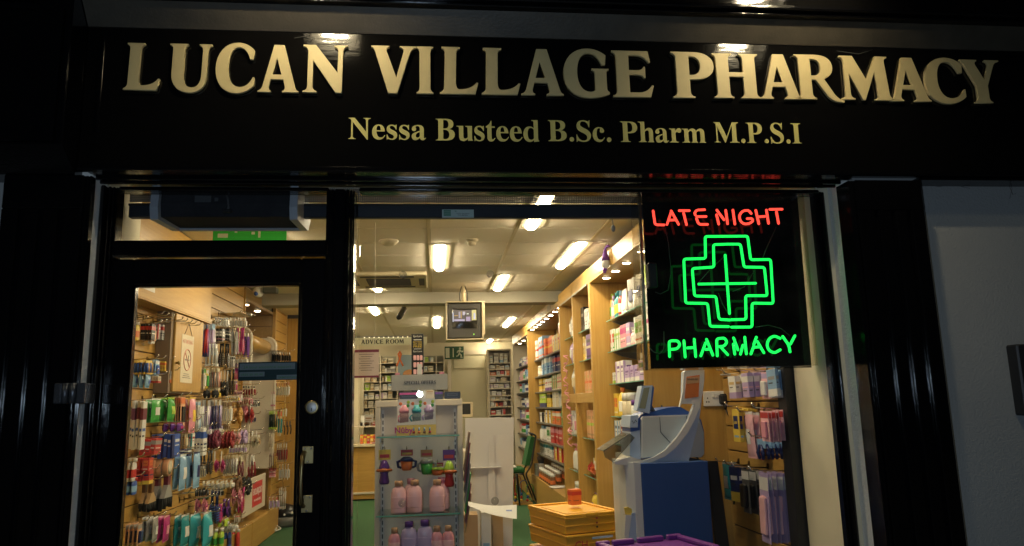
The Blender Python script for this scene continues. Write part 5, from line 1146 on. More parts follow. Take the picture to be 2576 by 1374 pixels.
CL(B, 1105, 835, 1200, 925, 'scrunchie', 2, ('black', 'purple'), 'black fur scrunchie', ('black fur scrunchies', MID), W=.17)
CL(B, 60, 1180, 205, 1375, 'card', 4, ('peach', 'grey', 'navy'), 'peach headed comb card', ('peach headed comb cards', LO), W=.09)
CL(B, 205, 1130, 350, 1340, 'pouch', 3, ('grey', 'white'), 'grey net sponge bag', ('grey net sponges', LO), W=.12)
CL(B, 350, 1120, 452, 1342, 'pouch', 2, ('magenta', 'pink'), 'magenta net sponge bag', ('magenta net sponges', LO), W=.12)
CL(B, 488, 1120, 625, 1390, 'pouch', 2, ('teal', 'white'), 'teal wash bag with white rim', ('teal wash bags', LO), W=.16)
CL(B, 612, 1100, 845, 1400, 'pouch', 2, ('turquoise', 'white'), 'turquoise towelling bag with white rim', ('turquoise towelling bags', LO), W=.20)
CL(B, 665, 1030, 792, 1112, 'flower', 2, ('pink', 'magenta'), 'pink net flower above the turquoise bag', ('pink net flowers', LO), W=.15)
CL(B, 820, 1225, 965, 1390, 'bottle', 3, ('lime', 'white', 'green'), 'lime bath bottle', ('lime bath bottles', MID), W=.08)
CL(B, 965, 1225, 1036, 1390, 'bottle', 2, ('blue', 'white', 'navy'), 'blue bath bottle', ('blue bath bottles', MID), W=.08)
CL(B, 1033, 1225, 1115, 1390, 'bottle', 2, ('red', 'white', 'red'), 'red bath bottle', ('red bath bottles', MID), W=.08)
CL(B, 905, 1140, 1010, 1210, 'pouch', 2, ('lime', 'white'), 'pale lime bath cap', ('pale lime bath caps', MID), W=.11)
CL(B, 1375, 160, 1450, 322, 'pens', 5, ('lime', 'dark green', 'black'), 'dark green pencil fan', ('dark green pencils', ST1), W=.05)
CL(B, 1452, 150, 1492, 385, 'card', 2, ('cream', 'red', 'teal'), 'cream and teal mascara card', ('cream and teal cards', ST1), W=.05)
CL(B, 1490, 95, 1535, 225, 'card', 2, ('yellow', 'ochre', 'white'), 'yellow lip balm card', ('yellow balm cards', ST1), W=.05)
CL(B, 1495, 250, 1580, 370, 'clip', 3, ('black', 'dark grey'), 'black claw clip card', ('black claw clips', ST1), W=.06)
CL(B, 1370, 360, 1412, 500, 'pens', 2, ('cream', 'brown', 'cream'), 'cream and brown liner pack', ('cream liner packs', ST1), W=.04)
CL(B, 1440, 450, 1540, 620, 'card', 5, ('grey', 'white', 'dark red'), 'grey lip pencil card', ('grey lip pencil cards', ST1), W=.05)
CL(B, 1375, 540, 1450, 690, 'pens', 4, ('dark red', 'yellow', 'brown'), 'red and yellow tube pack', ('red and yellow tubes', ST1), W=.05)
CL(B, 1380, 690, 1436, 755, 'carton', 2, ('pink', 'dark red', 'white'), 'small rose pink box', ('small rose pink boxes', ST1), W=.06)
CL(B, 1460, 640, 1560, 780, 'card', 4, ('white', 'grey', 'silver'), 'white sharpener card', ('white sharpener cards', ST1), W=.05)
CL(B, 1365, 935, 1465, 1042, 'card', 3, ('white', 'red', 'lilac'), 'white card with red dot', ('white cards with red dots', ST1), W=.07)
CL(B, 1470, 850, 1530, 1040, 'pens', 4, ('white', 'silver', 'white'), 'white cotton bud pack', ('white cotton bud packs', ST1), W=.05)

# smaller runs squeezed between the big ones
for f, x0, y0, x1, y1, k, n, cols, desc, plural, where in (
  (B, 700, 205, 748, 335, 'pens', 3, ('white', 'pale blue', 'white'), 'white and pale blue comb set', 'white comb sets', LONG),
  (B, 860, 300, 958, 385, 'card', 4, ('white', 'lilac', 'cream'), 'white card with lilac clip', 'white cards with lilac clips', MID),
  (B, 960, 272, 1022, 330, 'card', 4, ('cream', 'ochre', 'tan'), 'cream card with ochre pin', 'cream cards with ochre pins', MID),
  (B, 1175, 195, 1255, 262, 'card', 4, ('grey', 'white', 'navy'), 'grey card with navy slide', 'grey cards with navy slides', MID),
  (B, 1205, 55, 1290, 122, 'card', 5, ('white', 'black', 'black'), 'white card with black slide', 'white cards with black slides', MID),
  (B, 1110, 35, 1200, 108, 'card', 5, ('cream', 'pink', 'dark red'), 'cream card with pink header', 'cream cards with pink headers', MID),
  (B, 985, 20, 1105, 72, 'card', 6, ('white', 'cream', 'yellow'), 'white card with yellow bobble', 'white cards with yellow bobbles', LONG),
  (B, 618, 250, 702, 345, 'pouch', 2, ('yellow', 'pink'), 'small yellow and pink sachet', 'yellow and pink sachets', LONG),
  (B, 738, 655, 805, 760, 'card', 4, ('cream', 'white', 'grey'), 'cream card of grey grips', 'cream cards of grey grips', MID),
  (B, 1060, 1105, 1115, 1165, 'card', 3, ('white', 'red', 'cream'), 'white swing card with red header', 'white swing cards', MID),
  (B, 965, 1178, 1095, 1228, 'card', 5, ('white', 'cream', 'white'), 'white header card over the bath bottles', 'white header cards', MID),
  (B, 700, 858, 832, 955, 'pens', 4, ('black', 'dark grey', 'black'), 'black comb set on a short peg', 'black comb sets', MID),
  (B, 842, 855, 962, 930, 'card', 4, ('silver', 'dark grey', 'black'), 'silver card with black band', 'silver cards with black bands', MID),
  (B, 1235, 375, 1292, 470, 'card', 3, ('cream', 'white', 'tan'), 'cream card with tan comb', 'cream cards with tan combs', MID),
  (B, 540, 505, 660, 565, 'carton', 3, ('navy', 'white', 'blue'), 'navy header box over the blue pads', 'navy header boxes', LW),
  (B, 1180, 690, 1250, 750, 'clip', 3, ('magenta', 'cream'), 'magenta bobble card', 'magenta bobble cards', MID),
  (B, 1010, 470, 1170, 540, 'card', 6, ('silver', 'white', 'lilac'), 'silver card with lilac bobble', 'silver cards with lilac bobbles', MID),
  (B, 780, 300, 850, 372, 'card', 4, ('lilac', 'purple', 'white'), 'lilac card with purple header', 'lilac cards with purple headers', MID),
  (A, 1150, 830, 1215, 960, 'card', 4, ('white', 'black', 'grey'), 'white card with grey slide', 'white cards with grey slides', TP),
  (A, 1215, 835, 1350, 905, 'card', 6, ('cream', 'tan', 'white'), 'cream card hung above the helpline strip', 'cream cards above the strip', TP),
  (A, 1290, 1240, 1400, 1330, 'card', 5, ('white', 'dark red', 'pink'), 'white card with dark red header', 'white cards with dark red headers', TP),
  (A, 1180, 1080, 1240, 1190, 'card', 4, ('cream', 'purple', 'magenta'), 'cream card with magenta bobble', 'cream cards with magenta bobbles', TP),
  (A, 1790, 1090, 1835, 1230, 'card', 2, ('white', 'silver', 'grey'), 'white and silver tweezer card', 'tweezer cards', ST1),
  (B, 1540, 880, 1600, 960, 'clip', 2, ('purple', 'silver'), 'purple ribbon card sticking out', 'purple ribbon cards', ST1)):
    CL(f, x0, y0, x1, y1, k, n, cols, desc, (plural, where), W=.06)
# bare pegs waiting for stock
for i, (x, y) in enumerate(((860, 640), (930, 640), (1000, 632), (520, 640), (640, 650))):
    u, v = B(x*.6+60, 960-12*i); p = at(u, v, x=XL); peg(XL, p.y, p.z, 1, .22, 'long bare chrome peg, %s above the turquoise bags' % ORD[i], 'bare chrome pegs')
for i, (x, y) in enumerate(((215, 395), (270, 410), (330, 425), (430, 455), (490, 465), (540, 480), (590, 490), (640, 505))):
    u, v = A(x-45, y+22); p = at(u, v, x=XL); peg(XL, p.y, p.z, 1, .20, 'bare chrome peg, %s along the short top row' % ORD[i], 'bare chrome pegs')
for i in range(8):
    u, v = A(1060+22*i, 395+6*i); p = at(u, v, x=XL); peg(XL, p.y, p.z, 1, .20, 'bare chrome peg, %s along the slat panel top' % ORD[i], 'bare chrome pegs')
# ================================================================ GOODS ON SHELVES (far side wall, fronts face -x)
KIND.update(pump=lambda w, d, h, c: pump(w, d, h, c), jar=jar, pack=pack, vial=lambda w, d, h, c: bottle(w, d, h, c, .22, shape=2), tall=lambda w, d, h, c: bottle(w, d, h, c, .2, shape=1))
CAT.update(pump='pump bottle', jar='jar', pack='toilet rolls', vial='pill bottle', tall='bottle')
PLAIN = dict(carton='box', bottle='bottle', tube='tube', jar='jar', pack='roll pack', vial='pill bottle', pump='pump bottle', tall='bottle', pouch='bag', card='card')
def shelf_fill(spec, xf, y0, y1, z, where, group, rot=-90, stagger=.0):
    """spec: (kind, w, d, h, colours, description, count); laid from y1 towards the street; stops at y0"""
    y = y1-.01
    for kind, wd, d, h, cols, desc, n in spec:
        src = None
        for i in range(n):
            if y-wd < y0: return
            if src is None: o = KIND[kind](wd, d, h, cols); src = o
            else: o = copy_tree(src)
            o.location = (xf+d/2+random.uniform(0, .012)+stagger*random.random(), y-wd/2, z+.0003); o.rotation_euler = (0, 0, R(rot+random.uniform(-6, 6)))
            lab = desc+', '+where if n == 1 else '%s, %s in row %s' % (desc, ordw(i), where)
            tag(o, lab, CAT[kind], group); y -= wd+random.uniform(.003, .012)
BW_ = ['top', 'second', 'third', 'fourth', 'fifth', 'lowest']
baby = [
 [('tall', .07, .06, .25, ('ochre', 'lime', 'green'), 'olive bottle with lime cap', 1), ('tall', .06, .05, .22, ('pink', 'lilac', 'white'), 'pink slim bottle', 1), ('tall', .08, .06, .24, ('teal', 'teal', 'yellow'), 'teal spray bottle', 2), ('tall', .07, .06, .23, ('red', 'pale blue', 'white'), 'red bottle with blue cap', 1), ('tube', .08, .05, .22, ('white', 'white'), 'white cream tube', 2), ('pack', .24, .16, .30, ('white', 'navy'), 'white roll pack', 2), ('pouch', .30, .16, .46, ('white', 'lime'), 'tall clear nappy bag', 1)],
 [('carton', .07, .06, .20, ('white', 'red', 'green'), 'slim white and red box', 2), ('carton', .07, .06, .19, ('white', 'green', 'lime'), 'slim white and green box', 3), ('carton', .09, .07, .20, ('pink', 'magenta', 'white'), 'rose pink box', 2), ('carton', .10, .08, .20, ('lilac', 'pink', 'white'), 'lilac pink box', 1), ('bottle', .07, .06, .13, ('pale pink', 'white', 'white'), 'small pale pink bottle', 2), ('carton', .11, .09, .22, ('white', 'green', 'red'), 'broad white milk box', 2), ('carton', .12, .10, .30, ('white', 'magenta', 'grey'), 'tall white breast pad box', 2), ('carton', .11, .08, .34, ('white', 'pale blue', 'grey'), 'tallest white box', 1)],
 [('carton', .08, .06, .10, ('white', 'lime', 'grey'), 'little white box', 2), ('carton', .12, .08, .19, ('white', 'lilac', 'purple'), 'white and lilac box', 2), ('carton', .16, .10, .13, ('lilac', 'white', 'purple'), 'lilac cream box', 3), ('carton', .17, .10, .16, ('lilac', 'dark green', 'white'), 'lilac box with green oval', 2), ('carton', .15, .10, .18, ('white', 'lilac', 'grey'), 'white lilac edged box', 2)],
 [('carton', .07, .06, .20, ('yellow', 'orange', 'white'), 'yellow carton', 2), ('bottle', .10, .08, .25, ('yellow', 'orange', 'white'), 'yellow baby bottle', 1), ('jar', .13, .13, .20, ('cream', 'white'), 'cream powder tub', 2), ('jar', .12, .12, .14, ('white', 'purple'), 'white tub with purple lid', 2), ('tall', .10, .07, .23, ('white', 'white', 'pink'), 'white lotion bottle', 2), ('carton', .13, .09, .26, ('white', 'pale blue', 'blue'), 'white and blue steriliser box', 3)],
 [('carton', .10, .08, .20, ('white', 'pale blue', 'navy'), 'white and navy box', 2), ('carton', .09, .08, .21, ('white', 'dark red', 'lilac'), 'white and dark red box', 1), ('tube', .10, .06, .12, ('magenta', 'orange'), 'short magenta tube', 2), ('vial', .09, .09, .17, ('white', 'white', 'white'), 'plain white bottle', 4), ('carton', .14, .10, .20, ('white', 'grey', 'silver'), 'broad white box', 3)],
 [('carton', .12, .10, .26, ('white', 'pink', 'pale pink'), 'white nappy liner box with pink foot', 4), ('carton', .14, .10, .24, ('white', 'pale blue', 'pink'), 'white box with blue band', 4)],
]
for i, z in enumerate(BABYZ): shelf_fill(baby[i], 1.615, 2.05, 3.96, z, 'on the %s baby shelf' % BW_[i], 'goods on the baby shelves')
gift1 = [[('pouch', .22, .08, .26, ('silver', 'white'), 'crinkled silver gift bag', 1), ('carton', .10, .10, .20, ('white', 'grey', 'silver'), 'silver white gift box', 2)],
         [('pouch', .26, .10, .26, ('lilac', 'silver'), 'wrapped lilac gift basket', 1), ('carton', .12, .1, .16, ('cream', 'gold', 'tan'), 'cream gift box', 1)],
         [('pouch', .28, .10, .28, ('silver', 'cream'), 'film wrapped pale gift set', 1), ('carton', .10, .1, .20, ('white', 'pink', 'grey'), 'white gift carton', 2)],
         [('carton', .12, .1, .26, ('white', 'lilac', 'purple'), 'tall white hand cream box', 1), ('tall', .09, .07, .30, ('white', 'white', 'pink'), 'tall white lotion bottle', 2), ('carton', .10, .08, .24, ('pink', 'white', 'white'), 'tall pink box', 2)],
         [('pump', .09, .08, .27, ('white', 'pink', 'white'), 'white pump bottle with pink neck', 4)],
         [('vial', .09, .09, .24, ('white', 'white', 'cream'), 'tall white candle', 3)]]
gift2 = [[('carton', .10, .10, .26, ('black', 'dark grey', 'grey'), 'tall black perfume box', 1), ('carton', .09, .1, .22, ('white', 'silver', 'grey'), 'tall white perfume box', 2), ('pouch', .16, .08, .25, ('silver', 'white'), 'clear film gift bag', 1)],
         [('carton', .10, .10, .25, ('gold', 'yellow', 'white'), 'gold perfume box', 1), ('carton', .10, .1, .22, ('cream', 'silver', 'white'), 'cream perfume box', 1), ('carton', .18, .12, .25, ('purple', 'cream', 'black'), 'dark purple gift set', 1), ('carton', .12, .1, .25, ('cream', 'gold', 'tan'), 'cream and gold perfume box', 1)],
         [('carton', .14, .11, .22, ('peach', 'orange', 'gold'), 'amber tinted gift set', 2), ('tall', .12, .09, .20, ('brown', 'gold', 'peach'), 'brown glass bottle', 2), ('carton', .12, .1, .22, ('brown', 'gold', 'orange'), 'brown gift box', 1)],
         [('carton', .09, .08, .27, ('peach', 'lime', 'tan'), 'tall peach bath salt box', 6)],
         [('flower', .13, .08, .16, ('red', 'yellow'), 'red toy flower', 1), ('flower', .12, .08, .18, ('orange', 'red'), 'orange toy flower', 1), ('pouch', .18, .08, .24, ('yellow', 'white'), 'yellow toy bag', 1), ('carton', .13, .1, .14, ('white', 'green', 'red'), 'small green and white box', 1)],
         [('pouch', .22, .10, .20, ('yellow', 'purple'), 'yellow and purple sweet bag', 2), ('pouch', .2, .1, .16, ('lilac', 'white'), 'lilac sweet bag', 1)]]
for i, z in enumerate((2.16, 1.863, 1.535, 1.094, .73, .34)):
    shelf_fill(gift1[i], 1.53, 4.94, 5.68, z+(0 if z > 1 else (-.01 if z > .5 else 0)), 'deeper gift column, %s shelf' % BW_[i], 'gifts in the glass shelf cabinet')
    shelf_fill(gift2[i], 1.53, 4.08, 4.84, z, 'street side gift column, %s shelf' % BW_[i], 'gifts in the glass shelf cabinet')
MW = ['top', 'second', 'third', 'fourth', 'fifth', 'sixth', 'lowest']
med = [
 [('carton', .16, .12, .30, ('white', 'red', 'orange'), 'large white and red box', 2), ('carton', .20, .12, .32, ('pale blue', 'red', 'orange'), 'tall blue and red box', 2), ('carton', .22, .13, .26, ('orange', 'yellow', 'red'), 'bright orange vitamin box', 3), ('carton', .18, .13, .24, ('yellow', 'cream', 'red'), 'yellow vitamin box', 3), ('carton', .24, .14, .36, ('red', 'dark red', 'white'), 'tall red carton', 3), ('carton', .2, .13, .20, ('magenta', 'white', 'purple'), 'magenta carton', 2)],
 [('vial', .14, .14, .16, ('cream', 'white', 'white'), 'squat cream tub', 3), ('carton', .22, .12, .26, ('pale blue', 'white', 'blue'), 'pale blue carton', 4), ('carton', .20, .12, .22, ('navy', 'red', 'white'), 'navy and red carton', 3), ('carton', .22, .12, .25, ('red', 'orange', 'white'), 'red and orange carton', 3)],
 [('carton', .20, .12, .20, ('yellow', 'navy', 'white'), 'yellow and navy carton', 3), ('carton', .18, .12, .17, ('white', 'purple', 'red'), 'white and purple carton', 4), ('carton', .20, .12, .24, ('tan', 'green', 'white'), 'tan and green carton', 2), ('carton', .22, .12, .20, ('cream', 'red', 'pink'), 'cream and red carton', 5)],
 [('carton', .20, .12, .21, ('lime', 'navy', 'white'), 'lime and navy carton', 4), ('carton', .20, .12, .20, ('yellow', 'black', 'lime'), 'yellow and black carton', 3), ('carton', .22, .12, .24, ('cream', 'white', 'grey'), 'tall cream carton', 5)],
 [('carton', .16, .12, .14, ('white', 'dark grey', 'black'), 'white film box', 3), ('carton', .22, .12, .18, ('white', 'yellow', 'blue'), 'white and yellow carton', 4), ('carton', .20, .12, .17, ('orange', 'white', 'green'), 'orange and white carton', 3), ('carton', .22, .12, .24, ('green', 'lime', 'white'), 'bright green carton', 3)],
 [('tall', .12, .10, .20, ('white', 'pale blue', 'white'), 'white mouthwash bottle', 5), ('carton', .18, .12, .20, ('white', 'green', 'grey'), 'white and green carton', 3), ('carton', .20, .12, .22, ('red', 'pink', 'white'), 'red and pink carton', 4), ('carton', .2, .12, .24, ('orange', 'red', 'yellow'), 'orange and red carton', 3)],
 [('carton', .16, .12, .17, ('white', 'teal', 'grey'), 'white and teal carton', 7), ('bottle', .13, .11, .17, ('pale blue', 'yellow', 'white'), 'blue bottle with yellow cap', 2), ('carton', .2, .12, .18, ('yellow', 'red', 'white'), 'yellow and red carton', 4)]]
for i, z in enumerate(MEDZ): shelf_fill(med[i], 1.56, 5.85, 8.72, z, 'in the medicine bay, %s shelf' % MW[i], 'medicines in the long bay', stagger=.05)
fk = [('tall', 'white', 'pale blue', 'navy'), ('carton', 'white', 'blue', 'lilac'), ('tall', 'white', 'white', 'lilac'), ('carton', 'pale pink', 'white', 'magenta'), ('vial', 'white', 'red', 'green'), ('carton', 'pale blue', 'white', 'blue'), ('vial', 'white', 'navy', 'white')]
for i, z in enumerate(FARZ):
    sp = []
    for j in range(4):
        k = fk[(i*2+j) % 7]; sp.append((k[0], random.uniform(.13, .17), .13, random.uniform(.14, .20), k[1:], '%s and %s %s' % (k[1], k[2] if k[2] != k[1] else k[3], PLAIN[k[0]])+(' with %s label' % k[3] if j > 1 else ''), 2+(j % 2)))
    shelf_fill(sp, 1.515, 8.9, 10.95, z, 'far bay, %s shelf' % MW[i], 'medicines in the far bay', stagger=.05)
# dispensary stock, fronts face the street
def stock(x0, x1, y, z, hmax, where, group, pal):
    x = x0+.01; k = 0
    while True:
        wd = random.uniform(.05, .11); h = random.uniform(.55, .95)*hmax; c = random.choice(pal)
        if x+wd > x1-.005: break
        o = carton(wd, .12, h, c); o.location = (x+wd/2, y+.07+random.uniform(0, .05), z+.0003)
        tag(o, '%s %s and %s stock box, %s %s' % ('tall' if h > .8*hmax else 'low', c[0], c[1], ordw(k), where), 'box', group); k += 1; x += wd+random.uniform(.004, .03)
PALD = [('white', 'grey', 'silver'), ('white', 'pale blue', 'grey'), ('cream', 'white', 'dark grey'), ('white', 'lilac', 'purple'), ('grey', 'white', 'dark grey'), ('white', 'cream', 'teal'), ('cream', 'tan', 'grey')]
DW_ = ['top', 'second', 'third', 'fourth', 'fifth', 'sixth', 'seventh', 'eighth', 'ninth', 'tenth']
for i, z in enumerate(DPZ): stock(1.052, 1.453, 11.56, z, .20 if i == 0 else (DPZ[i-1]-z-.025), 'along the %s shelf beside the doorway' % DW_[i], 'stock beside the dispensary doorway', PALD if i not in (2, 7, 8, 9) else PALD[:2]+[('red', 'white', 'pink'), ('orange', 'white', 'cream'), ('red', 'dark red', 'white')])
for i, z in enumerate(LSZ):
    for j in range(len(LSX)-1):
        if LSX[j+1]-LSX[j] < .2 or (j == 2 and i < 5): continue
        stock(LSX[j]+.02, LSX[j+1], 11.61, z, .14 if i else .12, 'on %s shelf, %s dispensary column' % (DW_[i], ORD[j]), 'stock behind the counter', PALD+[('dark red', 'white', 'red'), ('lime', 'white', 'green')] if (i+j) % 3 == 0 else PALD)
# pink curly ribbon hanging on the gift cabinet
m = MB(); pts = []
for k in range(150):
    t = k/149; pts.append((1.43+.02*math.cos(k*.8+.5*math.sin(k*.31)), 5.25+(.03+.03*math.sin(k*.23)**2)*math.sin(k*.8)+.09*math.sin(t*6), 1.95-t*.95+.02*math.sin(k*.5)))
m.tube(pts, .0045, cm('pink', .3), 5); tag(m.build('curly_ribbon'), 'long curly pink gift ribbon hanging down the glass shelf cabinet', 'ribbon')

# ================================================================ SLAT WALL BY THE WINDOW
XS_ = 1.60
slatwall('slat_wall', 'beech slat wall of small goods behind the display window', XS_, .42, 1.275, .0, 1.75, -1, first=.06, pitch=.13)
m = MB(); m.box(1.505, 1.61, .335, .415, 0, 1.70, BLK, .002); tag(m.build('end_post'), 'narrow black end post between the cream reveal and slat wall', 'post')
bp = MB(); x0 = at(1622, 950, y=1.28).x; bp.box(x0, 1.64, 1.28, 1.305, 0, 1.76, BEECH, .002); tag(bp.build('back_board'), 'plain beech board standing behind the blue and white machine', 'board')
def Dc(x, y): return (1781.6+.3514*x, 890.8+.3514*y)
def CR(x0, y0, x1, y1, *a, **k):
    p, q = Dc(x0, y0), Dc(x1, y1); cluster(p[0], p[1], q[0], q[1], *a, wall=XS_, face=-1, **k)
S1, S2, S3 = 'on the top window peg row', 'on the middle window peg row', 'on the low window peg row'
CR(198, 150, 290, 312, 'carton', 2, ('white', 'lilac', 'gold'), 'white and lilac jewellery box', ('white and lilac boxes', S1), W=.10)
CR(292, 130, 418, 306, 'carton', 3, ('lilac', 'white', 'pale pink'), 'lilac shaded box', ('lilac shaded boxes', S1), W=.09)
CR(422, 128, 495, 320, 'card', 2, ('pale pink', 'lilac', 'white'), 'pink and lilac angel card', ('pink angel cards', S1), W=.09)
CR(492, 108, 632, 308, 'carton', 5, ('pale blue', 'white', 'grey'), 'pale blue slim pack', ('pale blue slim packs', S1), W=.10)
CR(215, 390, 352, 625, 'carton', 4, ('yellow', 'navy', 'pale blue'), 'yellow topped blue toothbrush box', ('yellow and blue boxes', S2), W=.07)
CR(315, 430, 402, 745, 'pouch', 2, ('pale pink', 'white'), 'long pale pink razor bag', ('long pale pink bags', S2), W=.09)
CR(430, 405, 655, 628, 'card', 9, ('pale pink', 'red', 'pink'), 'pink razor card', ('pink razor cards', S2), W=.09)
CR(400, 608, 600, 750, 'clip', 6, ('navy', 'pale blue'), 'blue razor card', ('blue razor cards', S2), W=.09)
CR(152, 790, 216, 1045, 'pouch', 2, ('teal', 'grey'), 'murky teal sponge pack', ('murky teal packs', S3), W=.10)
CR(218, 812, 292, 1065, 'carton', 2, ('navy', 'yellow', 'white'), 'navy and yellow plaster box', ('navy and yellow boxes', S3), W=.10)
CR(280, 830, 432, 1150, 'card', 3, ('dark grey', 'silver', 'black'), 'dark card with round mirror', ('dark mirror cards', S3), W=.10)
CR(422, 858, 630, 1362, 'card', 6, ('lilac', 'white', 'pale pink'), 'long lilac insole pack', ('long lilac insole packs', S3), W=.11)
CR(120, 130, 200, 150, 'card', 1, ('grey', 'grey', 'grey'), 'small grey price ticket', ('small grey ticket', S1), W=.05)

# ---------------------------------------------------------------- socket, plug, leads, leaning board
SK = thing('wall_socket', 'white double wall socket with switches on the beech board', 'socket', (1.4, 1.27, 1.4))
a, b = at(1768, 985, y=1.275), at(1828, 1021, y=1.275)
m = MB(); m.box(a.x, b.x, 1.270, 1.2795, b.z, a.z, WHITE, .003); m.build('plate', SK)
m = MB()
for k in (.42, .58): x = a.x+(b.x-a.x)*k; m.box(x-.006, x+.006, 1.264, 1.2697, a.z-.035, a.z-.012, PAPER, .002)
m.build('switch', SK)
m = MB()
for k in (.12, .17, .22): x = a.x+(b.x-a.x)*k; m.box(x-.003, x+.003, 1.2688, 1.2697, b.z+.02+(.02 if k == .17 else 0), b.z+.028+(.02 if k == .17 else 0), BLK)
m.build('pin_hole', SK)
PG = thing('plug', 'black mains plug and lead in the white double socket', 'plug', (b.x-.02, 1.25, b.z))
m = MB(); px, pz = b.x-.022, (a.z+b.z)/2-.005; m.box(px-.025, px+.025, 1.225, 1.2695, pz-.03, pz+.03, BLK, .010); m.tube([(px, 1.24, pz-.028), (px, 1.24, pz-.055)], [.013, .007], BLK, 8); m.build('body', PG)
m = MB(); m.tube(rounded([Vector(p) for p in ((px, 1.24, pz-.05), (px+.02, 1.22, pz-.12), (px+.03, 1.20, pz-.25), (px+.02, 1.19, pz-.42), (px-.02, 1.175, pz-.55))], .06), .0045, BLK, 6); m.build('lead', PG)
m = MB()
for pts in ([(1.235, 1.25, 1.42), (1.25, 1.24, 1.25), (1.31, 1.23, 1.0), (1.33, 1.23, .75)], [(1.225, 1.25, 1.36), (1.28, 1.24, 1.10), (1.305, 1.23, .9)], [(1.25, 1.20, 1.22), (1.35, 1.19, 1.20), (1.42, 1.18, 1.10), (1.45, 1.18, 1.0)], [(1.29, 1.22, .96), (1.35, 1.22, .90), (1.32, 1.22, .80)]):
    m2 = MB(); m2.tube(rounded([Vector(p) for p in pts], .08), .005, BLK, 6); tag(m2.build('trailing_cable'), {1.42: 'long black cable hanging straight down the beech board', 1.36: 'second black cable hanging close behind the machine', 1.22: 'thick black cable looping over the leaning strip', .96: 'short black cable loop low behind the blue cabinet'}[pts[0][2]], 'cable')
def E_(x, y): return (1517.7+.3514*x, 890.8+.3514*y)
def Ep(x, y, yy): u, v = E_(x, y); return at(u, v, y=yy)
def slabq(name, pts, y0, y1, mat, parent, lab=None):
    m = MB(); n = len(pts); P = [Ep(x, y, y0) for x, y in pts]
    m.add([tuple(p) for p in P]+[(p.x, y1, p.z) for p in P], [tuple(range(n)), tuple(range(2*n-1, n-1, -1))]+[(i, (i+1) % n, n+(i+1) % n, n+i) for i in range(n)], mat)
    return m.build(name, parent)
LB = MB(); P = [Ep(738, 768, 1.12), Ep(820, 765, 1.12), Ep(905, 1400, 1.12), Ep(820, 1400, 1.12)]
LB.add([tuple(p) for p in P]+[(p.x, 1.15, p.z) for p in P], [(0, 1, 2, 3), (7, 6, 5, 4), (0, 4, 5, 1), (1, 5, 6, 2), (2, 6, 7, 3), (3, 7, 4, 0)], pm('dark_strip', (.014, .013, .016), .35)); tag(LB.build('leaning_strip'), 'dark narrow strip leaning behind the blue cabinet under the socket', 'strip')
# ---------------------------------------------------------------- blue and white health machine
MBLUE = pm('machine_blue', (.025, .085, .32), .38); MPALE = pm('machine_pale_blue', (.42, .52, .68), .4); MGREY = pm('machine_grey', (.50, .53, .52), .45, var=.04); MWH = pm('machine_white', (.66, .66, .64), .4); MDK = pm('machine_seam', (.05, .06, .08), .5)
PD = thing('blue_cabinet', 'dark blue cabinet with a curved white front carrying the machine', 'cabinet', (1.15, 1.0, 0))
p0, p1, p2 = Ep(262, 782, .83), Ep(732, 765, .83), Ep(285, 1330, .83)
m = MB(); m.box(p0.x+.004, p1.x+.012, .83, 1.14, 0, p1.z, pm('cabinet_blue', (.018, .070, .25), .45, var=.06), .004); m.build('side_panel', PD)
m = MB(); wx0 = Ep(146, 790, .83).x
front = [(p0.x+.003, .832), (p0.x-.03, .832), (wx0+.012, .86), (wx0, .95), (wx0, 1.04), (wx0+.012, 1.12), (p0.x-.03, 1.138), (p0.x+.003, 1.138)]
m.add([(x, y, 0) for x, y in front]+[(x, y, p0.z+.004) for x, y in front], [tuple(range(8)), tuple(range(15, 7, -1))]+[(i, (i+1) % 8, 8+(i+1) % 8, 8+i) for i in range(8)], MWH); m.build('curved_front', PD)
HM = thing('health_machine', 'blue and grey health check machine on a white swoosh stand', 'machine', (1.15, .95, p1.z))
sw = [(75, 772), (140, 752), (205, 738), (290, 762), (360, 742), (440, 690), (530, 590), (600, 480), (640, 400), (660, 357), (562, 355), (575, 260), (576, 128), (590, 118), (724, 114), (722, 190), (704, 300), (690, 400), (640, 540), (575, 665), (500, 735), (410, 778), (290, 784), (150, 792), (80, 790)]
slabq('swoosh_stand', [(572, 300), (576, 130), (590, 119), (724, 114), (722, 200), (706, 310), (694, 420), (672, 540), (610, 770), (285, 783), (150, 793), (80, 788), (78, 772), (140, 752), (205, 740), (288, 768), (360, 745), (450, 692), (540, 592), (605, 490), (650, 380), (662, 355), (566, 352)], .865, .905, MPALE, HM)
slabq('swoosh_edge', [(80, 772), (140, 750), (205, 737), (288, 764), (358, 741), (446, 688), (536, 588), (601, 486), (646, 380), (658, 358), (563, 357), (545, 380), (570, 270), (576, 128), (724, 113), (720, 200), (702, 310), (690, 385), (655, 470), (600, 570), (520, 670), (440, 735), (350, 772), (285, 784), (150, 794), (80, 790)], .850, .8645, MWH, HM)
og = slabq('info_card', [(597, 162), (690, 150), (682, 306), (582, 320)], .8475, .8495, pm('info_orange', (.62, .17, .035), .5), HM)
slabq('info_card_header', [(600, 170), (688, 160), (686, 205), (594, 215)], .8465, .8473, pm('info_peach', (.62, .34, .16), .5), og)
p = Ep(641, 186, .845); sans('lettering', 'YOUR HEALTH CHECK', .009, DGREY, (p.x, .846, p.z), og, width=.055)
slabq('body_shell', [(262, 446), (300, 425), (460, 384), (548, 377), (640, 428), (700, 470), (722, 560), (722, 712), (705, 738), (560, 742), (268, 748), (250, 735), (248, 470)], .93, 1.13, MBLUE, HM)
slabq('side_cover', [(286, 452), (630, 440), (600, 500), (530, 590), (440, 685), (350, 735), (272, 745), (268, 730), (274, 470)], .905, .9295, MGREY, HM)
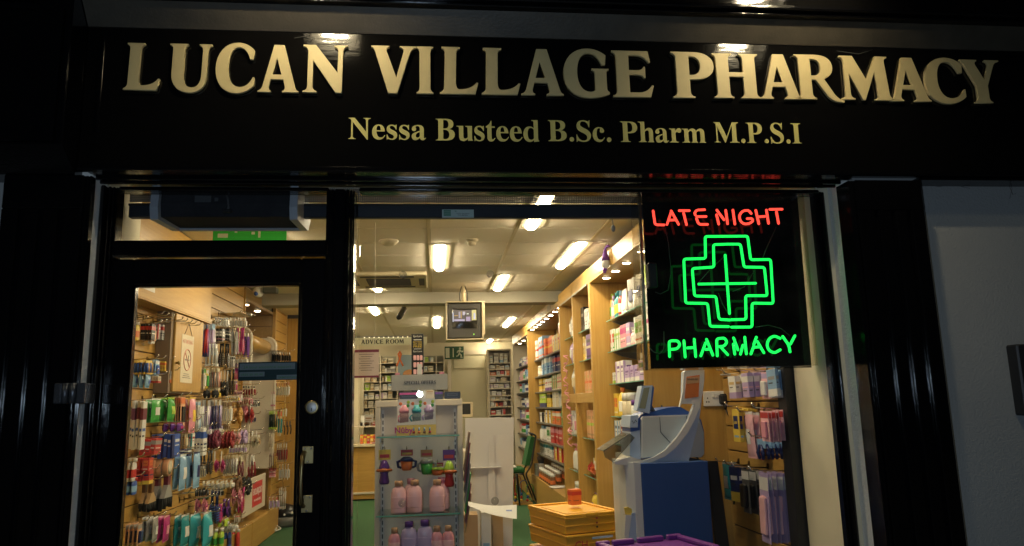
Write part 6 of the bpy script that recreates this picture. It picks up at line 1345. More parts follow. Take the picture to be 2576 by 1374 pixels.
slabq('cover_rim', [(272, 470), (284, 446), (632, 434), (629, 444), (290, 456), (283, 474), (281, 730), (272, 742)], .9045, .9295, MWH, HM)
m = MB(); m.tube([Ep(x, y, .9035) for x, y in ((404, 452), (411, 560), (484, 640))], .0018, MDK, 5); m.tube([Ep(x, y, .9035) for x, y in ((596, 442), (597, 495))], .0018, MDK, 5); m.build('cover_seam', HM)
slabq('rear_cover', [(690, 470), (718, 560), (722, 715), (700, 738), (580, 740), (650, 590)], .912, .9295, MGREY, HM)
ft = slabq('front_unit', [(196, 442), (250, 438), (247, 525), (189, 526)], .90, 1.08, MPALE, HM)
for (xa, ya) in ((205, 478), (220, 484), (234, 478), (212, 490), (226, 472)): slabq('indicator', [(xa, ya), (xa+8, ya), (xa+8, ya+6), (xa, ya+6)], .8985, .8998, MDK, ft)
slabq('front_block', [(196, 560), (262, 545), (268, 755), (215, 742), (190, 725)], .905, 1.08, MPALE, HM); slabq('paper_slot', [(192, 528), (247, 526), (262, 545), (196, 558)], .91, 1.07, MBLUE, HM)
sc_ = slabq('display_panel', [(276, 228), (352, 224), (330, 426), (243, 400)], .905, .985, MPALE, HM)
slabq('display_glass', [(291, 243), (332, 238), (301, 392), (256, 388)], .9035, .9048, pm('lcd_green_grey', (.26, .28, .20), .25), sc_)
slabq('display_back', [(353, 224), (364, 240), (350, 360), (332, 427), (331, 424)], .905, .985, MBLUE, sc_)
slabq('panel_hinge', [(345, 362), (372, 405), (362, 412), (340, 400)], .92, .97, MDK, HM)
TRY = glass('smoky_tray', (.62, .62, .60), dirt=.75)
m = MB(); q = [(2, 690), (190, 568), (226, 600), (150, 690), (72, 776), (16, 742)]
P = [Ep(x, y, .89) for x, y in q]; m.add([tuple(p) for p in P]+[(p.x, .905, p.z) for p in P], [tuple(range(6)), tuple(range(11, 5, -1))]+[(i, (i+1) % 6, 6+(i+1) % 6, 6+i) for i in range(6)], TRY)
P = [Ep(x, y, .9055) for x, y in [(2, 690), (190, 568), (192, 574), (6, 698)]]; m.add([tuple(p) for p in P]+[(p.x, 1.06, p.z) for p in P], [(0, 1, 2, 3), (7, 6, 5, 4), (0, 4, 5, 1), (1, 5, 6, 2), (2, 6, 7, 3), (3, 7, 4, 0)], TRY); m.build('catch_tray', HM)
# leaflets beside the cabinet
LH = thing('leaflet_holder', 'clear leaflet holder of yellow and blue leaflets fixed to the white cabinet front', 'leaflet holder', (.9, .9, .7))
slabq('leaflet', [(150, 1100), (178, 1095), (240, 1128), (236, 1150), (160, 1150)], .845, .855, cm('yellow', .5), LH)
slabq('leaflet', [(205, 1140), (246, 1130), (246, 1340), (180, 1340)], .835, .843, MPALE, LH); slabq('leaflet', [(160, 1152), (203, 1152), (178, 1340), (150, 1300)], .836, .844, PAPER, LH)
slabq('holder', [(146, 1145), (250, 1150), (250, 1156), (146, 1152)], .826, .834, CLEAR, LH)

# ================================================================ CRATES
YC = pm('yellow_crate_plastic', (.72, .37, .022), .45, var=.06, scale=6); PC = pm('purple_crate_plastic', (.15, .03, .25), .4, var=.08)
def tote(name, label, cx, cyy, z, ang, L, Wd, h, mat, group, lid=True):
    t = thing(name, label, 'crate', (cx, cyy, z), group); t.rotation_euler.z = ang
    m = MB(); hl, hw = L/2, Wd/2; k = .93
    P = [(-hl*k, -hw*k, 0), (hl*k, -hw*k, 0), (hl*k, hw*k, 0), (-hl*k, hw*k, 0), (-hl*.97, -hw*.97, h*.80), (hl*.97, -hw*.97, h*.80), (hl*.97, hw*.97, h*.80), (-hl*.97, hw*.97, h*.80)]
    m.add(P, [(3, 2, 1, 0), (4, 5, 6, 7), (0, 1, 5, 4), (1, 2, 6, 5), (2, 3, 7, 6), (3, 0, 4, 7)], mat)
    for f in (.40,): m.box(-hl*(k+.035), hl*(k+.035), -hw*(k+.035), hw*(k+.035), h*f, h*f+.006, mat, .002)
    m.box(-hl, hl, -hw, hw, h*.80+.0005, h*.93, mat, .004); m.build('body', t, org=(0, 0, 0))
    m = MB()
    if lid:
        m.box(-hl, hl, -hw, hw, h*.93+.0005, h*.97, mat, .004); 
        for x0, x1, y0, y1 in ((-hl, hl, -hw, -hw+.022), (-hl, hl, hw-.022, hw), (-hl, -hl+.022, -hw+.0225, hw-.0225), (hl-.022, hl, -hw+.0225, hw-.0225)): m.box(x0, x1, y0, y1, h*.97+.0004, h*1.0+.006, mat, .003)
        m.box(-hl*.72, hl*.72, -hw*.68, hw*.68, h*.97+.0004, h*.985+.002, mat, .003); m.box(-.05, .03, -hw-.004, -hw+.02, h*.90, h*1.0+.008, mat, .002)
    m.build('lid', t, org=(0, 0, 0)); return t
N_, Rr, Ll = at(1420, 1294, z=.85), at(1564, 1281, z=.85), at(1379, 1262, z=.85)
ex = (Rr-N_); ang = math.atan2(ex.y, ex.x); L = ex.length; Wd = .50
c = N_+ex*.5+Vector((-math.sin(ang), math.cos(ang), 0))*Wd/2
zt = .85
ys = []
for k, (h, lab) in enumerate(((.105, 'yellow lidded crate on top of the stack in the window'), (.105, 'yellow crate second down in the stack marked in red'), (.30, 'deep yellow crate third down in the window stack'), (.335, 'deep yellow crate at the bottom of the window stack'))):
    t = tote('storage_crate', lab, c.x, c.y, zt-h+(.0 if k else -.004), ang+R((0, .8, -.6, .4)[k]), L, Wd, h-.002-(.0 if k else .006), YC, 'yellow storage crates', k == 0); ys.append(t); zt -= h
# marks on the crates
t = ys[0]
m = MB()
for z, mt in ((.070, cm('red', .5)), (.046, cm('dark red', .5)), (.024, BLK)): m.box(.012, .022, -Wd/2-.0035, -Wd/2-.0012+.012*0, z, z+.009, mt)
m.build('sticker_dot', t, org=(0, 0, 0))
t = ys[1]; m = MB(); m.box(-.02, .11, -Wd/2-.003, -Wd/2-.0008, .066, .078, MPALE); m.build('label_strip', t, org=(0, 0, 0))
o = sans('marker_writing', 'CH', .042, cm('red', .6), (0, 0, 0), None); o.parent = t; o.location = (-.085, -Wd/2*.97-.004, .022)
BL, BRt = at(1497, 1362, z=.865), at(1708, 1341, z=.865); ex = BRt-BL; ang = math.atan2(ex.y, ex.x); Wd2 = .30
c = BL+ex*.5-Vector((-math.sin(ang), math.cos(ang), 0))*Wd2/2; hl, hw = ex.length/2, Wd2/2
for zb, zt2, lab in ((.44, .865, 'purple folding crate with ribbed rim standing at the window glass'), (.005, .4385, 'second purple crate underneath the ribbed purple crate')):
    t = thing('purple_crate', lab, 'crate', (c.x, c.y, zb), 'purple crates'); t.rotation_euler.z = ang; h = zt2-zb
    m = MB(); m.box(-hl, hl, -hw, hw, 0, h-.056, PC, .008); m.build('body', t, org=(0, 0, 0))
    m = MB(); m.box(-hl-.008, hl+.008, -hw-.008, hw+.008, h-.0555, h-.022, PC, .006)
    for x0, x1 in ((-hl, -hl+.06), (-hl+.075, -hl*.15), (-hl*.05, hl*.55), (hl*.66, hl)): m.box(x0, x1, hw-.025, hw, h-.0215, h, PC, .004)
    m.box(hl-.03, hl, -hw, hw-.026, h-.0215, h-.003, PC, .004); m.box(-hl, -hl+.03, -hw, hw-.026, h-.0215, h-.003, PC, .004); m.build('rim', t, org=(0, 0, 0))
o = carton(.065, .05, .088, ('orange', 'red', 'orange'), 0); p = at(1446, 1268, z=.86); o.location = (p.x, p.y, .857); tag(o, 'orange carton standing on the lid of the yellow crate stack', 'box'); o.rotation_euler.z = R(20)

# ================================================================ SPECIAL OFFERS STAND
yP, yS = 1.30, 1.06
SO = thing('offers_stand', 'cream display stand with glass shelves and slotted uprights in the window', 'display stand', (-.08, yP, 0))
STC = pm('stand_cream', (.70, .61, .48), .55, var=.03)
xa, xb = at(950, 1100, y=yP).x, at(1158, 1100, y=yP).x; zt = at(1050, 1006, y=yP).z
m = MB(); m.box(xa, xb, yP, yP+.03, .05, zt-.035, pm('stand_panel', (.68, .61, .54), .6, var=.04)); m.build('back_panel', SO)
m = MB(); m.box(xa-.012, xb+.012, yP-.03, yP+.04, zt-.0345, zt, STC, .003); m.build('top_cap', SO)
for x in (xa-.012, xb-.016):
    m = MB(); m.box(x, x+.028, yP-.028, yP-.0005, .0, zt-.035, STC, .002); up = m.build('upright', SO)
m = MB()
for x in (xa+.022, xb-.034):
    m.box(x, x+.012, yP-.006, yP-.0005, .06, zt-.05, WHITE)
m.build('slot_channel', SO)
m = MB()
for x in (xa+.025, xb-.031):
    z = zt-.07
    while z > .1: m.box(x, x+.006, yP-.0068, yP-.0061, z-.022, z, DGREY); z -= .034
m.build('slot_pattern', SO)
m = MB(); m.box(xa-.2*0, xb, yP-.2, yP+.2, .0, .045, STC, .004); m.build('base', SO)
SZ = [at(1050, 1096, y=yS).z, at(1050, 1294, y=yS).z, at(1050, 1402, y=yS).z]
for z in SZ:
    m = MB(); m.box(xa+.012, xb-.012, yS, yP-.007, z-.008, z, SHELFGL); s = m.build('shelf', SO)
    m = MB(); m.box(xa+.012, xb-.012, yS-.0012, yS-.0001, z-.008, z, GEDGE); m.build('shelf_edge', s)
    for x in (xa+.026, xb-.032): m = MB(); m.box(x, x+.006, yS+.03, yP-.007, z-.03, z-.0085, STEEL); m.build('bracket', s)
SG = thing('offers_sign', 'white card sign reading special offers above the cream stand', 'sign', (-.08, 1.16, 1.5))
a, b = at(985, 944, y=1.16), at(1126, 980, y=1.16)
m = MB(); m.box(a.x, b.x, 1.160, 1.163, b.z, a.z, PAPER); m.build('card', SG)
m = MB(); m.box(a.x-.003, b.x+.003, 1.1575, 1.1592, b.z-.003, a.z+.003, CLEAR); m.build('sleeve', SG)
lps, wd = text_loops('SPECIAL OFFERS', 'caps', 1.0, gap=.10); k = (b.x-a.x)*.58/wd; hh = (a.z-b.z)*.22
plate_text('lettering', [[(x*k, y*hh) for x, y in lp] for lp in lps], DGREY, .001, (a.x+(b.x-a.x)*.22, 1.1568, b.z+(a.z-b.z)*.38), SG)
m = MB()
for x in (a.x+.03, b.x-.03): m.box(x-.012, x+.012, 1.1635, 1.167, a.z-.005, a.z+.012, cm('pink', .5))
m.build('clip', SG)
m = MB(); m.box((a.x+b.x)/2-.012, (a.x+b.x)/2+.012, 1.168, 1.174, zt-.02+.02, a.z+.055, PAPER); m.build('strut', SG)
# tray of three carded baby bottles
TY = thing('bottle_tray', 'white and yellow counter tray of carded baby bottles on the top glass shelf', 'display tray', (-.1, yS+.05, SZ[0]))
a, b = at(998, 1090, y=yS+.03), at(1096, 1004, y=yS+.03); y0 = yS+.03
zf = SZ[0]+.0005; zm = at(1050, 1069, y=y0).z
m = MB(); m.box(a.x, b.x, y0, y0+.004, zf, zm, cm('yellow', .4)); m.box(a.x, a.x+.003, y0+.0045, y0+.11, zf, b.z-.03, PAPER); m.box(b.x-.003, b.x, y0+.0045, y0+.11, zf, b.z-.03, PAPER); m.box(a.x, b.x, y0+.1105, y0+.114, zf, b.z, PAPER)
P = [(a.x, y0+.001, zm+.0005), (b.x, y0+.001, zm+.0005), (b.x, y0+.001, zm+.028), (a.x, y0+.001, zm+.010)]; m.add(P+[(p[0], y0+.004, p[2]) for p in P], [(0, 1, 2, 3), (7, 6, 5, 4), (0, 4, 5, 1), (1, 5, 6, 2), (2, 6, 7, 3), (3, 7, 4, 0)], PAPER)
tr = m.build('tray', TY); sans('lettering', 'Nûby', .030, cm('magenta', .5), (a.x+.034, y0-.0008, zf+.013), TY, bold=.03)
m = MB()
for i in range(4):
    x = a.x+.085+i*.027; m.tube([(x, y0-.0004, zf+.010), (x, y0-.0004, zf+.020)], .0065, cm(('red', 'orange', 'brown', 'red')[i], .5), 8); m.tube([(x, y0-.0004, zf+.021), (x, y0-.0004, zf+.038)], .0035, cm('pale blue', .4), 8)
m.build('bottle_picture', TY)
for i, (c1, nm) in enumerate((('pink', 'rose'), ('turquoise', 'turquoise'), ('lilac', 'lilac'))):
    x = a.x+(b.x-a.x)*(.18+.32*i); t = thing('baby_bottle', 'clear baby bottle with %s handles on a leafy card in the tray' % nm, 'baby bottle', (x, y0+.06, zm), 'carded baby bottles in the tray')
    m = MB(); m.box(x-.031, x+.031, y0+.085, y0+.087, zm-.02, b.z+.004, cm('white', .4))
    for dx, dz, c in ((-.02, .02, 'orange'), (.018, .03, 'green'), (.02, .012, 'lime'), (-.018, .05, 'pink')): m.sphere((x+dx, y0+.0845, b.z-dz), .009, cm(c, .5), 8, 5, sy=.1)
    m.build('card', t)
    m = MB(); m.lathe([(.022, zm-.01), (.024, zm+.0), (.021, zm+.03), (.024, zm+.045), (.021, zm+.06)], glass('bottle_tint_'+nm, tuple(.55+.45*k for k in C[c1]), dirt=.35), 16, cx=x, cy=y0+.05); m.build('bottle_body', t)
    m = MB(); m.lathe([(.024, zm+.0605), (.025, zm+.075), (.016, zm+.085), (.010, zm+.10)], cm(c1, .4), 16, cx=x, cy=y0+.05); m.tube([(x-.024, y0+.05, zm+.05), (x-.034, y0+.05, zm+.035), (x-.024, y0+.05, zm+.015)], .004, cm(c1, .4), 6); m.build('collar', t)
# carded cups hanging below
def hangcup(u, v0, v1, nm, label, bc, cc, cardc, style):
    yy = 1.20; p0, p1 = at(u, v0, y=yy), at(u, v1, y=yy); x = p0.x; t = thing(nm, label, 'cup', (x, yy, p1.z), 'carded cups hung on the stand'); h = p0.z-p1.z
    m = MB(); wd = .062; m.box(x-wd/2, x+wd/2, yy+.020, yy+.022, p0.z-h*.30, p0.z, cm(cardc, .5)); m.box(x-wd*.4, x+wd*.4, yy+.0185, yy+.0195, p0.z-h*.24, p0.z-h*.14, cm('red' if cardc != 'red' else 'yellow', .5)); m.build('card', t)
    m = MB(); r = .027
    if style == 'tall':
        m.lathe([(r*.8, p1.z), (r, p1.z+.01), (r*.7, p1.z+h*.28), (r*.95, p1.z+h*.42)], cm(bc, .3), 16, cx=x, cy=yy); m.build('beaker', t)
        m = MB(); m.lathe([(r*1.02, p1.z+h*.4205), (r, p1.z+h*.5), (r*.7, p1.z+h*.62), (r*.35, p1.z+h*.70)], cm(cc, .3), 16, cx=x, cy=yy); m.build('lid', t)
        m = MB(); m.tube([(x-.036, yy, p1.z+h*.40), (x, yy-.032, p1.z+h*.42), (x+.036, yy, p1.z+h*.40)], .007, cm('orange', .4), 8); m.build('band', t)
    else:
        m.lathe([(r*.85, p1.z), (r*1.0, p1.z+h*.1), (r*1.15, p1.z+h*.45)], cm(bc, .3), 18, cx=x, cy=yy); m.build('beaker', t)
        m = MB(); m.lathe([(r*1.22, p1.z+h*.452), (r*1.2, p1.z+h*.56), (r*.7, p1.z+h*.66)], cm(cc, .3), 18, cx=x, cy=yy)
        m.build('lid', t)
        for s in (-1, 1):
            m = MB(); m.tube([(x+s*r*1.1, yy, p1.z+h*.48), (x+s*r*1.75, yy, p1.z+h*.42), (x+s*r*1.6, yy, p1.z+h*.18), (x+s*r*1.0, yy, p1.z+h*.12)], .006, cm(cc, .3), 8); m.build('handle', t)
    m = MB(); m.tube([(x, yP-.001, p0.z+.004), (x, yy-.01, p0.z+.004), (x, yy-.02, p0.z+.018)], .002, CHROME, 6); tag(m.build('peg_hook'), 'short chrome hook holding the %s' % label.split(' on ')[0], 'peg hook', 'hooks on the cream stand')
hangcup(967, 1132, 1218, 'sippy_cup', 'purple sippy cup on a yellow card', 'purple', 'purple', 'yellow', 'tall')
hangcup(1023, 1132, 1183, 'training_cup', 'orange training cup with navy handles on a red card', 'orange', 'navy', 'red', 'cup')
hangcup(1073, 1132, 1193, 'feeding_bowl', 'sage green feeding pot on an ochre card', 'green', 'grey', 'ochre', 'cup')
hangcup(1129, 1132, 1224, 'sippy_cup', 'red and blue sippy cup on a purple card', 'red', 'lime', 'purple', 'tall')
hangcup(1100, 1165, 1195, 'teether', 'small orange and lime teether on a red card', 'orange', 'lime', 'red', 'cup')
# pink lotion bottles
def lotion(u, v0, v1, yy, zb, body, cap, label, grp, w=.077):
    p = at(u, v1, y=yy); h = at(u, v0, y=yy).z-p.z; o = bottle(w, w*.6, h, (body, cap, body), .17, shape=0); o.location = (p.x, yy, zb+.0003)
    r = w/2; m = MB()
    def band(z0, z1, c, k):
        n = 10
        def f(uu, vv):
            a = math.pi*(1.12+.76*uu); z = z0+(z1-z0)*vv+h*.012*math.sin(uu*6); return (r*k*math.cos(a), r*.6*k*math.sin(a), z)
        m.sheet(f, n, 1, cm(c, .4))
    band(h*.27, h*.34, 'pale blue', 1.025); band(h*.24, h*.268, 'red', 1.025); band(h*.355, h*.37, 'white', 1.024)
    m.sphere((0, -r*.6*1.0, h*.58), r*.34, cm('pink' if body != 'lilac' else 'purple', .4), 10, 6, sy=.16, sz=1.4); m.build('label_print', o)
    sans('lettering', "Johnson's", .009, cm('navy', .5), (0, -r*.6*1.05, h*.46), o, width=w*.62); return tag(o, label, 'bottle', grp)
g = 'baby lotion bottles on the stand'
lotion(1034, 1206, 1287, 1.20, SZ[1], 'pale pink', 'pink', 'pale pink lotion bottle half hidden behind the first front bottle', g)
lotion(1112, 1206, 1287, 1.20, SZ[1], 'pale pink', 'pink', 'pale pink lotion bottle tucked behind the bottle by the upright', g)
lotion(1003, 1206, 1288, 1.115, SZ[1], 'pale pink', 'peach', 'pale pink lotion bottle at the door end of the glass shelf', g)
lotion(1043, 1205, 1288, 1.115, SZ[1], 'pale pink', 'peach', 'pale pink lotion bottle in the middle of the glass shelf', g)
lotion(1100, 1207, 1288, 1.115, SZ[1], 'pale pink', 'peach', 'pale pink lotion bottle in front beside the empty gap', g)
lotion(1029, 1318, 1404, 1.115, SZ[2], 'lilac', 'purple', 'lilac lotion bottle with purple cap on the lowest visible shelf', g, .082)
lotion(1069, 1316, 1404, 1.115, SZ[2], 'lilac', 'purple', 'second lilac lotion bottle with purple cap beside the oil bottles', g, .082)
for u, lab in ((992, 'small clear pink oil bottle at the end of the lowest shelf'), (1099, 'small clear pink oil bottle next to the lilac bottles'), (1128, 'small clear pink oil bottle by the stand upright')):
    o = bottle(.060, .045, .135, ('pink', 'peach', 'pale pink'), .2, shape=1); p = at(u, 1400, y=1.11); o.location = (p.x, 1.11, SZ[2]+.0003); tag(o, lab, 'bottle', 'small pink oil bottles')
# brochures racked on the side of the stand
for i in range(7):
    z1 = at(1165, 1085+i*26, y=1.28).z; m = MB(); x = xb+.017+i*.0012
    M = Matrix.Translation((x+.012, 1.18+.02*i, z1-.10)) @ Matrix.Rotation(R(9), 4, 'Y')
    m.box(-.0025, .0025, -.05, .10, -.10, .10, cm(('brown', 'dark red', 'dark grey', 'grey', 'green', 'maroon', 'tan')[i], .4), M=M); m.box(.0026, .0032, -.045, .09, -.02, .08, cm(('cream', 'white', 'pink', 'yellow', 'white', 'orange', 'cream')[i], .4), M=M)
    tag(m.build('brochure'), '%s brochure in the side rack, %s from the top' % (('brown', 'dark red', 'dark grey', 'grey', 'green', 'maroon', 'tan')[i], ORD[i]), 'brochure', 'brochures racked on the stand side')
# goods lying on top of the stand
for u0, u1, v0, v1, cols, lab, st in ((1005, 1048, 985, 1006, ('black', 'magenta', 'dark grey'), 'black and magenta box lying on top of the cream stand', 0), (1062, 1092, 978, 1006, ('cream', 'white', 'tan'), 'cream books standing behind the bottle tray', 2), (1094, 1114, 984, 1006, ('dark grey', 'purple', 'black'), 'dark grey box on top of the stand beside the cream books', 0), (1118, 1158, 985, 1005, ('black', 'dark grey', 'dark grey'), 'low black box at the end of the stand top', 3)):
    p, q = at(u0, v1, y=1.28), at(u1, v0, y=1.28); o = carton(q.x-p.x, .05, q.z-zt, cols, st); o.location = ((p.x+q.x)/2, 1.30, zt+.0003); tag(o, lab, 'box')
# white cardboard showcard seen from behind
WS = thing('showcard_back', 'large white cardboard showcard seen from behind with a paper strut', 'showcard', (.33, 1.9, 0))
def Qp(u, v, y): return at(u, v, y=y)
m = MB(); P = [Qp(1170, 1052, 1.9), Qp(1293, 1050, 1.9), Qp(1280, 1400, 1.9), Qp(1170, 1400, 1.9)]
P[2].z = 0.0; P[3].z = 0.0
SWH = pm('showcard_white', (.64, .62, .60), .8, var=.02)
m.add([tuple(p) for p in P]+[(p.x, 1.905, p.z) for p in P], [(0, 1, 2, 3), (7, 6, 5, 4), (0, 4, 5, 1), (1, 5, 6, 2), (2, 6, 7, 3), (3, 7, 4, 0)], SWH); m.build('card', WS)
m = MB()
for q, yy in (([(1180, 1093), (1240, 1093), (1238, 1186), (1182, 1186)], 1.892), ([(1229, 1120), (1243, 1095), (1247, 1270), (1228, 1270)], 1.884)):
    P = [Qp(u, v, yy) for u, v in q]; m.add([tuple(p) for p in P]+[(p.x, yy+.004, p.z) for p in P], [(0, 1, 2, 3), (7, 6, 5, 4), (0, 4, 5, 1), (1, 5, 6, 2), (2, 6, 7, 3), (3, 7, 4, 0)], SWH)
p, q = Qp(1182, 1178, 1.84), Qp(1262, 1172, 1.84); m.box(p.x, q.x, 1.86, 1.899, p.z-.004, p.z, SWH); m.build('strut', WS)
# curled leaflet in front of it, stuck to the glass by a sucker
m = MB(); c0, c1 = at(1178, 1262, y=.10), at(1303, 1280, y=.10)
def lf(u, v):
    uu = 1178+u*122; vv = 1262+8*u+v*(10+26*u)+6*math.sin(u*3.2); p = at(uu, vv, y=.26-.16*v-.03*u); return tuple(p)
m.sheet(lf, 14, 3, PAPER); LF = m.build('leaflet'); tag(LF, 'curled white leaflet held to the glass by a clear sucker', 'leaflet')
m = MB(); p = at(1282, 1296, y=.06)
def lb(u, v): q = lf(.78+.12*u, .35+.12*v); return (q[0], q[1]-.002, q[2])
m.sheet(lb, 2, 1, cm('blue', .5)); m.build('printed_bar', LF)
# cardboard boxes low behind it
for u0, u1, v0, cols, lab, y in ((1160, 1200, 1292, ('tan', 'brown', 'tan'), 'brown cardboard carton low beside the cream stand', 1.6), (1208, 1232, 1285, ('white', 'pale blue', 'grey'), 'tall white tube box in front of the showcard', 1.7), (1236, 1262, 1290, ('tan', 'dark grey', 'brown'), 'brown folded carton leaning on the showcard', 1.75)):
    p, q = at(u0, v0, y=y), at(u1, v0, y=y); o = carton(q.x-p.x, .14, p.z, cols, 3 if cols[0] == 'white' else 1); o.location = ((p.x+q.x)/2, y, .0005); tag(o, lab, 'box')

# clear suckers on the window
for u, v, lab in ((1014, 692, 'clear sucker high on the glass before the air conditioner'), (1233, 690, 'clear sucker high on the glass near the beam light'), (1245, 1260, 'clear sucker holding the curled leaflet'), (1012, 1266, 'clear sucker in front of the pink lotion bottles')):
    p = at(u, v, y=.008); t = thing('window_sucker', lab, 'sucker', tuple(p), 'clear suckers on the window'); M = Matrix.Translation((p.x, .0035, p.z)) @ Matrix.Rotation(R(-90), 4, 'X')
    m = MB(); m.lathe([(.0145, 0), (.0135, .0015), (.008, .004), (.005, .010), (.006, .013)], glass('sucker_plastic', (.86, .86, .84), 1.9, dirt=.3), 18, M=M); m.build('cup', t)
# maroon bordered notice by the mullion
NT = thing('window_notice', 'white notice with maroon bands hanging on threads deeper in by the post', 'notice', (-.4, 2.5, 1.8)); a, b = at(885, 880, y=2.5), at(953, 950, y=2.5)
MAR = cm('maroon', .5); m = MB(); m.box(a.x, b.x, .2500*10, 2.5015, b.z, a.z, pm('notice_pinkish', (.56, .46, .42), .7)); m.build('sheet', NT)
m = MB(); h = a.z-b.z; m.box(a.x, b.x, 2.4980, 2.4995, a.z-h*.10, a.z-.001, MAR); m.box(a.x, b.x, 2.4980, 2.4995, b.z+.001, b.z+h*.075, MAR); m.build('band', NT)
m = MB()
for k in range(8): m.box(a.x+.05+.012*(k % 2), b.x-.035-.012*(k % 3), 2.4982, 2.4995, a.z-h*(.18+.08*k), a.z-h*(.165+.08*k), DGREY)
m.build('print_line', NT)

for x in (a.x+.03, b.x-.03):
    m = MB(); m.tube([(x, 2.5008, a.z-.002), (x, 2.5008, ZC-.0095)], .0012, PAPER, 5); m.build('thread', NT)

# ================================================================ TELEVISION, CAMERA AND OTHER THINGS DEEPER IN
TV = thing('television', 'small dark television in a cream bracket hung from the ceiling', 'television', (.3, 5.25, 2.0)); yt = 5.25
a, b = at(1126, 763, y=yt), at(1212, 851, y=yt)
m = MB(); m.box(a.x, b.x, yt, yt+.32, b.z, a.z, pm('television_grey', (.026, .023, .018), .45), .012); m.build('cabinet', TV)
sa, sb = at(1137, 777, y=yt), at(1201, 826, y=yt)
m = MB()
def scr(u, v):
    x = sa.x+(sb.x-sa.x)*u; z = sb.z+(sa.z-sb.z)*v; return (x, yt-.004-.010*math.sin(math.pi*u)*math.sin(math.pi*v), z)
m.sheet(scr, 8, 8, pm('tube_glass', (.012, .011, .009), .12)); s = m.build('screen', TV)
# the picture on the tube glows
def px(x0, x1, z0, z1, col, st):
    m = MB(); X = lambda u: sa.x+(sb.x-sa.x)*u; Z = lambda v: sb.z+(sa.z-sb.z)*v
    m.add([(X(x0), yt-.0155, Z(z0)), (X(x1), yt-.0155, Z(z0)), (X(x1), yt-.0155, Z(z1)), (X(x0), yt-.0155, Z(z1))], [(0, 1, 2, 3)], emi('screen_%s' % nmc, col, st)); return m
PX = MB()
for i, (x0, x1, z0, z1, col, st) in enumerate(((.03, .80, .36, .92, (.10, .085, .10), .35), (.02, .06, .33, .80, (.35, .40, .60), .8), (.08, .50, .36, .46, (.38, .36, .60), .6), (.55, .72, .36, .58, (.36, .30, .55), .5), (.26, .33, .52, .84, (.32, .32, .50), .5), (.34, .38, .50, .86, (.45, .30, .10), .5), (.42, .52, .66, .84, (.42, .42, .60), .6), (.58, .66, .70, .75, (.6, .7, .7), .7), (.78, .96, .40, .92, (.50, .46, .22), .7), (.85, .92, .46, .76, (.36, .40, .62), .8), (.50, .55, .34, .70, (.06, .05, .05), .2), (.08, .24, .62, .66, (.45, .28, .10), .5))):
    X = lambda u: sa.x+(sb.x-sa.x)*u; Z = lambda v: sb.z+(sa.z-sb.z)*v; yy = yt-.0155-.0004*i
    PX.add([(X(x0), yy, Z(z0)), (X(x1), yy, Z(z0)), (X(x1), yy, Z(z1)), (X(x0), yy, Z(z1))], [(0, 1, 2, 3)], emi('screen_tone_%s' % 'abcdefghijkl'[i], col, st))
PX.build('screen_picture', s)
m = MB(); p = at(1192, 841, y=yt-.002); m.sphere((p.x, yt-.002, p.z), .005, emi('standby_lamp', (.3, 1.0, .05), 2.0), 8, 6); m.build('indicator', TV)
BRK = pm('bracket_cream', (.60, .50, .33), .45)
TB = thing('television_bracket', 'cream ceiling pole and frame carrying the small television', 'bracket', (.3, 5.4, 2.5)); p = at(1166, 757, y=5.40)
m = MB(); m.tube([(p.x, 5.40, a.z+.019), (p.x, 5.40, ZC-.010)], .022, BRK, 14); m.build('pole', TB)
m = MB(); fa, fb = at(1121, 757, y=yt-.01), at(1221, 853, y=yt-.01)
m.box(fa.x, fb.x, yt-.012, yt+.30, a.z+.006, a.z+.018, BRK, .004); m.box(fa.x, fa.x+.010, yt-.012, yt+.012, b.z-.004, a.z+.0055, BRK, .004); m.box(b.x+.006, b.x+.020, yt-.012, yt+.012, b.z-.004, a.z+.0055, BRK, .004); m.box(fb.x-.016, fb.x, yt+.02, yt+.045, b.z+.04, a.z+.0055, BRK, .004)
m.box(fa.x, fb.x-.01, yt-.012, yt+.30, b.z-.014, b.z-.0045, BRK, .004); m.build('frame', TB)
for dx in (-.045, .045):
    m = MB(); m.tube([(p.x+dx*.4, 5.38, ZC-.02), (p.x+dx, 5.36, a.z+.12), (p.x+dx*.9, 5.35, a.z+.03)], .005, BLK, 6); m.build('cable', TB)
CC = thing('security_camera', 'small dark security camera hanging from the rear ceiling beside the television', 'camera', (-.35, 6.6, 2.4)); p, q = at(1012, 772, y=6.6), at(1005, 800, y=6.6)
m = MB(); m.tube([(p.x, 6.6, ZC2-.01), (p.x, 6.6, p.z-.01)], .008, DGREY, 8); m.build('stem', CC)
m = MB(); m.tube([(p.x+.02, 6.7, p.z-.01), (q.x, 6.52, q.z)], .036, pm('camera_grey', (.09, .085, .07), .4), 12); m.build('body', CC)
m = MB(); m.tube([(q.x-.001, 6.519, q.z-.001), (q.x-.006, 6.49, q.z-.008)], .030, BLK, 12); m.build('lens', CC)
C2 = thing('security_camera', 'dark grey security camera on the door side pelmet above the lit bay', 'camera', (-1.7, 5.0, 2.5)); p, q = at(683, 731, y=5.0), at(660, 728, y=5.0)
m = MB(); m.box(p.x-.08, p.x+.06, 4.95, 5.06, p.z-.03, p.z+.03, pm('camera_green_grey', (.05, .06, .05), .5), .006, M=None); m.build('body', C2)
m = MB(); m.tube([(p.x, 5.0, p.z+.03), (p.x, 5.0, ZC-.01)], .012, DGREY, 8); m.build('stem', C2)
DM = thing('dome_camera', 'pale dome camera with a blue patch beside the lit bay pelmet', 'camera', (-1.85, 5.0, 2.5)); p = at(650, 735, y=5.02)
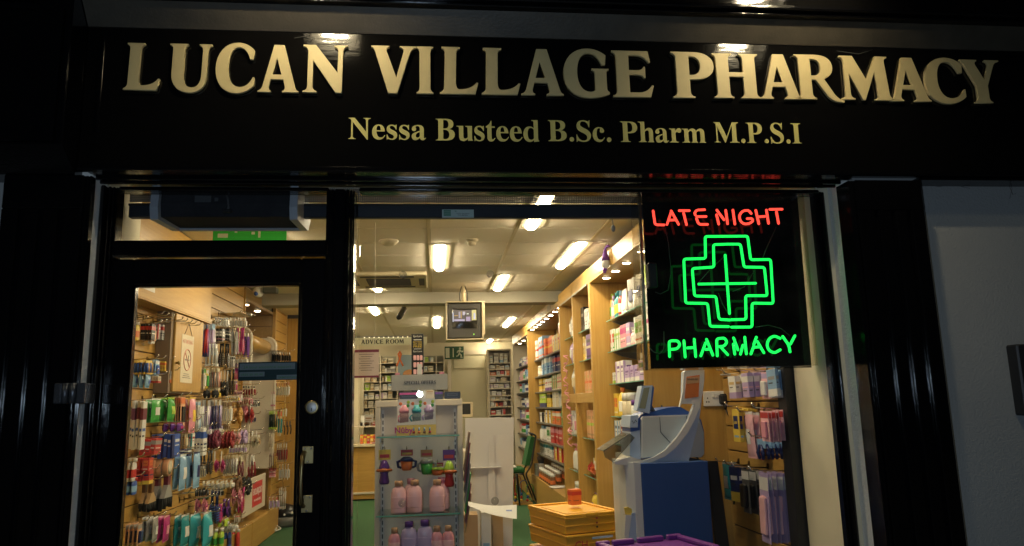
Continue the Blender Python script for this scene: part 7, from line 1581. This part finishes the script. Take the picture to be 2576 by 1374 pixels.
m = MB(); m.sphere((p.x, 5.02, p.z), .055, MWH, 14, 10); m.build('housing', DM); m = MB(); m.sphere((p.x-.012, 4.975, p.z-.02), .024, cm('blue', .3), 10, 8, sy=.5); m.build('lens', DM); m = MB(); m.tube([(p.x, 5.02, p.z+.05), (p.x, 5.02, ZC-.010)], .02, WHITE, 10); m.build('stem', DM)
# soft toy on the baby pelmet
TOY = thing('soft_toy', 'small purple and white soft toy slumped over the baby pelmet', 'soft toy', (1.43, 2.75, 2.4)); p = at(1525, 660, x=1.42)
m = MB(); m.sphere((1.415, p.y, p.z-.01), .045, cm('silver', .9), 12, 10, sx=.8); m.build('head', TOY)
m = MB(); m.lathe([(.046, p.z+.012), (.034, p.z+.05), (.022, p.z+.085), (.008, p.z+.12)], cm('purple', .9), 12, sx=.8, cx=1.415, cy=p.y); m.tube([(1.415, p.y, p.z+.115), (1.43, p.y-.04, p.z+.13), (1.44, p.y-.07, p.z+.12)], [.008, .012, .006], cm('purple', .9), 8); m.build('hat', TOY)
m = MB(); m.tube([(1.41, p.y, p.z-.05), (1.40, p.y+.01, p.z-.09)], [.02, .012], cm('purple', .9), 8); m.build('body', TOY)
# small lit tag hanging on baby shelf
m = MB(); p, q = at(1610, 888, y=2.42), at(1619, 908, y=2.42); m.box(p.x, q.x, 2.42, 2.424, q.z, p.z, PAPER); m.box((p.x+q.x)/2-.004, (p.x+q.x)/2+.004, 2.4185, 2.4198, q.z+.008, q.z+.02, BLK); tag(m.build('shelf_ticket'), 'small white ticket hanging under the second baby shelf', 'ticket')
# cord of the shutter by the neon sign
m = MB(); m.tube([tuple(at(u, v, y=.30)) for u, v in ((1534, 520), (1538, 540), (1541, 556), (1543, 570))], .0025, pm('clear_cord', (.3, .3, .28), .3), 5); m.sphere(tuple(at(1543, 575, y=.30)), .010, MC['clear_cord'], 8, 6, sz=1.6); tag(m.build('pull_cord'), 'short pale pull cord hanging from the dark shutter bar', 'cord')
# green chair
CHR = thing('chair', 'green upholstered chair with a black tubular frame by the medicine bay', 'chair', (1.2, 8.4, 0)); GRF = pm('green_upholstery', (.012, .085, .020), .9, var=.2, scale=30)
yk = 8.25
def K(u, v, yy=yk): return at(u, v, y=yy)
sx0, sx1 = K(1262, 1184).x, K(1321, 1184).x; sz = K(1300, 1178).z; bt = K(1345, 1100); bb = K(1330, 1172)
m = MB(); m.box(sx0, sx1, yk, yk+.42, sz-.075, sz, GRF, .03); m.build('seat', CHR)
m = MB(); P = [(bb.x-.055, bb.z), (bb.x+.02, bb.z), (bt.x+.005, bt.z), (bt.x-.055, bt.z+.005)]; m.prism(P, yk+.01, yk+.41, GRF); m.build('backrest', CHR)
for yy in (yk-.01, yk+.43):
    m = MB(); m.tube(rounded([Vector(q) for q in ((K(1353, 1268).x, yy, 0.0), (K(1322, 1190).x, yy, sz-.09), (bb.x+.035, yy, bb.z+.0), (bt.x+.02, yy, bt.z+.02), (bt.x-.03, yy, bt.z+.05))], .04), .013, BLK, 8); m.build('rear_leg', CHR)
    m = MB(); m.tube([(K(1328, 1262).x-.12, yy, 0.0), (K(1300, 1190).x, yy, sz-.08), (sx1-.02, yy, sz-.085)], .013, BLK, 8); m.build('leg', CHR)
m = MB(); m.tube([(bt.x-.03, yk-.01, bt.z+.05), (bt.x-.03, yk+.43, bt.z+.05)], .013, BLK, 8); m.build('top_rail', CHR)
m = MB(); m.box(sx0+.02, sx1-.12, yk+.05, yk+.35, sz+.0005, sz+.02, PAPER, .003); tag(m.build('paper_pad'), 'white paper pad lying on the green chair seat', 'paper')
# bead maze toy on the floor by the chair
BMZ = thing('bead_maze', 'wooden bead maze toy with coloured wires on the floor by the chair', 'toy', (1.1, 7.9, 0)); p = at(1300, 1268, z=.0)
m = MB(); m.box(p.x-.16, p.x+.22, p.y-.15, p.y+.15, .0, .03, BEECHX, .004); m.build('base', BMZ)
for k, c in enumerate(('yellow', 'red', 'blue', 'green')):
    m = MB(); x = p.x-.12+k*.09; m.tube(rounded([Vector(q) for q in ((x, p.y-.08, .03), (x-.02, p.y-.06, .42-.05*k), (x+.10, p.y+.02, .46-.06*k), (x+.12, p.y+.08, .03))], .08), .006, cm(c, .3), 6)
    for i in range(3): m.sphere((x+.004*i, p.y-.078, .06+.045*i), .020, cm(('red', 'blue', 'yellow')[(i+k) % 3], .3), 8, 6)
    m.build('wire_track', BMZ)
# base shelf goods in the medicine bay
for i in range(3):
    for j in range(7):
        o = bottle(.075, .075, .15, ('brown', 'white', 'orange'), .25, shape=2) if i+j == 0 else copy_tree(src0); src0 = o if i+j == 0 else src0
        o.location = (1.50+.09*i, 6.95+.17*j+.04*(i % 2), .394+.03*i); tag(o, 'brown tonic bottle with white cap, %s along %s line of base display' % (ORD[j], ORD[i]), 'bottle', 'tonic bottles on the medicine bay base')
o = carton(.14, .10, .17, ('white', 'grey', 'silver'), 2); o.location = (1.53, 8.42, .3935); o.rotation_euler.z = R(-80); tag(o, 'white leaflet box at the far end of the medicine bay base', 'box')
m = MB()
for k in range(7): m.tube([(1.53+.01*k, 8.42, .56), (1.50+.02*k, 8.40+.01*k, .66+.01*(k % 3))], .006, DGREY, 5)
tag(m.build('comb_bunch'), 'bunch of dark combs standing in the white leaflet box', 'combs')
m = MB(); m.lathe([(.10, .394), (.13, .405), (.12, .41), (.09, .400)], WHITE, 18, cx=1.55, cy=6.75); tag(m.build('dish'), 'white dish lying on the base of the medicine bay', 'dish')
# far header plates, poster, lip stand, counter goods
PO = thing('ribbon_poster', 'pale poster with an orange ribbon hung before the dispensary shelves', 'poster', (-.5, 10.8, 2.0)); a, b = at(997, 882, y=10.8), at(1040, 945, y=10.8); W, H = b.x-a.x, a.z-b.z
m = MB(); m.box(a.x, b.x, 10.80, 10.805, b.z-.25, a.z, pm('poster_cream', (.62, .56, .42), .6)); m.build('sheet', PO)
m = MB(); m.box(a.x+W*.10, b.x-W*.02, 10.796, 10.7995, b.z-.22, a.z-H*.18, pm('poster_blue', (.22, .30, .36), .6)); m.sphere((a.x+W*.78, 10.795, b.z+H*.02), W*.42, pm('poster_skin', (.45, .22, .09), .7), 14, 8, sy=.02, sz=.8); m.build('picture', PO)
m = MB(); m.tube([(a.x+W*q, 10.79, a.z-H*r) for q, r in ((.02, .62), (.20, .34), (.28, .14), (.20, .06), (.12, .14), (.20, .34), (.40, .62))], W*.055, cm('orange', .5), 6); m.build('ribbon', PO)
LS = thing('eyelash_stand', 'tall black cardboard stand of carded lashes with yellow lettering', 'display stand', (-.2, 7.0, 1.6)); yl = 3.2
a, b = at(1035, 840, y=yl), at(1066, 945, y=yl); W, H = b.x-a.x, a.z-b.z
m = MB(); m.box(a.x, b.x, yl, yl+.05, b.z-.3, a.z, BLK, .002); m.build('board', LS)
YL = cm('yellow', .5)
for txt, k, mt, s in (('Eye Lure', .08, PAPER, .016), ('BUY TWO', .22, YL, .014), ('GET ONE', .27, YL, .014), ('FREE', .33, YL, .017), ('Eye Lure', .44, PAPER, .014)): sans('lettering', txt, s, mt, ((a.x+b.x)/2, yl-.001, a.z-H*k), LS, width=W*.70)
m = MB(); m.box(a.x+W*.18, b.x-W*.18, yl-.002, yl-.0005, a.z-H*.155, a.z-H*.135, PAPER); m.box(a.x+W*.18, b.x-W*.18, yl-.002, yl-.0005, a.z-H*.37, a.z-H*.358, PAPER); m.build('white_bar', LS)
for i in range(3):
    for j in range(3):
        m = MB(); x = a.x+W*(.16+.26*j); z = a.z-H*(.64+.165*i); m.box(x, x+W*.22, yl-.02, yl-.0025, z, z+H*.12, cm('pale pink', .4), .004); m.build('lash_card', LS)
m = MB(); p = at(1050, 1000, y=yl); m.box(a.x-.10, b.x+.10, yl-.05, yl+.20, 0, b.z-.305, CREW, .004); tag(m.build('plinth'), 'cream plinth under the black lash stand behind the offers sign', 'plinth')
def ctr_box(u0, u1, v0, v1, y, cols, lab, st=2, d=.12, zb=None):
    p, q = at(u0, v1, y=y), at(u1, v0, y=y); zb = p.z if zb is None else zb; o = carton(q.x-p.x, d, q.z-zb, cols, st); o.location = ((p.x+q.x)/2, y+d/2, zb+.0003); tag(o, lab, 'box', 'goods on the pharmacy counter')
for u0, u1, v0, v1, cols, lab in ((908, 938, 1045, 1062, ('grey', 'white', 'brown'), 'grey notice box on the counter upper shelf'), (906, 930, 1062, 1084, ('cream', 'dark grey', 'brown'), 'cream box of boots cards at the counter'), (932, 944, 1062, 1084, ('dark red', 'brown', 'white'), 'dark red box beside the cream counter box')): ctr_box(u0, u1, v0, v1, 9.78, cols, lab, zb=1.1503)
for i in range(5): ctr_box(906+i*8.4, 913.5+i*8.4, 1094, 1104, 9.70, (('orange', 'yellow', 'red'), ('yellow', 'red', 'orange'), ('red', 'yellow', 'white'), ('yellow', 'orange', 'white'), ('orange', 'red', 'white'))[i], 'small %s sweet box, %s along the counter top' % (('orange', 'yellow', 'red', 'amber', 'deep orange')[i], ORD[i]), 0, zb=.8703)
for u0, u1, v0, v1, y, cols, lab in ((907, 930, 1122, 1136, 9.58, ('silver', 'dark grey', 'black'), 'silver card rack on the counter edge'), (931, 945, 1112, 1136, 9.58, ('dark red', 'peach', 'white'), 'dark red picture box on the counter edge')): ctr_box(u0, u1, v0, v1, y, cols, lab, zb=.8703)
# till screen seen beyond the stand
TL = thing('till_screen', 'cream till monitor on the counter beyond the offers stand', 'monitor', (.3, 6.6, 1.3)); yy = 6.6; a, b = at(1160, 1012, y=yy), at(1190, 1050, y=yy)
m = MB(); m.box(a.x, b.x, yy, yy+.05, b.z, a.z, BRK, .008); m.build('casing', TL); m = MB(); m.box(a.x+.015, b.x-.03, yy-.002, yy-.0005, b.z+.04, a.z-.02, BLK); m.build('screen', TL); m = MB(); m.box((a.x+b.x)/2-.02, (a.x+b.x)/2+.02, yy+.01, yy+.04, .9, b.z-.0005, BRK); m.build('stand', TL)
m = MB(); m.box(a.x-.1, b.x+.25, yy-.15, yy+.35, 0, .8995, CREW, .004); tag(m.build('till_desk'), 'cream till desk half hidden behind the white showcard', 'desk')
# kettle-like dark bundle and white leads by the partition
BN = thing('foot_spa', 'dark grey foot spa on the floor against the far partition', 'foot spa', (-1.75, 7.2, 0)); p = at(722, 1318, z=0); X, Y = p.x+.02, p.y-.16
m = MB(); m.lathe([(.13, .0), (.16, .03), (.165, .10), (.15, .12)], pm('spa_grey', (.16, .16, .15), .4), 20, sx=1.25, cx=X, cy=Y); m.build('tub', BN); m = MB(); m.lathe([(.148, .121), (.13, .19), (.07, .25), (.02, .27)], pm('spa_black', (.012, .012, .012), .3), 20, sx=1.2, cx=X, cy=Y); m.build('cover', BN)
m = MB()
for k in range(3): m.sphere((X-.09+.09*k, Y-.13, .13+.02*k), .018, WHITE, 8, 6)
m.build('roller', BN)
for k, lab in ((0, 'white mains lead trailing down beside the foot spa'), (1, 'second white mains lead coiled in front of the foot spa')):
    m = MB(); pts = [at(663+30*k, 1245-10*k, y=7.0), at(672+10*k, 1290, y=7.0), at(680+14*k, 1322, y=6.9), at(700+10*k, 1330, y=6.8), at(676+16*k, 1336, y=6.7)]; pts[-1].z = max(pts[-1].z, .01); pts[-2].z = max(pts[-2].z, .012)
    m.tube(rounded(pts, .15), .007, MWH, 6); tag(m.build('white_lead'), lab, 'cable')
# cobwebs under the soffit and on the fascia
def web(label, pts_list, y0):
    m = MB()
    for pts in pts_list: m.tube([tuple(at(u, v, y=y0)) for u, v in pts], .0007, pm('cobweb', (.10, .10, .095), .9), 4)
    return tag(m.build('cobweb'), label, 'cobweb')
web('dark cobweb strands hanging at the top of the grey wall', [[(2330, 462), (2360, 470), (2400, 466), (2440, 474)], [(2520, 455), (2540, 470), (2562, 462)], [(2540, 470), (2548, 490), (2556, 486)], [(2536, 455), (2546, 474), (2540, 500)]], -.083)
web('pale cobweb strands between the fascia cove and first lamp glow', [[(895, 60), (900, 85), (893, 112)], [(740, 96), (765, 92), (790, 99)]], -.176)
web('pale cobweb strands above the last gold word', [[(2020, 95), (2080, 82), (2150, 98)], [(2105, 128), (2160, 136), (2195, 125)], [(1960, 90), (1985, 70), (2010, 66)]], -.178)
